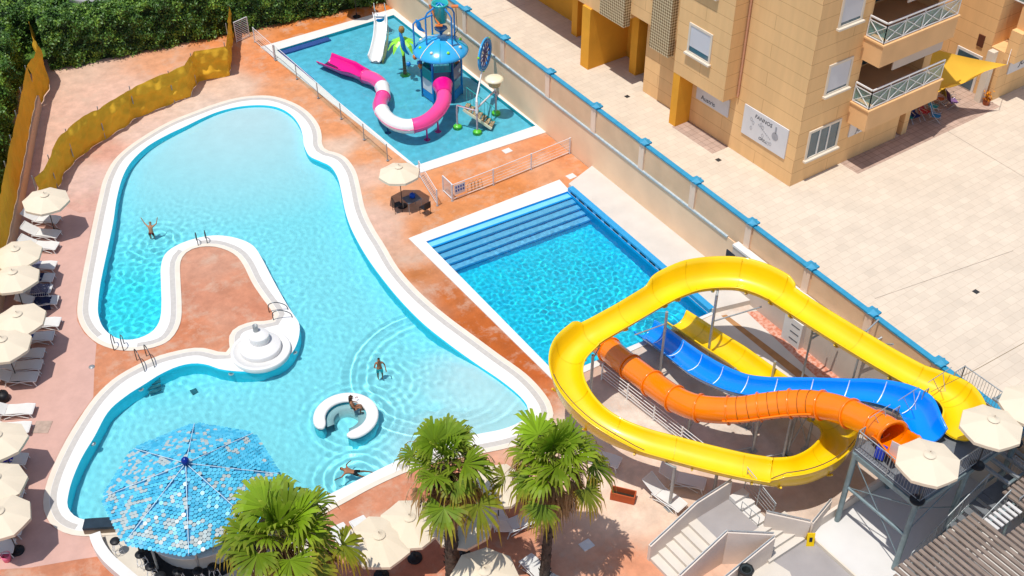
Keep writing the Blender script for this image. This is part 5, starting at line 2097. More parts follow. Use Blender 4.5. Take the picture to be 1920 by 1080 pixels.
UM = [  # px of hub, z of hub, ground z, scale, label
    (749, 313, 2.55, 0, 1.0, 'cream octagonal parasol over the grey table between the pools'),
    (80, 363, 2.5, 0, 1.06, 'cream parasol at the foot of the curving ochre barrier, furthest of the left row'),
    (28.6, 464, 2.5, 0, 1.06, 'second cream parasol from the far end of the left row of loungers'),
    (20, 511, 2.5, 0, 1.06, 'cream parasol of the left row beside the loungers draped with navy towels'),
    (34.5, 586, 2.5, 0, 1.06, 'cream parasol in the middle of the left row with its rim over the one below'),
    (3, 633, 2.5, 0, 1.06, 'cream parasol at the left edge above three shaded loungers'),
    (-5, 814, 2.5, 0, 1.0, 'cream parasol at the left edge level with the square manhole cover'),
    (-14, 893, 2.5, 0, 1.0, 'half hidden cream parasol at the left edge, last but one from the bottom'),
    (-1, 956, 2.5, 0, 1.0, 'lowest cream parasol of the left row above the bucket'),
    (706, 1001, 2.55, 0, 1.12, 'cream parasol nearest the two white loungers below the big pool'),
    (771, 968, 2.55, 0, 1.1, 'cream parasol half behind the trunk of the middle palm'),
    (866, 963, 2.55, 0, 1.1, 'cream parasol just right of the middle palm trunk'),
    (908, 1063, 2.55, 0, 1.12, 'cream parasol dappled by palm shadow at the bottom edge'),
    (934, 898, 2.55, 0, 1.05, 'cream parasol seen between the two tall palms'),
    (1750, 850, 6.9, ZT, 1.0, 'cream parasol on the slide platform next to the orange slide mouth'),
    (1866, 785, 6.9, ZT, 1.0, 'cream parasol on the slide platform beside the yellow slide mouth'),
    (1940, 742, 6.9, ZT, 1.0, 'cream parasol cut by the right edge beyond the slide platform'),
]
u0 = make_umbrella()
for i, (px, py, zh, zg, sc, lab) in enumerate(UM):
    o = u0 if i == 0 else copy_tree(u0)
    p = P(px, py, zh)
    o.location = (p.x, p.y, zg)
    o.scale = (sc, sc, (zh - zg + .06) / 2.61)
    o.rotation_euler = (rad(random.uniform(-2.5, 2.5)), rad(random.uniform(-2.5, 2.5)), rad(random.uniform(0, 45)))
    o['label'] = lab
    o['group'] = 'cream parasols'
o = copy_tree(u0)
p = P(669, 32)
o.location = (p.x, p.y, 0)
o['label'] = 'cream parasol whose shadow and black foot show by the hedge corner at the top'

# ================================================================== LOUNGERS
WPL = M('white_plastic', col(242, 240, 236), 0.4, 0.03, 2)
MESHF = M('white_mesh_fabric', col(232, 230, 224), 0.7, 0.04, 2, 0.1, 40)


def make_lounger():
    t = thing('sun_lounger', 'x', 'sun lounger')
    # foot at x=0, head at x=1.9
    h = .33
    MB().add([(x, y, z) for x, z in ((.02, h - .03), (.3, h + .01), (1.15, h), ) for y in (-.29, .29)] , [(0, 2, 3, 1), (2, 4, 5, 3)], True).build('bed', MESHF, t, local=True)
    MB().add([(x, y, z) for x, z in ((1.16, h), (1.5, h + .17), (1.86, h + .40)) for y in (-.29, .29)], [(0, 2, 3, 1), (2, 4, 5, 3)], True).build('backrest', MESHF, t, local=True)
    for s in (-1, 1):
        MB().tube([(0, s * .31, h - .05), (.3, s * .32, h - .01), (.8, s * .33, h - .05), (1.2, s * .32, h - .02), (1.35, s * .31, h - .02)], .026, 6).build('side_rail', WPL, t, local=True)
        MB().tube([(1.16, s * .31, h), (1.5, s * .31, h + .17), (1.88, s * .31, h + .41)], .022, 6).build('back_rail', WPL, t, local=True)
        for x, dx in ((.12, -.10), (1.3, .12)):
            MB().tube([(x, s * .32, h - .03), (x + dx * .5, s * .32, h * .5), (x + dx, s * .32, 0)], .024, 6).build('leg', WPL, t, local=True)
        MB().tube([(.2, s * .32, .04), (.7, s * .33, h - .06), (1.25, s * .32, .06)], .018, 6).build('brace', WPL, t, local=True)
    MB().cyl((0, -.31, h - .05), (0, .31, h - .05), .026, .026, 6).build('end_bar', WPL, t, local=True)
    MB().cyl((1.88, -.31, h + .41), (1.88, .31, h + .41), .024, .024, 6).build('end_bar', WPL, t, local=True)
    return t


GRP = 'white sun loungers round the pools'
LG = [  # foot px, head px, label
    ((110, 412), (50, 402), 'grey shaded lounger under the furthest parasol of the left row'),
    ((110, 439), (44, 428), 'sunlit white lounger just below the furthest left parasol'),
    ((107, 461), (40, 452), 'white lounger touching the second parasol of the left row'),
    ((104, 497), (42, 492), 'white lounger with a striped navy towel at its head'),
    ((100, 520), (36, 516), 'lounger in the shade between two navy towelled ones'),
    ((96, 541), (32, 538), 'lounger almost hidden by dark towels in the left row'),
    ((108, 562), (44, 560), 'white lounger with a dark towel hanging off its end'),
    ((112, 603), (46, 600), 'sunlit white lounger sticking out under the middle left parasol'),
    ((100, 629), (34, 628), 'shaded lounger right under the middle left parasol'),
    ((82, 661), (14, 660), 'upper of two shaded loungers by the left edge parasol'),
    ((78, 683), (10, 682), 'lower of two shaded loungers by the left edge parasol'),
    ((70, 706), (2, 702), 'white lounger with only its head in shade at the left edge'),
    ((63, 766), (-8, 764), 'fully sunlit white lounger standing alone at the left edge'),
    ((56, 800), (-14, 798), 'white lounger beside the square manhole cover'),
    ((50, 860), (-20, 858), 'shaded lounger with blue and red clothes at the left edge'),
    ((47, 900), (-24, 900), 'white lounger between the two lowest left parasols'),
    ((42, 928), (-28, 926), 'shaded lounger above the lowest left parasol'),
    ((41, 990), (-30, 990), 'shaded lounger with a black bag below the lowest left parasol'),
    ((26, 1024), (-44, 1024), 'white lounger nearest the bucket at the bottom left'),
    ((630, 985), (664, 1038), 'white lounger with black sandals left of the lowest parasols'),
    ((668, 972), (702, 1018), 'white lounger half under the parasol nearest the blue roof'),
    ((985, 1045), (1035, 1090), 'white lounger right of the dappled parasol at the bottom edge'),
    ((942, 985), (925, 945), 'white lounger below the parasol between the tall palms'),
    ((1004, 966), (968, 975), 'white lounger in palm shade left of the right palm trunk'),
    ((1162, 868), (1100, 842), 'white lounger behind the right palm under the yellow slide'),
    ((1280, 952), (1222, 905), 'grey looking shaded lounger by the thick slide post'),
    ((1322, 908), (1256, 886), 'white lounger right beside the staircase wall under the yellow slide'),
]
l0 = make_lounger()
lg_objs = []
for i, (f_, h_, lab) in enumerate(LG):
    o = l0 if i == 0 else copy_tree(l0)
    a, b = P(f_[0], f_[1], .3), P(h_[0], h_[1], .5)
    d = b - a
    o.location = (a.x, a.y, 0)
    o.rotation_euler = (0, 0, math.atan2(d.y, d.x))
    o['label'] = lab
    o['group'] = GRP
    lg_objs.append(o)

# towels and things left on the loungers
NAVY = M('navy_towel', (.012, .02, .07, 1), .9, .3, 4)
NSTR = tile_mat('striped_towel', (.015, .02, .09, 1), (.5, .5, .58, 1), .8, .05, .008, .05, .9, 0, .1)


def towel(lg, x0_, x1_, mat, label, w=.6, zt=.355, over=0.0, name='towel', cat='towel'):
    mt = lg.matrix_world if False else Matrix.Translation(lg.location) @ Matrix.Rotation(lg.rotation_euler.z, 4, 'Z')
    N = 14
    vs = []
    for i in range(N + 1):
        for j in range(9):
            x = x0_ + (x1_ - x0_) * i / N
            y = (j / 8 - .5) * (w + over * 2)
            z = zt + .015 * math.sin(x * 17 + y * 9) + .012 * math.sin(y * 23 - x * 5)
            if x > 1.16:
                z += (x - 1.16) * .56
            if abs(y) > .33:
                z -= (abs(y) - .33) * 2.2
                y = math.copysign(.33 + (abs(y) - .33) * .3, y)
            vs.append(mt @ V((x, y, z)))
    fs = [(i * 9 + j, (i + 1) * 9 + j, (i + 1) * 9 + j + 1, i * 9 + j + 1) for i in range(N) for j in range(8)]
    o = MB().add(vs, fs, True).build(name, mat)
    return tag(o, label, cat)


towel(lg_objs[3], .75, 1.5, NSTR, 'navy and white striped towel on the fourth lounger of the left row')
towel(lg_objs[4], .5, 1.4, NAVY, 'dark navy towel spread on a shaded lounger of the left row')
towel(lg_objs[5], .1, .95, NSTR, 'crumpled striped towel between the dark towelled loungers', over=.14)
towel(lg_objs[6], .3, 1.1, NAVY, 'long dark towel hanging over the side of a left row lounger', over=.2)
towel(lg_objs[7], .85, 1.1, NAVY, 'small dark cloth on the sunlit lounger under the middle left parasol', w=.4)
towel(lg_objs[8], .9, 1.15, M('blue_cloth', (.01, .03, .2, 1), .9, .2, 5), 'small blue cloth on the shaded lounger under the middle left parasol', w=.3)
towel(lg_objs[14], .55, .95, M('royal_blue_cloth', (.01, .02, .35, 1), .9, .2, 5), 'royal blue bathing clothes on a shaded lounger at the left edge', w=.35)
towel(lg_objs[14], 1.0, 1.2, M('red_cloth', (.4, .01, .03, 1), .9, .2, 5), 'small red cloth beside the blue clothes at the left edge', w=.3)
o = lg_objs[19]
q = Matrix.Translation(o.location) @ Matrix.Rotation(o.rotation_euler.z, 4, 'Z')
for s in (0, 1):
    c = q @ V((1.0 + .12 * s, .1 - .2 * s, .37))
    mb = MB().lathe(c, [(0, -.01), (.05, -.01), (.055, .015), (0, .02)], 12, sx=1.9)
    mb.build('sandal', BLKM)
    tag(bpy.data.objects[mb and bpy.context.scene.objects[-1].name] if False else COL.objects[-1], ('left' if s else 'right') + ' one of two black sandals on the white lounger below the pool', 'sandal', 'pair of sandals')
def bag(px, py, zb, w, d, h, mat, label, rz=0):
    p = P(px, py, zb + h / 2)
    t = thing('bag', label, 'bag', (p.x, p.y, zb), rz)
    vs, fs = [], []
    mb = MB()
    prof = [(0, 0), (.5, 0), (.52, .3), (.48, .8), (.3, 1), (0, 1.02)]
    mb.lathe((0, 0, 0), [(r_ * w, z_ * h) for r_, z_ in prof], 14, sx=d / w)
    mb.build('body', mat, t, local=True)
    MB().tube([(-.1 * w, 0, h), (-.1 * w, 0, h * 1.4), (.1 * w, 0, h * 1.4), (.1 * w, 0, h)], .012, 5).build('handle', mat, t, local=True)
    return t


bag(12, 985, .02, .5, .4, .4, BLKM, 'black beach bag beside the shaded lounger at the lower left')
bag(5, 742, .02, .6, .5, .4, BLKM, 'dark beach bag on the ground at the left edge')
# pail
p = P(12, 1046, .15)
BK = thing('toy_bucket', 'pink and grey bucket at the bottom left corner', 'bucket', (p.x, p.y, 0))
MB().lathe((p.x, p.y, 0), [(0, 0), (.14, 0), (.19, .34), (.17, .34), (.13, .04), (0, .04)], 16).build('pail', M('pink_plastic', (.75, .15, .25, 1), .4, .1, 4), BK)
MB().tube([(p.x - .18, p.y, .33), (p.x, p.y, .52), (p.x + .18, p.y, .33)], .01, 5).build('handle', STEEL, BK)

# square manhole cover, drain, white hatch
p = P(79, 801)
HATCH = M('manhole_plate', col(190, 165, 148), .8, .15, 5, .2, 20)
mb = MB().box((p.x, p.y, .014), (.72, .72, .016), rz=rad(-35))
tag(mb.build('manhole_cover', HATCH), 'square beige manhole cover in the pink terrace', 'cover')
p = P(172, 688)
tag(MB().lathe((p.x, p.y, .004), [(.14, 0), (.14, .01), (0, .012)], 16).build('floor_drain', STEEL), 'small round metal drain at the pink terrace edge', 'drain')
for (px, py, lab) in ((951, 283, 'small white hatch in the orange deck above the long white fence'), (1071, 331, 'small white hatch at the corner of the square pool'), (1100, 1022, 'small white hatch near the bottom steps')):
    p = P(px, py)
    tag(MB().box((p.x, p.y, .012), (.5, .42, .024)).build('hatch_cover', WHITEC), lab, 'cover', 'white hatches in the deck')

# ================================================================== TABLE BETWEEN THE POOLS
p = P(772, 372, .72)
TB = thing('table', 'grey metal table under the parasol between the pools', 'table', (p.x, p.y, 0), rz=0)
DKT = M('table_grey', (.09, .10, .12, 1), .4, .1, 5)
MB().bx(-.42, .42, -.36, .36, .70, .73).build('table_top', DKT, TB, local=True)
for sx in (-1, 1):
    for sy in (-1, 1):
        MB().cyl((sx * .38, sy * .32, 0), (sx * .38, sy * .32, .70), .018, .018, 6).build('leg', STEEL, TB, local=True)
bag(773, 366, .73, .34, .3, .22, M('blue_bag', (.0, .07, .42, 1), .6, .2, 5), 'bright blue bag lying on the grey table')
for (dx, dy, rz, lab) in ((-.75, .3, 80, 'black chair on the left of the grey table'), (.35, -.75, 190, 'black chair in front of the grey table')):
    t = thing('chair', lab, 'chair', (p.x + dx, p.y + dy, 0), rad(rz), 'chairs at the grey table')
    MB().bx(-.22, .22, -.22, .22, .43, .46).build('seat', BLKM, t, local=True)
    MB().bx(-.22, .22, .20, .23, .47, .85).build('backrest', BLKM, t, local=True)
    for sx in (-.2, .2):
        for sy in (-.2, .2):
            MB().cyl((sx, sy, 0), (sx, sy, .43), .014, .014, 6).build('leg', BLKM, t, local=True)

# ================================================================== POOL FITTINGS
# fountain of three white discs
WP = M('fountain_white', col(244, 242, 238), .5, .03, 2, .05, 20)
c = P(490, 662, 0)
FN = thing('fountain', 'white stepped round fountain with a steel spout on the pool peninsula', 'fountain', (c.x, c.y, 0))
MB().lathe((c.x, c.y, 0), [(1.36, .0), (1.38, .22), (1.34, .26), (1.23, .26), (1.19, .12), (0, .10)], 48).build('basin', WP, FN)
c2_ = P(487, 645, .42)
MB().lathe((c2_.x, c2_.y, 0), [(.95, .1), (.97, .34), (.93, .39), (0, .41)], 48).build('tier', WP, FN)
c3_ = P(485, 627, .78)
MB().lathe((c3_.x, c3_.y, 0), [(.46, .4), (.48, .74), (.45, .79), (0, .80)], 40).build('tier', WP, FN)
c4_ = P(479, 616, .95)
MB().lathe((c4_.x, c4_.y, 0), [(.12, .78), (.12, 1.12), (.13, 1.14), (.09, 1.14), (.08, .95), (0, .95)], 16).build('spout', STEEL, FN)

# horseshoe bench in the water
c = P(648, 777, .1)
aL = math.atan2(P(600, 800, .2).y - c.y, P(600, 800, .2).x - c.x)
aR = math.atan2(P(650, 816, .2).y - c.y, P(650, 816, .2).x - c.x)
if aR < aL: aR += 2 * math.pi
HB = thing('horseshoe_bench', 'white horseshoe shaped seat wall standing in the big pool', 'bench', (c.x, c.y, -1.0))
n = 44
span = 2 * math.pi - (aR - aL)
path = [c.x + 0, c.y]
Rm, wB = 1.16, .27
prof = [(-wB, -.05), (-wB, -.03), (-wB * .93, .03), (-wB * .75, .05), (wB * .75, .05), (wB * .93, .03), (wB, -.03), (wB, -.05)]
vs, fs = [], []
for i in range(n + 1):
    a = aR + span * i / n
    e = min(i, n - i)
    k = 1 if e > 3 else (math.sqrt(1 - ((3.5 - e) / 3.6) ** 2))
    for r_, z_ in prof:
        vs.append(V((c.x + (Rm + r_ * k) * math.cos(a), c.y + (Rm + r_ * k) * math.sin(a), z_)))
m_ = len(prof)
for i in range(n):
    for k in range(m_ - 1):
        fs.append((i * m_ + k, (i + 1) * m_ + k, (i + 1) * m_ + k + 1, i * m_ + k + 1))
fs.append(tuple(range(m_)))
fs.append(tuple(reversed(range(n * m_, (n + 1) * m_))))
o = MB().add(vs, fs, True).build('seat_wall', WP, HB)
o.cycles.is_caustics_receiver = True
vs, fs = [], []
for i in range(n + 1):
    a = aR + .03 + (span - .06) * i / n
    e = min(i, n - i)
    k = 1 if e > 3 else (math.sqrt(1 - ((3.5 - e) / 3.6) ** 2))
    for r_, z_ in ((-wB * .88, -1.1), (-wB * .88, -.05), (wB * .88, -.05), (wB * .88, -1.1)):
        vs.append(V((c.x + (Rm + r_ * k) * math.cos(a), c.y + (Rm + r_ * k) * math.sin(a), z_)))
for i in range(n):
    for k in range(3):
        fs.append((i * 4 + k, (i + 1) * 4 + k, (i + 1) * 4 + k + 1, i * 4 + k + 1))
fs += [(0, 1, 2, 3), (n * 4 + 3, n * 4 + 2, n * 4 + 1, n * 4)]
o = MB().add(vs, fs, True).build('underwater_wall', M('pool_cyan_tile', (.10, .74, .88, 1), .5, .05, 3), HB)
o.cycles.is_caustics_receiver = True
mb = MB()
vs, fs = [], []
for i in range(n + 1):
    a = aR + .15 + (span - .3) * i / n
    for r_, z_ in ((Rm - wB + .01, -.28), (Rm - wB - .34, -.28), (Rm - wB - .34, -1.1)):
        vs.append(V((c.x + r_ * math.cos(a), c.y + r_ * math.sin(a), z_)))
for i in range(n):
    for k in range(2):
        fs.append((i * 3 + k, i * 3 + k + 1, (i + 1) * 3 + k + 1, (i + 1) * 3 + k))
o = mb.add(vs, fs, True).build('inner_seat', M('pool_pale_tile', (.45, .66, .68, 1), .5, .05, 3), HB)
o.cycles.is_caustics_receiver = True

CHROME = M('dark_chrome', (.10, .12, .13, 1), .25, .2, 6, metal=.9)
STEPG = M('ladder_steps_teal', (.02, .16, .20, 1), .5, .2, 5)


def ladder(label, a, b, into, steps, h=.75, back=.5, reach=.45, down=.7, box=False, group='pool ladders'):
    """a, b: foot pixels of the two rails; into: pixel towards the water"""
    A, B = P(*a), P(*b)
    d = (P(*into) - (A + B) / 2)
    d.z = 0
    d.normalize()
    t = thing('pool_ladder', label, 'ladder', tuple(A), group=group)
    up = V((0, 0, 1))
    for q in (A, B):
        pts = [q + up * .03, q + up * h * .75, q + up * h + d * .12, q + up * (h + .02) + d * back * .6, q + up * h * .6 + d * (back + .1), q + d * (back + reach * .4), q + d * (back + reach * .45) - up * down]
        o_ = MB().tube(spline(pts, 4), .024, 6).build('handrail', CHROME, t)
        o_.cycles.is_caustics_receiver = True
    for k in range(steps):
        z = -.12 - .2 * k
        c_ = d * (back + reach * .45)
        o_ = MB().beam(A + c_ + up * z, B + c_ + up * z, .10, .03).build('step', STEPG if box else CHROME, t)
        o_.cycles.is_caustics_receiver = True
    return t


ladder('chrome ladder at the rounded far end of the peninsula', (372, 461), (389, 457), (372, 436), 3, .7, .35, .3)
ladder('low chrome hand hoops at the near end of the narrow pool arm', (214, 657), (232, 658), (226, 622), 3, .8, .35, .3)
ladder('chrome handrails on the right shoulder of the peninsula beside the fountain', (505, 586), (513, 601), (548, 588), 3, .55, .7, .5)
ladder('chrome handrails leading down to a teal step block in the big pool', (257, 676), (275, 668), (289, 705), 4, .8, .75, .5, .8, True)
# teal step block under that ladder
A, B = P(277, 713, -.15), P(300, 706, -.15)
d = (P(288, 722, -.15) - (A + B) / 2).normalized()
sb = thing('underwater_steps', 'dark teal step block under water below the peninsula handrails', 'steps', (A.x, A.y, -.9))
for k in range(4):
    z = -.16 - .17 * k
    e0, e1 = d * (.16 * k - .05), d * (.16 * k + .10)
    o_ = MB().prism([(v.x, v.y) for v in (A + e0, B + e0, B + e1, A + e1)], z - .1, z).build('step', STEPG, sb)
    o_.cycles.is_caustics_receiver = True
# pool lights, grating in the pool floor
for k, (px, py, lab) in enumerate(((258, 729, 'white skimmer light on the pool wall right of the pink terrace'), (177, 829, 'white skimmer light on the pool wall by the lower left bend'), (436, 704, 'white skimmer light under the peninsula'), (556, 664, 'white skimmer light under the fountain'))):
    q = min(W_L, key=lambda w_: (w_ - P(px, py, -.2)).length)
    c_ = V((q.x, q.y, -.14))
    dd = (P(px, py + 10, -.2) - c_)
    dd.z = 0
    c_ += dd.normalized() * .04
    o_ = MB().lathe(c_, [(0, -.03), (.11, -.03), (.13, 0), (.08, .03), (0, .035)], 12).build('pool_light', WP)
    o_.cycles.is_caustics_receiver = True
    tag(o_, lab, 'pool light', 'pool lights')
p = P(366, 742, -.9)
o_ = MB().box((p.x, p.y, -.94), (.3, .3, .04)).build('floor_grate', STEPG)
o_.cycles.is_caustics_receiver = True
tag(o_, 'small dark square grate on the floor of the big pool', 'grate')
# ================================================================== PALMS
FRND = bpy.data.materials.new('palm_fan')
FRND.use_nodes = True
_t = FRND.node_tree
_b = _t.nodes['Principled BSDF']
_at = _t.nodes.new('ShaderNodeAttribute')
_at.attribute_name = 'tone'
_n = _t.nodes.new('ShaderNodeTexNoise')
_n.inputs['Scale'].default_value = 3.0
_mr = _t.nodes.new('ShaderNodeMapRange')
_mr.inputs['To Min'].default_value = .6
_mr.inputs['To Max'].default_value = 1.35
_t.links.new(_n.outputs['Fac'], _mr.inputs['Value'])
_ml = _t.nodes.new('ShaderNodeVectorMath')
_ml.operation = 'SCALE'
_t.links.new(_at.outputs['Color'], _ml.inputs[0])
_t.links.new(_mr.outputs[0], _ml.inputs['Scale'])
_t.links.new(_ml.outputs[0], _b.inputs['Base Color'])
_b.inputs['Roughness'].default_value = .5
_b.inputs['Specular IOR Level'].default_value = .22
_tr = _t.nodes.new('ShaderNodeBsdfTranslucent')
_t.links.new(_ml.outputs[0], _tr.inputs[0])
_mx = _t.nodes.new('ShaderNodeMixShader')
_mx.inputs[0].default_value = .28
_t.links.new(_b.outputs[0], _mx.inputs[1])
_t.links.new(_tr.outputs[0], _mx.inputs[2])
_t.links.new(_mx.outputs[0], _t.nodes['Material Output'].inputs[0])
BARK = M('palm_bark', (.075, .055, .042, 1), .95, .4, 9, .8, 22)
DEAD = M('dead_frond', (.28, .17, .08, 1), .9, .4, 6)


def fan_leaf(c, dirv, pet, fan, rs, droop=.5, base=(.10, .22, .012), tipc=(.30, .24, .03), nbl=26, dead=False, fold=.35):
    """one fan leaf: petiole then a pleated half-circle of blades; returns verts, faces, colours"""
    vs, fs, cs = [], [], []
    d = Vector(dirv).normalized()
    up = V((0, 0, 1))
    side = d.cross(up)
    if side.length < .05: side = V((1, 0, 0))
    side.normalize()
    nrm = side.cross(d).normalized()
    # petiole
    p1 = c + d * pet + V((0, 0, -pet * .12 * droop))
    pts = [c, c + d * pet * .5, p1]
    for q in pts:
        for s_ in (-1, 1):
            vs.append(q + side * s_ * .018)
            cs.append((.22, .24, .05) if not dead else (.25, .16, .07))
    fs += [(0, 2, 3, 1), (2, 4, 5, 3)]
    d2 = (p1 - pts[1]).normalized()
    d2 = (d2 + V((0, 0, -.25 * droop))).normalized()
    nrm2 = side.cross(d2).normalized()
    span = rad(rs.uniform(200, 260) if not dead else 120)
    for k in range(nbl):
        if rs.rand() < .10: continue
        a = -span / 2 + span * k / (nbl - 1)
        bd = (d2 * math.cos(a) + side * math.sin(a)).normalized()
        bd = (bd + nrm2 * fold * (abs(math.sin(a)) ** 1.2) * .6).normalized()
        L = fan * (.72 + .28 * math.cos(a * .6)) * rs.uniform(.74, 1.12)
        w = L * math.sin(span / nbl / 2) * 1.25
        s_ = bd.cross(nrm2).normalized()
        jl = .035 * (1 if k % 2 else -1)
        k0 = len(vs)
        r1, r2 = .55, .8
        m1 = p1 + bd * L * r1 + nrm2 * jl * .6 + V((0, 0, -.03 * droop))
        m2 = p1 + bd * L * r2 + V((0, 0, -.10 * droop * L))
        tip = p1 + bd * L * .96 + V((0, 0, -(.30 + .3 * rs.rand()) * droop * L))
        vs += [p1 + s_ * .012, p1 - s_ * .012, m1 + s_ * w * r1, m1 - s_ * w * r1, m2 + s_ * w * .42, m2 - s_ * w * .42, tip]
        fs += [(k0, k0 + 2, k0 + 3, k0 + 1), (k0 + 2, k0 + 4, k0 + 5, k0 + 3), (k0 + 4, k0 + 6, k0 + 5)]
        v_ = rs.uniform(.8, 1.2)
        b0 = tuple(x * v_ for x in base)
        t0 = tuple(x * v_ for x in tipc)
        mid = tuple(.65 * x + .35 * y for x, y in zip(b0, t0))
        cs += [b0, b0, b0, b0, mid, mid, t0]
    return vs, fs, cs


def palm(label, crown, zc, base_px, seed, r0=.24, r1=.15, nleaf=34, size=1.0, boots=150, tilt=0):
    rs = np.random.RandomState(seed)
    top = P(crown[0], crown[1], zc)
    b = V((base_px[0], base_px[1], 0)) if len(base_px) == 3 else P(*base_px)
    t = thing('palm_tree', label, 'palm tree', (b.x, b.y, 0), group='fan palms by the pool')
    pts = [b, b.lerp(top, .35) + V((.05, .02, 0)), b.lerp(top, .7) + V((.03, -.04, 0)), V((top.x, top.y, top.z - .25))]
    pts = resample(spline(pts, 8), .11)
    n = len(pts)
    rr = [(r0 + (r1 - r0) * (i / (n - 1)) ** .8) * (1 + .06 * math.sin(i * 2.1) + .05 * rs.rand()) for i in range(n)]
    mb = MB().tube(pts, rr, 14)
    # leaf-base stubs
    for k in range(boots):
        i = int(n * (.45 + .53 * rs.rand())) if k % 3 else int(n * rs.rand() * .98)
        a = rs.rand() * 6.28
        p, r_ = pts[min(i, n - 1)], rr[min(i, n - 1)]
        d = V((math.cos(a), math.sin(a), 0))
        s_ = V((-math.sin(a), math.cos(a), 0)) * .035
        q = p + d * r_ * .95
        L = .05 + .07 * rs.rand()
        e = q + d * L * .7 + V((0, 0, L * 1.2))
        mb.add([q - s_, q + s_, e + s_ * .6, e - s_ * .6, q + V((0, 0, -.05))], [(0, 1, 2, 3), (3, 2, 1, 0), (4, 1, 0)])
    mb.build('trunk', BARK, t)
    c0 = V((top.x, top.y, top.z))
    allv, allf, allc = [], [], []

    def put(r):
        k = len(allv)
        allv.extend(r[0]); allf.extend(tuple(i + k for i in f) for f in r[1]); allc.extend(r[2])
    for k in range(nleaf):
        if rs.rand() < .10 and k > 8: continue
        f = k / nleaf
        a = k * 2.39996 + rs.uniform(-.2, .2)
        el = rad(84 - 95 * f ** .8 + rs.uniform(-18, 14))
        d = V((math.cos(a) * math.cos(el), math.sin(a) * math.cos(el), math.sin(el)))
        g = rs.uniform(.75, 1.25)
        young = f < .25
        base = (.15 * g, .235 * g, .010) if not young else (.19 * g, .31 * g, .014)
        tipc = (.32, .34, .04) if f < .5 else (.50, .32, .05)
        if f > .82: base, tipc = (.22 * g, .26 * g, .02), (.50, .27, .03)
        put(fan_leaf(c0 + V((0, 0, -.25 * f)), d, (.35 + .95 * f + rs.uniform(-.2, .35)) * size, (.98 - .05 * f + rs.uniform(-.22, .14)) * size, rs, .45 + 1.3 * f * rs.uniform(.6, 1.4), base, tipc, 24, False, rs.uniform(.1, .8)))
    o = MB()
    o.add(allv, allf)
    ob = o.build('crown', FRND, t)
    set_tone(ob, np.array(allc))
    allv, allf, allc = [], [], []
    for k in range(56):
        a = rs.rand() * 6.28
        el = rad(rs.uniform(-70, 2))
        d = V((math.cos(a) * math.cos(el), math.sin(a) * math.cos(el), math.sin(el)))
        g = rs.uniform(.6, 1.3)
        put(fan_leaf(c0 + V((0, 0, -.35)), d, rs.uniform(.55, 1.2) * size, rs.uniform(.45, .8) * size, rs, 1.7, (.26 * g, .15 * g, .06 * g), (.42 * g, .29 * g, .16 * g), 13, True, -.5))
    o = MB()
    o.add(allv, allf)
    ob = o.build('dead_skirt', FRND, t)
    set_tone(ob, np.array(allc))
    mb = MB()
    for k in range(7):
        a = rs.rand() * 6.28
        d = V((math.cos(a), math.sin(a), 0))
        L = rs.uniform(1.0, 1.7) * size
        pp = [c0 - V((0, 0, .2)), c0 + d * L * .45 + V((0, 0, .35)), c0 + d * L * .85 + V((0, 0, .1)), c0 + d * L + V((0, 0, -.4))]
        pp = spline(pp, 4)
        mb.tube(pp, .013, 4)
        for j in range(22):
            q = pp[int(len(pp) * (.5 + .49 * rs.rand()))]
            e = V((rs.uniform(-.15, .15), rs.uniform(-.15, .15), -rs.uniform(.1, .35)))
            mb.add([q, q + V((.008, 0, 0)), q + e], [(0, 1, 2), (2, 1, 0)])
    mb.build('flower_stalks', M('dry_stalk', (.42, .30, .16, 1), .9, .3, 6), t)
    return t


palm('fan palm with the thick dark trunk, middle one of the three palms', (835, 868), 6.3, (850, 1092), 11, .30, .19, 25, 1.16, 420)
palm('slim fan palm on the right, in front of the yellow slide', (1036, 858), 6.4, (1020, 1090), 12, .21, .13, 25, 1.18, 260)
palm('lower fan palm on the left spreading over the blue tiled bar roof', (524, 1000), 5.6, (552, 1170), 13, .26, .17, 27, 1.34, 200)

# ================================================================== BAR WITH BLUE ROOF
BT = bpy.data.materials.new('blue_disc_tiles')
BT.use_nodes = True
_t = BT.node_tree
_b = _t.nodes['Principled BSDF']
_uv = _t.nodes.new('ShaderNodeAttribute')
_uv.attribute_name = 'tone'
_g = _t.nodes.new('ShaderNodeNewGeometry')
_rr = _t.nodes.new('ShaderNodeValToRGB')
_rr.color_ramp.elements[0].color = (.03, .32, .50, 1)
_rr.color_ramp.elements[1].color = (.10, .50, .70, 1)
_t.links.new(_g.outputs['Random Per Island'], _rr.inputs[0])
_m2 = _t.nodes.new('ShaderNodeMix')
_m2.data_type = 'RGBA'
_sp = _t.nodes.new('ShaderNodeSeparateColor')
_t.links.new(_uv.outputs['Color'], _sp.inputs[0])
_t.links.new(_sp.outputs[0], _m2.inputs['Factor'])
_t.links.new(_rr.outputs[0], _m2.inputs['A'])
_m2.inputs['B'].default_value = (.42, .44, .40, 1)
_t.links.new(_m2.outputs['Result'], _b.inputs['Base Color'])
_b.inputs['Roughness'].default_value = .35
rc = P(344, 872, 3.9)
RZ = 2.6
rot0 = None
verts_px = [(192, 927), (247, 840), (357, 802), (467, 822), (517, 893), (495, 985), (358, 1031), (240, 1007)]
rimv = [P(x, y, RZ) for x, y in verts_px]
cx = sum(p.x for p in rimv) / 8
cy = sum(p.y for p in rimv) / 8
R_ = sum(math.hypot(p.x - cx, p.y - cy) for p in rimv) / 8 * 1.02
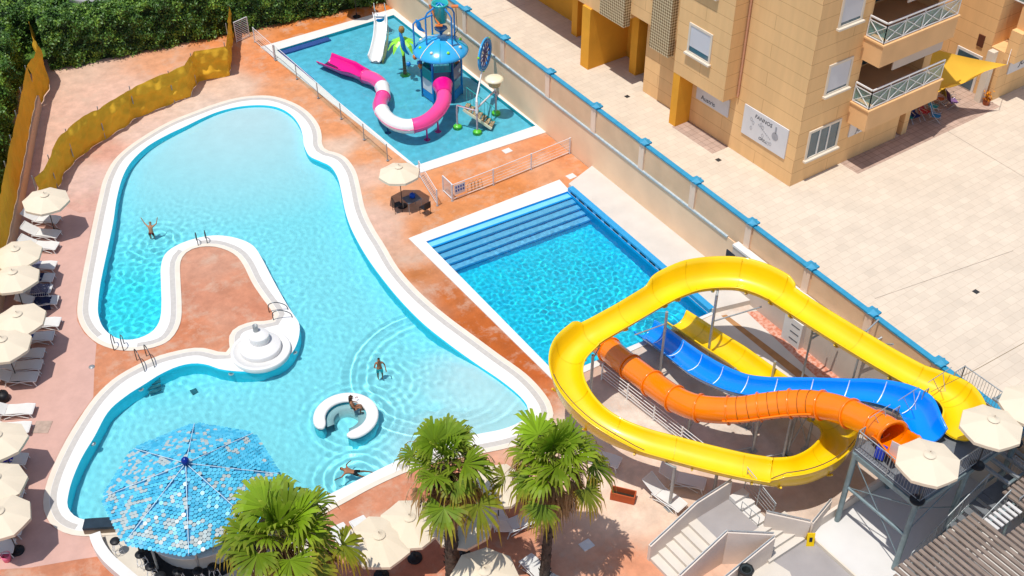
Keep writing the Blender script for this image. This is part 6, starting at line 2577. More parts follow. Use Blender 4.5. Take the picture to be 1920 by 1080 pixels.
# phase of the octagon from the traced corners
ph = [((math.atan2(p.y - cy, p.x - cx)) % (math.pi / 4)) for p in rimv]
a0_ = math.atan2(sum(math.sin(8 * x) for x in ph), sum(math.cos(8 * x) for x in ph)) / 8
HUBZ = 3.85
BR = thing('pool_bar', 'round pool bar under a big octagonal roof of blue disc tiles', 'bar', (cx, cy, 0))
cor = [V((cx + R_ * math.cos(a0_ + k * math.pi / 4), cy + R_ * math.sin(a0_ + k * math.pi / 4), RZ)) for k in range(8)]
hub = V((cx, cy, HUBZ))
mb = MB()
for k in range(8):
    mb.add([hub - V((0, 0, .06)), cor[k] - V((0, 0, .06)), cor[(k + 1) % 8] - V((0, 0, .06))], [(0, 1, 2)])
    mb.add([hub - V((0, 0, .10)), cor[k] - V((0, 0, .10)), cor[(k + 1) % 8] - V((0, 0, .10))], [(0, 2, 1)])
roof = mb.build('roof', M('roof_net_blue', (.05, .25, .45, 1), .7, .1, 5), BR)
rs = np.random.RandomState(2)
dv, df, dc = [], [], []
step = .165
spir = [(.45, .30), (.62, -.2), (.35, -.45), (.75, .35), (.55, .05), (.8, -.5), (.3, .1), (.7, 0.7)]
for k in range(8):
    A, B = cor[k], cor[(k + 1) % 8]
    mid = (A + B) / 2
    u = (B - A).normalized()
    w = (mid - hub)
    Lw = w.length
    w.normalize()
    nn_ = u.cross(w).normalized()
    if nn_.z < 0: nn_ = -nn_
    half = (B - A).length / 2
    rows = int(Lw / (step * .86))
    for i in range(rows + 1):
        dist = step * .86 * i + .06
        hw = half * dist / Lw
        m_ = int(hw / step)
        for j in range(-m_, m_ + 1):
            x = (j + (.5 if i % 2 else 0)) * step
            if abs(x) > hw - .04: continue
            c_ = hub + w * dist + u * x + nn_ * (.015 + .01 * rs.rand())
            # beige motifs: curls and a broken band along the rim
            f1, f2 = dist / Lw, x / max(half, .01)
            s1, s2 = spir[k]
            dd = math.hypot((f1 - s1) * Lw, x - s2 * half)
            v_ = 0
            if abs(dd - .45 - .1 * math.sin(3 * math.atan2(x, f1))) < .12 and rs.rand() < .5: v_ = 1
            if abs(f1 - .90 - .03 * math.sin(x * 3)) < .035 and rs.rand() < .75 and k in (4, 5, 6): v_ = 1
            if abs(f1 - .72 - .06 * math.sin(x * 2 + k)) < .04 and rs.rand() < .45 and k % 2 == 0: v_ = 1
            if rs.rand() < (.05 if k not in (2, 3) else .22): v_ = 1
            tl = nn_ + u * rs.normal(0, .10) + w * (rs.normal(0, .10) - .16)
            tl.normalize()
            e1 = u - tl * u.dot(tl)
            e1.normalize()
            e2 = tl.cross(e1)
            k0 = len(dv)
            for q in range(7):
                a = 2 * math.pi * q / 7
                dv.append(c_ + (e1 * math.cos(a) + e2 * math.sin(a)) * .088)
                dc.append((v_ * rs.uniform(.75, 1.0), 0, 0))
            df.append(tuple(range(k0, k0 + 7)))
o = MB()
o.add(dv, df)
tiles = o.build('disc_tiles', BT, roof)
tiles['kind'] = 'stuff'
set_tone(tiles, np.array(dc))
for k in range(8):
    MB().cyl(hub + V((0, 0, .03)), cor[k] + V((0, 0, .02)), .018, .018, 6).build('ridge_bar', M('ridge_pale_blue', (.45, .62, .72, 1), .4, .1, 5), roof)
MB().lathe((hub.x, hub.y, HUBZ), [(0, -.06), (.10, -.05), (.12, .03), (.15, .12), (.14, .24), (.08, .31), (0, .33)], 16).build('finial', M('cobalt', (.0, .02, .22, 1), .25, .1, 5), roof)
for k in range(8):
    q = hub.lerp(cor[k], .72)
    MB().cyl((q.x, q.y, 0), (q.x, q.y, q.z - .1), .05, .05, 8).build('post', STEEL, BR)
CTR = M('counter_white', col(236, 232, 224), .5, .04, 2)
MB().lathe((cx, cy, 0), [(R_ * .60, .0), (R_ * .60, 1.0), (R_ * .70, 1.02), (R_ * .70, 1.07), (R_ * .52, 1.07), (R_ * .52, 1.0), (R_ * .50, 0)], 48).build('counter', CTR, BR)
MB().lathe((cx, cy, 0), [(0, .03), (R_ * .78, .03), (R_ * .78, .0)], 40).build('bar_floor', M('bar_dark_floor', (.012, .012, .014, 1), .8, .2, 3), BR)
MB().lathe((cx, cy, 0), [(R_ * .40, .03), (R_ * .40, 1.9), (0, 1.95)], 24).build('back_bar', M('bar_black', (.008, .008, .01, 1), .5, .2, 3), BR)
# black coping slab between pool and bar
SLK = thing('bar_slab', 'long dark slab edging the pool beside the blue roofed bar', 'slab', tuple(P(158, 985)))
a, b = P(157, 985, .35), P(565, 958, .35)
d = (b - a).normalized()
n_ = V((-d.y, d.x, 0))
MB().prism([(q.x, q.y) for q in (a - n_ * .22, b - n_ * .22, b + n_ * .28, a + n_ * .28)], .30, .42).build('slab', M('slate_blue_black', (.02, .035, .05, 1), .4, .2, 3), SLK)
MB().prism([(q.x, q.y) for q in (a - n_ * .2, b - n_ * .2, b + n_ * .16, a + n_ * .16)], -1.2, .30).build('base', M('stone_brown', col(150, 132, 112), .8, .1, 4), SLK)
# sunk pale terrace round the bar
TPAL = M('bar_terrace', col(226, 216, 200), .8, .05, 1.2)
ring_px = [(168, 1010), (182, 1030), (205, 1062), (240, 1100), (320, 1140), (420, 1145), (560, 1080), (600, 1010), (565, 965), (400, 985), (225, 1000)]
tv, tf = tri2d([PT(ring_px)])
tag(MB().add([(x, y, .008) for x, y in tv], tf).build('terrace', TPAL), kind='structure')
arc = spline([P(x, y, .35) for x, y in ((176, 1003), (182, 1022), (198, 1046), (226, 1072), (262, 1100), (320, 1130))], 6)
la, lb = offset_open(arc, -.16), offset_open(arc, .26)
mb = MB()
ribbon(mb, setz(la, .45), setz(lb, .45), smooth=False)
ribbon(mb, setz(la, 0), setz(la, .45))
ribbon(mb, setz(lb, .45), setz(lb, 0))
mb.quad(setz([la[0]], 0)[0], setz([la[0]], .45)[0], setz([lb[0]], .45)[0], setz([lb[0]], 0)[0])
tag(mb.build('curved_wall', WTOP), 'curved low white wall round the bar terrace at the bottom left', 'wall')


def stool():
    t = thing('bar_stool', 'x', 'stool')
    MB().lathe((0, 0, 0), [(0, .72), (.19, .72), (.20, .76), (.17, .80), (0, .81)], 18).build('seat', BLKM, t, local=True)
    for k in range(4):
        a = k * math.pi / 2 + .78
        MB().cyl((.13 * math.cos(a), .13 * math.sin(a), .72), (.24 * math.cos(a), .24 * math.sin(a), 0), .012, .012, 5).build('leg', WFR, t, local=True)
    MB().tube([(.2 * math.cos(x * .5236), .2 * math.sin(x * .5236), .28) for x in range(12)], .01, 5, closed=True).build('foot_ring', WFR, t, local=True)
    return t


s0 = stool()
for i, ((px, py), lab) in enumerate((((215, 1013), 'leftmost black bar stool, alone by the curved white wall'), ((262, 1038), 'black bar stool nearest the left edge of the blue roof shadow'), ((281, 1061), 'black bar stool close behind the second one from the left'),
                                     ((333, 1070), 'black bar stool below the middle of the blue roof'), ((370, 1069), 'black bar stool right of the middle of the blue roof'), ((398, 1061), 'rightmost black bar stool, next to the palm leaves'), ((300, 1078), 'black bar stool cut by the bottom edge'))):
    o = s0 if i == 0 else copy_tree(s0)
    p = P(px, py, .8)
    o.location = (p.x, p.y, 0)
    o.rotation_euler = (0, 0, .4 * i)
    o['label'] = lab
    o['group'] = 'black stools round the bar'

# ================================================================== CHILDREN'S PLAY STRUCTURE
PBLUE = plastic('play_blue', (0.0, .20, .55, 1), .25)
PNAVY = plastic('play_navy', (.0, .07, .22, 1), .3)
PDOME = plastic('play_dome', (.03, .38, .74, 1), .22)
PTEAL = plastic('play_teal', (.02, .42, .42, 1), .35)
PLIME = plastic('play_lime', (.28, .75, .03, 1), .35)
PGRN = plastic('play_green', (.08, .50, .02, 1), .4)
PPINK = plastic('slide_pink', (.82, .06, .28, 1), .3)
PMAG = plastic('slide_magenta', (.72, .0, .22, 1), .28)
PWHT = plastic('slide_white', (.80, .80, .78, 1), .3)
PORG = plastic('play_orange', (.65, .18, .03, 1), .4)
PCREAM = plastic('play_cream', (.80, .72, .50, 1), .4)
dc_ = P(826, 92, 2.95)
PX, PY = dc_.x, dc_.y
PS = thing('play_tower', 'blue domed water play tower with tipping bucket in the children\'s pool', 'play structure', (PX, PY, -.3))
Rd = 1.66
MB().lathe((PX, PY, 0), [(Rd, 2.84), (Rd + .03, 2.92), (Rd * .96, 3.05), (Rd * .80, 3.28), (Rd * .58, 3.48), (Rd * .32, 3.62), (.05, 3.68), (0, 3.68)], 48).build('dome', PDOME, PS)
for k in range(8):
    a = k * math.pi / 4 + .2
    pts = [V((PX + r_ * math.cos(a), PY + r_ * math.sin(a), z_ + .03)) for r_, z_ in ((Rd, 2.94), (Rd * .96, 3.05), (Rd * .8, 3.28), (Rd * .58, 3.48), (Rd * .32, 3.62))]
    MB().tube(pts, .025, 6).build('dome_rib', PTEAL if k % 2 else PCREAM, PS)
    a += .39
    q = V((PX + Rd * .78 * math.cos(a), PY + Rd * .78 * math.sin(a), 3.30))
    MB().lathe(q, [(0, -.03), (.09, -.02), (.10, .05), (.05, .11), (0, .12)], 12).build('nozzle', PLIME if k % 2 else PCREAM, PS)
# columns on a hexagon turned towards the slide
Rc = 1.22
fa = math.atan2(P(832, 180, .4).y - PY, P(832, 180, .4).x - PX)       # towards the pink slide
cols = []
for k in range(6):
    a = fa + math.pi / 6 + k * math.pi / 3
    q = (PX + Rc * math.cos(a), PY + Rc * math.sin(a))
    cols.append(V((q[0], q[1], 0)))
    MB().cyl((q[0], q[1], -.35), (q[0], q[1], 2.9), .075, .075, 12).build('column', PBLUE if k % 2 else PNAVY, PS)
MB().prism([(c_.x, c_.y) for c_ in cols], 1.12, 1.22).build('deck', PNAVY, PS)


def between(i, j, z0, z1, mat, slats, name, inset=.1, bm=None):
    a, b = cols[i % 6], cols[j % 6]
    d = (b - a).normalized()
    a, b = a + d * inset, b - d * inset
    if slats:
        mb = MB()
        n = 13
        for k in range(n):
            p = a.lerp(b, (k + .5) / n)
            mb.cyl((p.x, p.y, z0), (p.x, p.y, z1), .028, .028, 6)
        for z in (z0, z1):
            mb.beam((a.x, a.y, z), (b.x, b.y, z), .05, .06)
        return mb.build(name, mat, PS)
    return MB().beam((a.x, a.y, (z0 + z1) / 2), (b.x, b.y, (z0 + z1) / 2), .05, z1 - z0).build(name, mat, PS)


# cols[5]-cols[0] is the side facing the slide
between(5, 6, 2.0, 2.75, PTEAL, True, 'slatted_panel')
between(5, 6, -.1, .55, PBLUE, False, 'lower_panel')
between(4, 5, 1.25, 1.95, PTEAL, True, 'slatted_panel')
between(4, 5, .45, 1.25, SIGNM, False, 'white_panel', .12)
between(4, 5, -.2, .4, PBLUE, False, 'lower_panel')
between(0, 1, 1.3, 2.1, PNAVY, False, 'dark_panel')
between(1, 2, 1.25, 1.9, PTEAL, True, 'slatted_panel')
between(3, 4, 1.25, 1.9, PTEAL, True, 'slatted_panel')
between(0, 1, -.2, .5, PBLUE, False, 'lower_panel')
# tipping bucket on its frame above the dome
BKX = V((PX + .12, PY + .05, 0))
zb = 4.7
MB().lathe((BKX.x, BKX.y, 0), [(0, zb), (.36, zb + .02), (.46, zb + 1.1), (.52, zb + 1.15), (.50, zb + 1.25), (.44, zb + 1.2), (.34, zb + .1), (0, zb + .08)], 24).build('tipping_bucket', PTEAL, PS)
MB().lathe((BKX.x, BKX.y, 0), [(.06, 3.85), (.12, 4.0), (.42, 4.28), (.40, 4.32), (0, 4.22)], 8, False).build('splash_plate', PNAVY, PS)
vr = V((math.cos(-AZ), math.sin(-AZ), 0))                                # across the picture
vf = V((math.sin(AZ), math.cos(AZ), 0))
for s_, x_, f_ in ((-1, .78, -.5), (1, .88, .1), (-1, .5, .8), (1, .75, -.6)):
    q = V((PX, PY, 0)) + vr * s_ * x_ + vf * f_
    MB().tube([V((q.x, q.y, 3.2)), V((q.x, q.y, 5.3)), V((q.x, q.y, 5.55)) - vr * s_ * .12, V((BKX.x, BKX.y, 5.9))], .055, 8).build('frame_pipe', PBLUE, PS)
q = V((PX, PY, 0)) - vr * 1.55 - vf * .2
MB().tube([q + V((0, 0, 3.0)), q + V((0, 0, 4.7)), q + V((0, 0, 4.85)) + vr * .15, V((PX, PY, 5.25)) - vr * .3], .055, 8).build('frame_pipe', PBLUE, PS)
MB().tube([V((PX, PY, 5.8)) - vr * .55 + vf * .1, V((PX, PY, 5.0)) - vr * .2 - vf * .15, V((PX, PY, 4.75)) + vr * .02 - vf * .35], .07, 6).build('orange_arm', PORG, PS)
MB().box(V((PX, PY, 4.72)) + vr * .0 - vf * .4, (.42, .2, .06), rz=-AZ).build('orange_foot', PORG, PS)
MB().box(V((PX, PY, 5.75)) + vr * .95, (.4, .25, .08), rz=-AZ).build('orange_foot', PORG, PS)
MB().tube([V((PX, PY, 5.7)) + vr * 1.0, V((PX, PY, 4.2)) + vr * 1.05, V((PX, PY, 3.6)) + vr * .7], .02, 5).build('rope', BLKM, PS)
# blue curved fins on the left
for (px, py, z, L, s_) in ((755, 82, 2.6, 1.5, 1), (785, 48, 3.9, .8, -1)):
    c_ = P(px, py, z)
    pts = [c_ + V((0, 0, L * .5)) - vr * .15, c_ + V((0, 0, L * .2)) - vr * .02, c_ + vr * .05 + V((0, 0, -L * .2)), c_ + vr * .35 + V((0, 0, -L * .5))]
    pp = spline(pts, 4)
    MB().tube(pp, [.03 + .13 * math.sin(math.pi * i / (len(pp) - 1)) for i in range(len(pp))], 8).build('blue_fin', PBLUE, PS)
# small sprayers that stick out of the tower
for (px, py, z, m_) in ((778, 107, 2.3, PORG), (766, 120, 1.9, PBLUE), (786, 118, 2.0, PBLUE), (857, 118, 2.0, PORG), (859, 131, 1.6, PWHT), (788, 124, 1.9, PORG)):
    c_ = P(px, py, z)
    MB().lathe(c_, [(0, -.16), (.10, -.14), (.15, 0), (.12, .12), (0, .16)], 12).build('spray_nozzle', m_, PS)
    MB().cyl(c_, (cols[4].x if px < 800 else cols[0].x, cols[4].y if px < 800 else cols[0].y, z), .02, .02, 5).build('nozzle_pipe', PNAVY, PS)
# stair up to the deck
TAN = M('speckled_tread', (.45, .36, .2, 1), .8, .5, 14, c2=(.12, .08, .05, 1))
sa_, sb_ = P(872, 203, .9), P(925, 235, 0)
sa_.z, sb_.z = 1.15, 0
d_ = V((sb_.x - sa_.x, sb_.y - sa_.y, 0))
L_ = d_.length
d_.normalize()
nn_ = V((-d_.y, d_.x, 0))
for k in range(7):
    q = sa_.lerp(sb_, (k + .5) / 7)
    MB().box((q.x, q.y, q.z - .05), (L_ / 7 * 1.05, .72, .07), rz=math.atan2(d_.y, d_.x)).build('tread', TAN, PS)
for s_ in (-1, 1):
    MB().beam(sa_ + nn_ * s_ * .38 - V((0, 0, .12)), sb_ + nn_ * s_ * .38 - V((0, 0, .02)), .05, .16).build('stringer', PCREAM if s_ < 0 else PTEAL, PS)
mb = MB()
for k in range(9):
    q = sa_.lerp(sb_, k / 8) + nn_ * .38
    mb.cyl(q, q + V((0, 0, .95)), .015, .015, 5)
mb.cyl(sa_ + nn_ * .38 + V((0, 0, .95)), sb_ + nn_ * .38 + V((0, 0, .95)), .025, .025, 6)
mb.build('stair_railing', PTEAL, PS)

# pink and white tube slide
pk_ = [(830, 160, 1.42), (832, 174, 1.36), (830, 194, 1.22), (815, 215, 1.1), (792, 231, 1.02), (762, 237, .94), (734, 228, .86), (717, 210, .78), (713, 194, .70), (719, 178, .62), (715, 160, .54), (702, 149, .47), (688, 144, .42), (674, 138, .36)]
ctr = resample(spline([P(x, y, z) for x, y, z in pk_], 7), .12)
TS = thing('tube_slide', 'pink and white curling tube slide leaving the blue play tower', 'water slide', (PX, PY, 0))
n = len(ctr)
n0 = int(n * .06)
# flared entry
MB().tube(ctr[:n0 + 3], [.62 - .16 * (i / (n0 + 2)) ** .6 for i in range(n0 + 3)], 24, cap=False).build('funnel', PMAG, TS)
cuts = [n0, int(n * .34), int(n * .56), int(n * .70), int(n * .80), n - int(n * .06)]
for i, (m_, nm) in enumerate(((PPINK, 'pink_section'), (PWHT, 'white_section'), (PPINK, 'pink_section'), (PWHT, 'white_section'), (PPINK, 'pink_section'))):
    seg = ctr[cuts[i]:cuts[i + 1] + 1]
    MB().tube(seg, .43, 24, cap=False).tube(seg, .40, 24, cap=False).build(nm, m_, TS)
    ring_mesh(ctr, cuts[i + 1], .425, .47, .02).build('flange', m_, TS)
# side seam flange
seam_ = [ctr[i] + (lambda t_: V((-t_.y, t_.x, 0)).normalized())((ctr[min(i + 1, n - 1)] - ctr[i - 1])) * .43 for i in range(n0 + 1, n - 4)]
MB().tube(seam_, .022, 6).build('seam', PPINK, TS)
for (i, m_) in ((int(n * .28), PMAG), (int(n * .5), PNAVY), (int(n * .2), PMAG)):
    q = ctr[i]
    MB().cyl((q.x, q.y, -.35), (q.x, q.y, q.z - .38), .06, .05, 8).build('support', m_, TS)
    MB().lathe((q.x, q.y, -.36), [(.2, 0), (.16, .05), (.06, .12)], 12).build('support_foot', m_, TS)
tr_ = stations([(686, 141, .08, .0, .0, .42), (668, 133, .02, .05, .05, .46), (652, 127, -.04, .05, .05, .62), (628, 117, -.08, .0, .0, .62), (608, 109, -.10, .0, .0, .62)], 5)
vs, fs = flume(tr_, .04, .06)
vs = [V((v.x, v.y, v.z if v.z < .5 else v.z)) for v in vs]
MB().add(vs, fs, True).build('runout_trough', PMAG, TS)

# white slide
WS_ = thing('small_slide', 'small straight white slide with yellow side at the far corner of the children\'s pool', 'slide', tuple(P(714, 70)))
st_ = stations([(712, 31, 1.35, .25, .25, .38), (714, 45, 1.15, .1, .1, .36), (712, 68, .65, .05, .05, .36), (707, 92, .12, .0, .0, .38), (703, 107, -.12, .0, .0, .42)], 6)
vs, fs = flume(st_, .05, .05)
MB().add(vs, fs, True).build('trough', PWHT, WS_)
fr = flume_frames(st_)
side_ = 1 if fr[5][1].dot(vr) > 0 else -1
mb = MB()
for i in range(len(st_) - 1):
    a, b = fr[i], fr[i + 1]
    pa, pb = a[0] + a[1] * side_ * .47 + V((0, 0, .42)), b[0] + b[1] * side_ * .47 + V((0, 0, .42))
    mb.quad(V((pa.x, pa.y, max(-.35, pa.z - .75))), V((pb.x, pb.y, max(-.36, pb.z - .75))), pb, pa)
mb.build('side_panel', plastic('play_yellow', (.75, .45, .05, 1), .4), WS_)
q = P(712, 31, 1.2)
for s_ in (-1, 1):
    MB().cyl((q.x + vr.x * .35 * s_, q.y + vr.y * .35 * s_, -.35), (q.x + vr.x * .35 * s_, q.y + vr.y * .35 * s_, 1.3), .05, .05, 8).build('leg', PWHT, WS_)
    MB().tube([q + vr * .35 * s_ + V((0, 0, .5)), q + vr * .35 * s_ + V((0, 0, .85)) + vf * .2, q + vr * .35 * s_ + V((0, 0, .1)) + vf * .55], .03, 6).build('arch_rail', PWHT, WS_)
MB().box(q + vf * .45 - V((0, 0, .1)), (.8, .5, .06), rz=-AZ).build('platform', PWHT, WS_)
for k in range(4):
    MB().box(q + vf * (.75 + .16 * k) - V((0, 0, .4 + .3 * k)), (.7, .18, .05), rz=-AZ).build('step', PBLUE, WS_)

# lime toy palm
q = P(760, 143, -.3)
TP = thing('toy_palm', 'lime green plastic palm with a striped trunk beside the blue tower', 'play structure', (q.x, q.y, -.3))
STRB = tile_mat('toy_trunk', (.25, .17, .08, 1), (.06, .05, .03, 1), 9, .12, .02, .2, .6, 0, .2, vec='side')
MB().cyl((q.x, q.y, -.3), (q.x - .05, q.y, 2.3), .12, .08, 12).build('trunk', STRB, TP)
MB().lathe((q.x, q.y, -.35), [(.34, 0), (.28, .12), (.1, .2)], 14).build('base', PGRN, TP)
hd = V((q.x - .05, q.y, 2.25))
for k in range(9):
    a = k * .698
    d = V((math.cos(a), math.sin(a), 0))
    s_ = V((-d.y, d.x, 0))
    pts = [hd, hd + d * .35 + V((0, 0, .08)), hd + d * .7 - V((0, 0, .12)), hd + d * .95 - V((0, 0, .55))]
    wd_ = [.05, .17, .16, .03]
    mb = MB()
    vs = []
    for p_, w_ in zip(pts, wd_):
        vs += [p_ - s_ * w_ - V((0, 0, .05)), p_ + V((0, 0, .02)), p_ + s_ * w_ - V((0, 0, .05))]
    fs = []
    for i in range(3):
        for j in range(2):
            fs.append((3 * i + j, 3 * i + 3 + j, 3 * i + 4 + j, 3 * i + 1 + j))
    mb.add(vs, fs)
    mb.build('leaf', PLIME, TP)
MB().lathe(hd + V((0, 0, .75)), [(0, -.24), (.16, -.18), (.2, 0), (.14, .18), (0, .22)], 14).build('coconut', M('coconut', (.30, .17, .04, 1), .6, .3, 6), TP)
MB().cyl(hd, hd + V((0, 0, .6)), .04, .04, 8).build('stem', PNAVY, TP)

# striped pipe arches, wheel and mushroom
CANE = tile_mat('candy_stripe', (.62, .60, .60, 1), (.32, .05, .10, 1), 9, .085, .018, .04, .4, 0, .0, vec='side')
b1_, b2_, b3_ = P(858, 240, -.2), P(895, 250, -.2), P(930, 214, -.2)
AR = thing('splash_arches', 'candy striped spray pipes on green feet beside the play tower', 'play structure', (b2_.x, b2_.y, -.3))
for a, b, z in ((b1_, b2_, 1.35), (b2_ + vf * .02, b3_, 1.5)):
    MB().tube(spline([V((a.x, a.y, -.3)), V((a.x, a.y, z - .15)), V((a.x, a.y, z)) + (b - a).normalized() * .12], 3), .06, 10).build('upright', CANE, AR)
    MB().cyl(V((a.x, a.y, z)) + (b - a).normalized() * .1, V((b.x, b.y, z - .02)), .055, .055, 10).build('cross_pipe', CANE, AR)
MB().cyl((b3_.x, b3_.y, -.3), (b3_.x, b3_.y, 1.5), .06, .06, 10).build('upright', CANE, AR)
MB().cyl((b2_.x, b2_.y, 1.2), (b2_.x, b2_.y, 2.0), .09, .07, 10).build('white_sleeve', PWHT, AR)
for b in (b1_, b2_, b3_):
    MB().lathe((b.x, b.y, -.36), [(.28, 0), (.27, .3), (.2, .36), (.06, .42)], 14).build('foot', PGRN, AR)
WHl = thing('spray_wheel', 'big blue spoked wheel on a white pole beside the long wall', 'play structure', (b2_.x, b2_.y, 1.9))
wc = P(909, 102, 3.15)
ax = (vr * .93 + vf * -.36).normalized()
q4 = ax.to_track_quat('Z', 'Y').to_matrix()
circ = lambda r_, o_=0: [wc + ax * o_ + q4 @ V((r_ * math.cos(k * .2618), r_ * math.sin(k * .2618), 0)) for k in range(24)]
MB().tube(circ(.82), .09, 10, closed=True).build('rim', PBLUE, WHl)
MB().tube(circ(.98), .06, 8, closed=True).build('outer_rim', PDOME, WHl)
sp_ = M('wheel_spokes', (.12, .10, .22, 1), .5, .5, 5)
for k in range(12):
    v_ = circ(.80)[k * 2]
    MB().cyl(wc, v_, .03, .05, 6).build('spoke', sp_, WHl)
for k in (3, 11, 17, 22):
    MB().lathe(circ(1.02)[k], [(0, -.09), (.09, 0), (0, .09)], 10).build('lime_nozzle', PLIME, WHl)
MB().tube([V((b2_.x, b2_.y, 1.2)), V((b2_.x, b2_.y, 2.2)), wc - ax * .15 - V((0, 0, .9)), wc - ax * .12], .05, 8).build('pole', PWHT, WHl)
MS = thing('mushroom_spray', 'cream mushroom shaped water spray at the right of the children\'s pool', 'play structure', (b3_.x, b3_.y, 1.5))
mc = P(927, 145, 2.62)
MB().lathe((mc.x, mc.y, 2.5), [(.0, -.52), (.16, -.5), (.34, -.42), (.40, -.1), (.42, -.06)], 24).build('stem_cone', plastic('play_ochre', (.48, .32, .12, 1), .5), MS)
MB().lathe((mc.x, mc.y, 2.5), [(.40, -.06), (.56, -.02), (.58, .03), (.4, .12), (0, .16)], 32).build('cap', PCREAM, MS)
MB().cyl((b3_.x, b3_.y, 1.4), (mc.x, mc.y, 2.0), .05, .05, 8).build('stem', PWHT, MS)

# ================================================================== PEOPLE
SKIN = M('skin_tan', (.42, .20, .105, 1), .55, .08, 6)
SKIN2 = M('skin_brown', (.30, .13, .065, 1), .55, .08, 6)
HAIRD = M('hair_dark', (.012, .008, .006, 1), .6, .3, 10)
HAIRB = M('hair_brown', (.06, .025, .012, 1), .6, .3, 10)


def skin_mesh(name, joints, edges, mat, root=0, sub=1, parent=None, recv=True):
    """joints: list of (co, rx, ry); grown with a skin modifier, then baked"""
    me = bpy.data.meshes.new(name)
    me.from_pydata([j[0] for j in joints], edges, [])
    ob = bpy.data.objects.new(name, me)
    COL.objects.link(ob)
    md = ob.modifiers.new('s', 'SKIN')
    md.use_smooth_shade = True
    sv = me.skin_vertices[0].data
    for i, j in enumerate(joints):
        sv[i].radius = (j[1], j[2])
        sv[i].use_root = (i == root)
    sm = ob.modifiers.new('ss', 'SUBSURF')
    sm.levels = sub
    sm.render_levels = sub
    dg = bpy.context.evaluated_depsgraph_get()
    m2_ = bpy.data.meshes.new_from_object(ob.evaluated_get(dg))
    bpy.data.objects.remove(ob)
    m2_.materials.clear()
    m2_.materials.append(mat)
    for p_ in m2_.polygons: p_.use_smooth = True
    o_ = bpy.data.objects.new(name, m2_)
    COL.objects.link(o_)
    o_.parent = parent
    o_.cycles.is_caustics_receiver = recv
    return o_


def person(label, loc, rz, pose, skin, hair, wear, hairlen=0, top=None, s=.84):
    """local frame: x right, y forward, z up, metres; pose holds the joints"""
    t = thing('person', label, 'person', loc, rz, None)
    J = pose
    jn = ['pelvis', 'waist', 'chest', 'neck', 'head', 'crown']
    rad_ = dict(pelvis=(.155, .11), waist=(.13, .095), chest=(.165, .11), neck=(.055, .055), head=(.085, .095), crown=(.07, .08))
    joints, edges, idx = [], [], {}

    def addj(n, c, rx, ry, link=None):
        idx[n] = len(joints)
        joints.append((Vector(c) * s, rx * s, ry * s))
        if link is not None: edges.append((idx[link], idx[n]))
    prev = None
    for n in jn:
        addj(n, J[n], *rad_[n], link=prev)
        prev = n
    for sd, k in (('L', -1), ('R', 1)):
        addj('sh' + sd, J['sh' + sd], .055, .055, 'chest')
        addj('el' + sd, J['el' + sd], .04, .04, 'sh' + sd)
        addj('wr' + sd, J['wr' + sd], .027, .024, 'el' + sd)
        e, w = Vector(J['el' + sd]), Vector(J['wr' + sd])
        d = (w - e).normalized()
        pal = w + d * .07
        addj('pa' + sd, pal, .038, .018, 'wr' + sd)
        sv_ = d.cross(Vector((0, .3, 1))).normalized()
        for f in range(4):
            o_ = (f - 1.5) * .02
            addj('f%d%s' % (f, sd), pal + d * (.05 + .012 * (1 - abs(f - 1.5))) + sv_ * o_, .009, .009, 'pa' + sd)
            addj('g%d%s' % (f, sd), pal + d * (.085 + .012 * (1 - abs(f - 1.5))) + sv_ * o_ - Vector((0, 0, .012)), .007, .007, 'f%d%s' % (f, sd))
        addj('th' + sd, w + d * .05 - sv_ * .05 * k, .010, .010, 'wr' + sd)
        addj('hp' + sd, J['hp' + sd], .085, .085, 'pelvis')
        addj('kn' + sd, J['kn' + sd], .058, .058, 'hp' + sd)
        addj('an' + sd, J['an' + sd], .038, .038, 'kn' + sd)
        an, kn = Vector(J['an' + sd]), Vector(J['kn' + sd])
        addj('to' + sd, J.get('to' + sd, an + Vector((0, .18, -.03))), .035, .022, 'an' + sd)
    body = skin_mesh('body', joints, edges, skin, 0, 1, t)
    # nose, ears
    hd, cr = Vector(J['head']) * s, Vector(J['crown']) * s
    fw = Vector(J.get('face', (0, 1, 0))).normalized()
    upv = (cr - hd).normalized()
    sdv = fw.cross(upv).normalized()
    face = MB()
    face.lathe(hd + fw * .098 * s, [(0, -.025), (.013, -.01), (.010, .02), (0, .03)], 6)
    for k in (-1, 1):
        face.lathe(hd + sdv * .088 * k * s, [(0, -.03), (.018, 0), (0, .03)], 6)
    f_ = face.build('nose_and_ears', skin, body, local=True)
    eye = MB()
    for k in (-1, 1):
        eye.lathe(hd + fw * .088 * s + sdv * .033 * k + upv * .012, [(0, -.012), (.014, 0), (0, .012)], 6)
    eye.beam(hd + fw * .088 * s - upv * .045 - sdv * .025, hd + fw * .088 * s - upv * .045 + sdv * .025, .01, .008)
    eye.build('eyes_and_mouth', M('face_dark', (.08, .02, .02, 1), .5, .1, 5), body, local=True)
    # hair: a shell over the back and top of the skull, with a tail if long
    hj = [(hd + upv * .045 - fw * .02, .094 * s, .10 * s), (cr + upv * .012 - fw * .012, .078 * s, .085 * s)]
    he = [(0, 1)]
    if hairlen:
        hj += [(hd - fw * .10 - upv * .02, .06, .05), (hd - fw * .12 - upv * (.08 + hairlen), .05, .035)]
        he += [(0, 2), (2, 3)]
    skin_mesh('hair', hj, he, hair, 0, 1, t)
    for nm, segs, mat in wear:
        jj, ee = [], []
        for path in segs:
            k0 = len(jj)
            for i, (n, f, rx, ry) in enumerate(path):
                c_ = Vector(J[n[0]]).lerp(Vector(J[n[1]]), f) if isinstance(n, tuple) else Vector(J[n])
                jj.append((c_ * s, rx * s, ry * s))
                if i: ee.append((k0 + i - 1, k0 + i))
            if k0: ee.append((0, k0))
        skin_mesh(nm, jj, ee, mat, 0, 1, t)
    return t


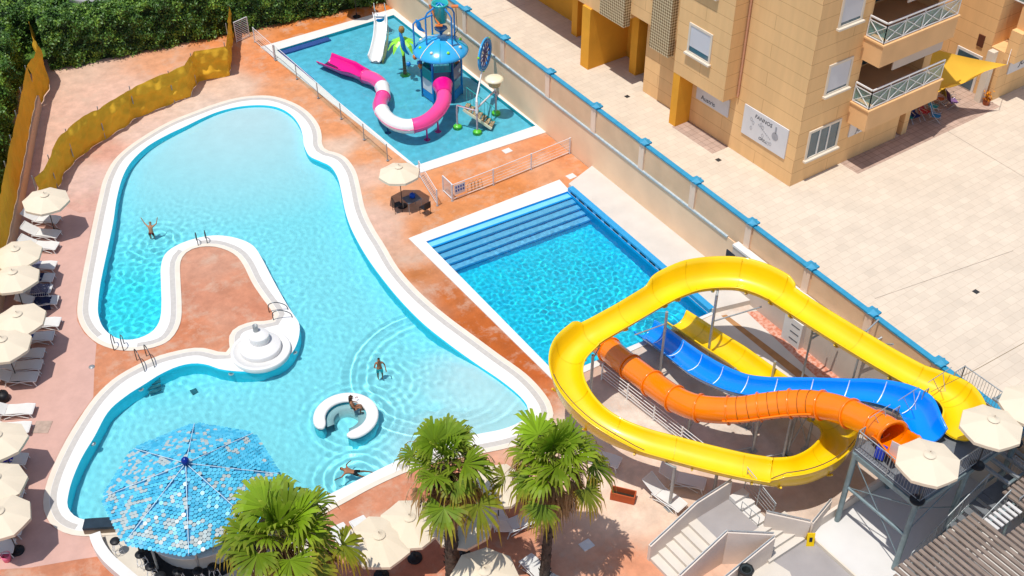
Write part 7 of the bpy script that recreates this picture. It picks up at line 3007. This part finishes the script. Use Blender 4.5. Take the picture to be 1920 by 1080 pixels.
def shorts(mat):
    return ('swim_shorts', [[('pelvis', 0, .172, .125), (('pelvis', 'waist'), .5, .145, .108)],
                            [('hpL', 0, .10, .10), (('hpL', 'knL'), .6, .092, .092)], [('hpR', 0, .10, .10), (('hpR', 'knR'), .6, .092, .092)]], mat)


def bikini(mat):
    return ('bikini', [[('pelvis', 0, .164, .118), (('pelvis', 'waist'), .2, .14, .104)], [(('pelvis', 'hpL'), .5, .11, .11)], [(('pelvis', 'hpR'), .5, .11, .11)]], mat)


def bra(mat):
    return ('bikini_top', [[(('waist', 'chest'), .72, .150, .108), (('waist', 'chest'), .95, .168, .116)]], mat)


REDS = M('red_black_shorts', (.35, .03, .02, 1), .8, .3, 14, c2=(.02, .01, .01, 1))
TEALS = M('teal_shorts', (.02, .35, .38, 1), .7, .1, 5)
stand = dict(pelvis=(0, 0, 0), waist=(0, 0, .17), chest=(0, .0, .38), neck=(0, .01, .54), head=(0, .03, .66), crown=(0, .02, .76),
             hpL=(-.10, 0, -.08), hpR=(.10, 0, -.08), knL=(-.12, .03, -.48), knR=(.12, .03, -.48), anL=(-.12, -.02, -.88), anR=(.12, -.02, -.88),
             shL=(-.18, 0, .46), shR=(.18, 0, .46), elL=(-.27, .05, .20), elR=(.27, .05, .20), wrL=(-.26, .22, .05), wrR=(.26, .22, .05))
# man seen from behind, arms raised, back to the camera, standing in the narrow arm
p = P(283, 436, -.1)
po = dict(stand, pelvis=(0, 0, 0), waist=(0, .05, .15), chest=(0, .14, .33), neck=(0, .20, .47), head=(0, .25, .58), crown=(0, .28, .68),
          shL=(-.18, .16, .40), shR=(.18, .16, .40), elL=(-.36, .30, .50), elR=(.36, .30, .50), wrL=(-.50, .38, .76), wrR=(.44, .40, .78))
person('person seen from behind with both arms raised, in red shorts, in the narrow pool arm', (p.x, p.y, -.12), -AZ, po, SKIN, M('hair_sandy', (.25, .15, .07, 1), .6, .3, 8), [shorts(REDS)])
# man in teal shorts facing the camera
p = P(712, 696, -.1)
po = dict(stand, elL=(-.30, -.04, .22), elR=(.28, .08, .20), wrL=(-.33, .12, .02), wrR=(.14, .24, .30), face=(.25, 1, -.2))
person('person in turquoise shorts wading towards the camera inside the wide ripple ring', (p.x, p.y, .06), math.pi - AZ + .2, po, SKIN2, HAIRD, [shorts(TEALS)])
# woman sitting on the horseshoe bench, turned to the left, leaning on it
p = P(661, 764, .2)
po = dict(pelvis=(0, 0, 0), waist=(-.02, -.02, .16), chest=(-.05, -.05, .34), neck=(-.06, -.03, .49), head=(-.07, .0, .60), crown=(-.07, -.01, .70),
          hpL=(-.10, .06, -.03), hpR=(.10, .06, -.03), knL=(-.12, .46, -.04), knR=(.12, .44, .04), anL=(-.12, .52, -.44), anR=(.14, .36, -.36),
          shL=(-.20, -.04, .42), shR=(.12, -.06, .42), elL=(-.30, .02, .18), elR=(.24, .04, .22), wrL=(-.34, .20, .04), wrR=(.22, .26, .12), face=(-.3, 1, 0))
person('person with dark hair in a bikini sitting on the inner edge of the horseshoe bench', (p.x, p.y, .20), rad(-75) - AZ, po, SKIN2, HAIRB, [bikini(TEALS), bra(TEALS)], .18)
# swimmer by the near rim, body level in the water
p = P(660, 884, -.1)
po = dict(pelvis=(0, -.10, -.12), waist=(0, .06, -.08), chest=(0, .24, -.02), neck=(0, .40, .02), head=(0, .51, .07), crown=(0, .61, .10),
          hpL=(-.10, -.18, -.14), hpR=(.10, -.18, -.14), knL=(-.16, -.52, -.22), knR=(.16, -.55, -.16), anL=(-.15, -.90, -.26), anR=(.14, -.92, -.12),
          shL=(-.18, .30, -.01), shR=(.18, .30, -.01), elL=(-.42, .42, -.06), elR=(.40, .40, -.08), wrL=(-.55, .62, -.10), wrR=(.62, .30, -.12),
          toL=(-.15, -1.06, -.30), toR=(.14, -1.08, -.14), face=(0, 1, .1))
person('person with dark hair swimming towards the left beside the near rim of the big pool', (p.x, p.y, -.06), rad(82) - AZ, po, SKIN2, HAIRD, [shorts(HAIRD)])
# little objects by the sitting woman
c = P(668, 745, .25)
mb = MB().tube([c + V((-.06, 0, 0)), c + V((0, .02, .02)), c + V((.06, 0, 0))], .008, 4)
mb.lathe(c + V((-.03, -.02, 0)), [(0, -.01), (.03, 0), (0, .012)], 8).lathe(c + V((.04, -.02, 0)), [(0, -.01), (.03, 0), (0, .012)], 8)
tag(mb.build('sunglasses', M('red_lens', (.3, .02, .02, 1), .3, .1, 5)), 'red sunglasses lying on the white horseshoe bench', 'sunglasses')
